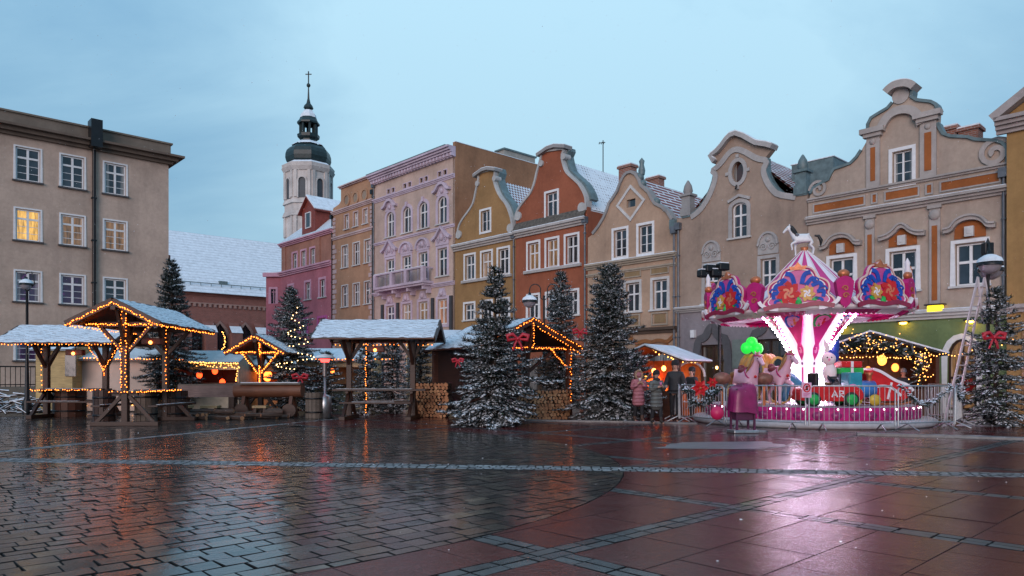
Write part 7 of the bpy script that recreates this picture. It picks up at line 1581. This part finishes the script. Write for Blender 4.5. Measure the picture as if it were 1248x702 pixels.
for i, (a0, lb) in enumerate(names):
    o = bp if i == 0 else copy_tree(bp); am = radians(a0+15.3); Rm = RB*cos(radians(15.3)); o.location = (CXm+Rm*sin(am), CY-Rm*cos(am), 0); o.rotation_euler = (0, 0, am); o['label'] = lb; BAR[a0] = o
bpy.context.view_layer.update()
def bpt(a0, x, z, y=-.05): return BAR[a0].matrix_basis @ Vector((x, y, z))
garland('snowy garland sagging from the barrier right of the front centre', [bpt(8, -1.05, 1.2), bpt(8, -.75, .95), bpt(8, -.3, .72), bpt(8, .15, .72), bpt(8, .55, .95), bpt(8, .95, 1.18)], .13, 21, .75, 0, 1.2)
garland('snowy garland along the front right corner barrier', [bpt(38.6, -1.0, 1.2), bpt(38.6, -.5, .9), bpt(38.6, .1, .8), bpt(38.6, .6, 1.0), bpt(38.6, 1.0, 1.25)], .14, 22, .75, 0, 1.2)
garland('bushy snowy garland on the left end barrier', [bpt(-83.8, -1.0, 1.1), bpt(-83.8, -.5, 1.0), bpt(-83.8, 0, 1.1), bpt(-83.8, .6, .9), bpt(-83.8, 1.0, 1.1)], .22, 23, .8, 0, 1.3)
garland('bushy snowy garland hanging low on the left end barrier', [bpt(-83.8, -.6, .7), bpt(-83.8, 0, .62), bpt(-83.8, .6, .75)], .22, 24, .75, 0, 1.3)
garland('bushy snowy wreath at the right corner post of the barriers', [bpt(69.2, -1.1, .95), bpt(69.2, -1.0, 1.35), bpt(69.2, -.8, 1.2), bpt(69.2, -.6, 1.0)], .22, 25, .7, 0, 1.3)
def flower(label, c, s=.16):
    root = empty('poinsettia', label, 'flower', c); 
    for ring, (n, r, z) in enumerate(((6, s, 0), (5, s*.65, -.04))):
        for k in range(n):
            a = 2*pi*k/n+ring*.5; u = Vector((cos(a), 0, sin(a))); v = Vector((-sin(a), 0, cos(a))); MB().add([u*.02+Vector((0, z, 0)), u*r*.5+v*r*.32+Vector((0, z-.05, 0)), u*r+Vector((0, z-.01, 0)), u*r*.5-v*r*.32+Vector((0, z-.05, 0))], [(0, 1, 2, 3)]).build('petal', plain('petal_red', (.55, .015, .02), .5, .2), root)
    MB().ball((0, -.07, 0), s*.15, 6, 5).build('heart', GOLD, root, uv=False)
flower('red poinsettia on the left end barrier', W(853, 473, 20.6), .26); flower('white edged red poinsettia beside it on the left end barrier' if False else 'smaller red poinsettia low on the left end barrier', W(868, 466, 20.6), .16)
flower('large red poinsettia on the wreath at the right corner of the barriers', bpt(69.2, -.95, 1.2, -.25), .27)
sg = empty('prohibition_sign', 'pink sign with a red ringed hand on the barrier before the column', 'sign', W(983, 475.5, 19.2)); MB().box(-.13, .13, -.012, .012, -.2, .2).build('board', plain('sign_pink', (.70, .42, .58), .4, .05), sg, bevel=.006)
MB().ribbon([(.085*cos(t*pi/12), .06+.105*sin(t*pi/12)) for t in range(24)], .028, -.022, -.012, 0, True).build('ring', REDC, sg); q = MB(); q.box(-.03, .03, -.02, -.012, -.0, .07); [q.box(-.03+.016*k, -.018+.016*k, -.02, -.012, .07, .12) for k in range(4)]; q.build('hand_symbol', BLACK, sg); MB().ribbon([(-.06, -.0), (.06, .12)], .02, -.026, -.021).build('slash', REDC, sg); q = MB(); [q.box(-.09, .09-.04*k, -.016, -.012, -.1-.03*k, -.088-.03*k) for k in range(3)]; q.build('small_print', PK, sg)
# draped magenta stand in front
Y = 18.9; ds = empty('draped_stand', 'machine on legs draped with a magenta cover in front of the carousel', 'stand', (Xat(905, Y), Y, 0), radians(8)); ds.scale = (.8, .8, .96); nx = 18; v = []; fs = []
pr2 = [(.0, 1.30), (.32, 1.29), (.385, 1.22), (.40, 1.0), (.42, .80), (.45, .62)]
for j, (r, z) in enumerate(pr2):
    for k in range(28):
        a = 2*pi*k/28; sq = 1/max(abs(cos(a)), abs(sin(a)))**.8; wob = 1+(.05*sin(k*2.3)+.04*sin(k*3.7))*(j/5)**2; v.append((r*cos(a)*sq*wob, r*sin(a)*sq*.8*wob, z+.05*sin(a+.5)*(r > .1)-(.12*max(0, cos(a)) if j == 5 else 0)+.05*cos(a)*(1 if j < 3 else 0)))
for j in range(5):
    for k in range(28): fs.append((j*28+k, j*28+(k+1) % 28, (j+1)*28+(k+1) % 28, (j+1)*28+k))
MB().add(v, [tuple(reversed(f_)) for f_ in fs], 0, True).build('cover', plain('magenta_cover', (.24, .01, .09), .35, .25, 4, .4, 9), ds, uv=False)
for x, y in ((-.3, -.22), (.3, -.22), (-.3, .22), (.3, .22)): MB().box(x-.03, x+.03, y-.03, y+.03, 0, 1.2).build('leg', plain('stand_plum', (.10, .02, .06), .4), ds)
MB().box(-.28, .28, -.2, .2, .35, 1.1).build('cabinet', plain('stand_plum', (.10, .02, .06), .4), ds, bevel=.02); MB().box(-.42, .42, -.3, .3, 0, .09).build('base_plate', STEEL, ds, bevel=.02)
b = MB(); b.tube([(.3, -.2, .05), (.6, -.35, .04), (.75, -.2, .04), (.55, 0, .05), (.4, .1, .06)], .03, 6); b.build('hose', plain('grey_hose', (.2, .2, .22), .5), ds, uv=False)

# ------------------------------------------------------------------ lamps and ladder
def dome_lamp(root, c, s=1.0):
    h = MB().lathe([(.34*s, -.1*s), (.33*s, 0), (.22*s, .1*s), (.08*s, .2*s), (.07*s, .34*s), (.001, .36*s)], 16, c).build('lamp_shade', BLACK, root); MB().lathe([(.345*s, -.02*s), (.30*s, .09*s), (.15*s, .19*s), (.001, .24*s)], 16, (c[0], c[1], c[2]+.02)).build('snow_cap', SNOW, h); MB().lathe([(.30*s, -.1*s), (.24*s, -.24*s), (.1*s, -.33*s), (.001, -.34*s)], 14, c).build('globe', plain('lamp_globe', (.30, .27, .30), .3, .05), h)
Y = 22.3; lp = empty('street_lamp', 'black street lamp with two snow capped heads at the right edge', 'street lamp', (Xat(1204, Y), Y, 0)); k = Y/F
MB().lathe([(.14, 0), (.14, .5), (.08, .6), (.055, 2.5), (.045, Zat(305, Y)), (.07, Zat(303, Y)), (.08, Zat(298, Y)), (.01, Zat(290, Y))], 10).build('post', BLACK, lp)
for dx, py, dy in ((-.17, 322, -.35), (.22, 326, .2)):
    z = Zat(py, Y); dome_lamp(lp, (dx, dy, z), 1.05); MB().tube([(0, 0, z+.45), (dx*.5, dy*.5, z+.6), (dx, dy, z+.34)], .025, 6).build('arm', BLACK, lp, uv=False)
MB().box(-.16, .12, -.12, .1, Zat(311, Y), Zat(296, Y)).build('loudspeaker', BLACK, lp, bevel=.03)
b = empty('ladder', 'tall pale ladder leaning against the street lamp at the right edge', 'ladder', (0, 0, 0)); base = W(1156, 513, 21.2); topp = W(1196, 338, 22.0); base.z = .02; sv_ = Vector((.14, .06, 0)); ALU = plain('ladder_alu', (.52, .44, .46), .45, .12, 6, .05)
for s in (-1, 1): MB().beam(base+sv_*s*1.35, topp+sv_*s, .035, .08).build('rail', ALU, b)
n = 15
for i in range(1, n): q = base.lerp(topp, i/n); w_ = sv_*(1.35-.35*i/n); MB().tube([q-w_, q+w_], .017, 5).build('rung', ALU, b, uv=False)
q0 = W(1188, 336, 22.0); 
for s in (-1, 1): MB().beam(topp+sv_*s, W(1204+6*s, 395, 21.8), .03, .05).build('stay', ALU, b)
for i in range(1, 5): MB().tube([(topp-sv_).lerp(W(1198, 395, 21.8), i/5), (topp+sv_).lerp(W(1210, 395, 21.8), i/5)], .014, 5).build('stay_rung', ALU, b, uv=False)
Y = 28; lp = empty('street_lamp', 'black street lamp with a single lantern before the beige block', 'street lamp', (Xat(33, Y), Y, 0)); z = Zat(352, Y); MB().lathe([(.16, 0), (.16, .5), (.09, .65), (.055, 2.2), (.045, z-.1), (.08, z-.05)], 10).build('post', BLACK, lp); dome_lamp(lp, (0, -.05, z+.2), .72); MB().tube([(0, 0, z-.1), (.3, 0, z+.2), (.18, 0, z+.66), (0, -.05, z+.6)], .02, 6).build('arm', BLACK, lp, uv=False)
Y = 31; lp = empty('street_lamp', 'black street lamp with two gooseneck arms in front of the red house', 'street lamp', (Xat(663, Y), Y, 0)); z = Zat(366, Y); MB().lathe([(.12, 0), (.1, .6), (.055, 1.2), (.045, z+.1), (.06, z+.2)], 10).build('post', BLACK, lp)
for s in (-1, 1): MB().tube([(0, 0, z), (s*.15, 0, z+.1)]+[(s*(.38+.24*cos(t)), 0, z+.45+.24*sin(t)) for t in np.linspace(2.9, .1, 8)]+[(s*.62, 0, z+.2)], .025, 6).build('arm', BLACK, lp, uv=False); dome_lamp(lp, (s*.62, 0, z+.0), .95)
Y = 26.6; lp = empty('street_lamp', 'black lamp post with a cluster of dark snow topped heads left of the carousel', 'street lamp', (Xat(877, Y), Y, 0)); z = Zat(340, Y); MB().lathe([(.14, 0), (.12, .6), (.06, .8), (.055, z), (.08, z+.1)], 10).build('post', BLACK, lp); MB().box(-.75, .25, -.05, .05, z+.05, z+.13).build('cross_arm', BLACK, lp)
for dx, dz in ((-.62, .18), (-.2, .2), (.08, .42), (-.4, .36)): hd = MB().cbox((dx, -.12, z+dz), .42, .3, .26, .3).build('floodlight', BLACK, lp, bevel=.04); MB().cbox((dx, -.12, z+dz+.15), .34, .24, .03, .3).build('snow_cap', SNOW, hd)
an = empty('aerial', 'thin television aerial on the roofs left of the tan house', 'aerial', W(735, 215, 50)); MB().tube([(0, 0, -1.5), (0, 0, 2.5)], .035, 5).build('mast', BLACK, an); MB().tube([(-.3, 0, 2.3), (.15, 0, 2.35)], .03, 5).build('boom', BLACK, an); [MB().tube([(x, -.25, 2.3), (x, .25, 2.3)], .02, 4).build('rod', BLACK, an) for x in (-.25, -.1, .05)]

# ------------------------------------------------------------------ people
SKIN = plain('skin', (.48, .27, .20), .55, .08, 6, .05); TROU = plain('dark_trousers', (.018, .018, .022), .8, .2, 6, .2)
def quilt(name, c):
    m, t, p, Lk = mnew(name); v = coords(t); w_ = N(t, 'ShaderNodeTexWave'); w_.bands_direction = 'Z'; w_.inputs['Scale'].default_value = 2.6; w_.inputs['Distortion'].default_value = .6; Lk(v, w_.inputs['Vector']); Lk(ramp(t, noise(t, v, 6, 5), [(.3, rgb(c, .75)), (.7, rgb(c, 1.2))]), p.inputs['Base Color']); p.inputs['Roughness'].default_value = .6; Lk(bump(t, w_.outputs[1], .7, .03), p.inputs['Normal']); return m
def person(label, c, rz, ht, coat, hem, arms, hat=None, hood=None, hair=(.05, .03, .02), stride=.08, holds=None, trous=None, boots=(.03, .02, .015), bulk=1.0, scarf=None):
    s = ht/1.7; V = [(0, 0, .92, .13, .11), (0, 0, 1.12, .12, .10), (0, 0, 1.34, .14, .11), (0, 0, 1.46, .06), (0, -.01, 1.54, .058), (0, -.015, 1.60, .085, .095), (0, -.01, 1.66, .07, .08)]; E = [(0, 1), (1, 2), (2, 3), (3, 4), (4, 5), (5, 6)]
    for sd in (-1, 1):
        k = len(V); ys = -stride*sd; V += [(sd*.09, 0, .86, .095), (sd*.10, ys*.5-.02, .48, .065), (sd*.105, ys, .1, .045), (sd*.11, ys-.05, .04, .045), (sd*.115, ys-.17, .035, .038)]; E += [(0, k), (k, k+1), (k+1, k+2), (k+2, k+3), (k+3, k+4)]
        el, wr = arms[0 if sd < 0 else 1]; k = len(V); V += [(sd*.18, 0, 1.38, .062), (el[0], el[1], el[2], .047), (wr[0], wr[1], wr[2], .032)]; E += [(2, k), (k, k+1), (k+1, k+2)]
        wv = Vector(wr); d = (wv-Vector(el)).normalized(); pl = wv+d*.06; V.append((*pl, .03)); E.append((k+2, k+3)); sx_ = d.cross(Vector((0, -1, .2))).normalized()
        for fi in range(4):
            off = sx_*((fi-1.5)*.021); ln = (.032, .038, .036, .028)[fi]; b0 = len(V); q = pl+off+d*.025; V.append((*q, .0095)); E.append((k+3, b0)); q2 = q+(d*.7+Vector((0, -.5, -.3))).normalized()*ln; V.append((*q2, .009)); E.append((b0, b0+1)); q3 = q2+(d*.2+Vector((0, -.3, -.9))).normalized()*ln*.7; V.append((*q3, .008)); E.append((b0+1, b0+2))
        b0 = len(V); q = wv+d*.03-sx_*(.035*sd); V.append((*q, .011)); E.append((k+2, b0)); q2 = q+(d*.6+Vector((0, -.6, .3))).normalized()*.04; V.append((*q2, .009)); E.append((b0, b0+1))
    V = [tuple(x*s for x in v) for v in V]; o = skin('person', V, E, SKIN, None, 2, 0); o.location = c; o.rotation_euler = (0, 0, rz); tag(o, label, 'person', None)
    cm = coat; B = bulk; r0 = .205*B
    cv = [(0, .0, hem, r0*1.08, r0*.9), (0, 0, (hem+1.0)/2, r0*1.05, r0*.86), (0, 0, 1.0, r0*.95, r0*.78), (0, 0, 1.22, r0*.98, r0*.8), (0, 0, 1.36, r0*.9, r0*.7), (0, 0, 1.46, .095, .09)]; ce = [(0, 1), (1, 2), (2, 3), (3, 4), (4, 5)]
    for sd in (-1, 1):
        el, wr = arms[0 if sd < 0 else 1]; k = len(cv); w2 = Vector(el).lerp(Vector(wr), .92); cv += [(sd*.17, 0, 1.37, .092*B), (*el, .082*B), (*w2, .058*B)]; ce += [(4, k), (k, k+1), (k+1, k+2)]
    skin('coat', [tuple(x*s for x in v) for v in cv], ce, cm, o, 2, 2)
    for sd in (-1, 1):
        ys = -stride*sd; skin('trouser_leg', [tuple(x*s for x in v) for v in [(sd*.09, 0, .9, .10), (sd*.10, ys*.5-.02, .48, .078), (sd*.105, ys, .14, .06)]], [(0, 1), (1, 2)], trous or TROU, o, 2)
        skin('boot', [tuple(x*s for x in v) for v in [(sd*.105, ys, .26, .066), (sd*.108, ys, .09, .062), (sd*.112, ys-.08, .05, .055), (sd*.117, ys-.17, .042, .045)]], [(0, 1), (1, 2), (2, 3)], plain('boot_%d%d' % (boots[0]*1000, boots[1]*1000), boots, .6), o, 2)
    for sd in (-1, 1): MB().ball((sd*.032*s, -.098*s, 1.605*s), .011*s, 6, 5).build('eye', BLACK, o, uv=False)
    b = MB(); b.ball((0, -.108*s, 1.575*s), .014*s, 6, 5, 0, (.8, 1.2, 1.5)); b.build('nose', SKIN, o, uv=False); MB().ball((0, -.098*s, 1.538*s), .02*s, 6, 4, 0, (1.2, .5, .35)).build('mouth', plain('lips', (.35, .10, .09), .5), o, uv=False)
    for sd in (-1, 1): MB().ball((sd*.09*s, -.0, 1.59*s), .024*s, 6, 5, 0, (.5, .8, 1.2)).build('ear', SKIN, o, uv=False)
    hm = plain('hair_%d' % int(hair[0]*1000), hair, .6, .3, 20, .3); hb = MB(); hb.ball((0, .036*s, 1.636*s), .106*s, 12, 8, 0, (1, 1.0, 1.05)); 
    if not hood: hb.ball((0, .05*s, 1.54*s), .09*s, 10, 6, 0, (1.1, .8, 1.2))
    hb.build('hair', hm, o, uv=False)
    if hat: b = MB(); b.lathe([(.118, -.03), (.122, .02), (.11, .09), (.06, .135), (.001, .145)], 14, (0, .014, 1.662)); b.xf(Matrix.Scale(s, 4)); b.build('hat', plain('hat_%d' % int(hat[0]*1000), hat, .9, .2, 15, .4), o, uv=False)
    if hood:
        b = MB(); b.lathe([(.10, -.12), (.14, -.05), (.15, .03), (.12, .11), (.05, .16), (.001, .165)], 14, (0, .045, 1.60)); b.xf(Matrix.Scale(s, 4)); b.build('hood', cm, o, uv=False); f = MB(); rr2 = random.Random(1)
        f.tube([(.118*cos(t)*s, (-.06+.02*sin(3*t))*s, (1.60+.145*sin(t))*s) for t in np.linspace(0, 2*pi, 22)], .038*s, 6, cap=False); f.build('fur_trim', plain('fur_tan', (.30, .20, .13), .9, .4, 25, .8), o, uv=False)
    if scarf: b = MB(); b.lathe([(.10, -.05), (.125, -.02), (.125, .03), (.09, .06)], 14, (0, -.01, 1.47)); b.xf(Matrix.Scale(s, 4)); b.build('scarf', scarf, o, uv=False)
    return o
up_arms = (((-.25, -.08, 1.12), (-.06, -.24, 1.33)), ((.25, -.08, 1.12), (.07, -.24, 1.30)))
p1 = G(778, 513.5); person('woman in a dusty pink quilted coat with a fur trimmed hood, drinking', p1, radians(8), 1.63, quilt('pink_coat', (.36, .13, .16)), .48, up_arms, hood=True, hair=(.06, .035, .022), boots=(.09, .045, .03), bulk=1.12)
p2 = G(800, 516.5); person('woman in a long grey green coat and dark cap holding a cup', p2, radians(18), 1.60, quilt('grey_coat', (.105, .11, .105)), .42, (((-.26, -.06, 1.12), (-.04, -.27, 1.24)), ((.26, -.06, 1.12), (.08, -.27, 1.24))), hat=(.015, .014, .016), stride=.12, bulk=1.08, scarf=plain('dark_scarf', (.03, .025, .03), .9))
p3 = G(823, 513.5); person('tall man in a black jacket seen in dim light by the stall', p3, radians(-25), 1.93, plain('black_jacket', (.02, .021, .025), .7, .3, 6, .3), .82, (((-.26, -.02, 1.1), (-.2, -.24, 1.02)), ((.26, .02, 1.1), (.22, -.1, .9))), hat=(.016, .016, .02), stride=.10, bulk=1.05)
for lb, pt, cup in (('white paper cup held by the woman in pink', p1+Vector((.0, -.30, 1.33)), (.7, .68, .66)), ('pink mug held by the woman in the grey coat', p2+Vector((.07, -.33, 1.2)), (.55, .16, .34))):
    cu = MB().lathe([(.001, 0), (.03, 0), (.04, .1), (.036, .1), (.028, .01), (.001, .01)], 12).build('cup', plain('cup_%d' % int(cup[1]*100), cup, .4, .05), None, uv=False); cu.location = pt; tag(cu, lb, 'cup')
p4 = Vector((Xat(1101, 28.2), 28.2, 0)); person('vendor in dark clothes with a grey blue cap inside the stall behind the carousel', p4, radians(0), 1.72, plain('vendor_jacket', (.03, .035, .045), .7), .8, (((-.26, -.02, 1.1), (-.15, -.25, 1.05)), ((.26, -.02, 1.1), (.15, -.25, 1.05))), hat=(.18, .24, .30))
p5 = Vector((Xat(843, 25.6), 25.6, 0)); person('person in a black coat half hidden behind the left end barrier', p5, radians(-60), 1.74, plain('black_coat2', (.016, .016, .02), .7, .3, 6, .3), .6, (((-.26, -.02, 1.1), (-.2, -.24, 1.02)), ((.26, -.02, 1.1), (.2, -.2, 1.0))), hat=(.02, .02, .024))

# ------------------------------------------------------------------ pink uplight on the corner house and falling snow
pl = empty('floodlight', 'small floodlight on the ground washing the pink house', 'floodlight', W(385, 460, 45)+Vector((0, 0, -CAMH))); MB().box(-.18, .18, -.1, .1, .05, .35).build('housing', BLACK, pl, bevel=.02)
fl = bpy.data.lights.new('magenta_flood', 'SPOT'); fl.energy = 650; fl.color = (1, .16, .62); fl.spot_size = radians(95); fl.spot_blend = .9; fl.shadow_soft_size = .2
fo = bpy.data.objects.new('flood_beam', fl); COL.objects.link(fo); fo.parent = pl; fo.location = (0, .1, .5); fo.rotation_euler = (Vector(W(375, 390, 72))-Vector(W(385, 460, 45))+Vector((0, 0, 1))).to_track_quat('-Z', 'Y').to_euler()
rr = random.Random(77); sn = MB()
for i in range(2600):
    Y = 4+30*rr.random()**.8; X = rr.uniform(-.8, .8)*Y; Z = rr.uniform(.2, 1.45+.58*Y); r = rr.uniform(.0025, .0055)*(1 if Y > 9 else .6); b0 = len(sn.v); sn.add([(X-r, Y, Z), (X, Y-r, Z), (X+r, Y, Z), (X, Y+r, Z), (X+r*.3, Y, Z+r*1.4), (X-r*.3, Y, Z-r*1.4)], [(0, 1, 4), (1, 2, 4), (2, 3, 4), (3, 0, 4), (1, 0, 5), (2, 1, 5), (3, 2, 5), (0, 3, 5)])
tag(sn.build('falling_snow', SNOW_TREE, None, uv=False), None, None, None, 'stuff')
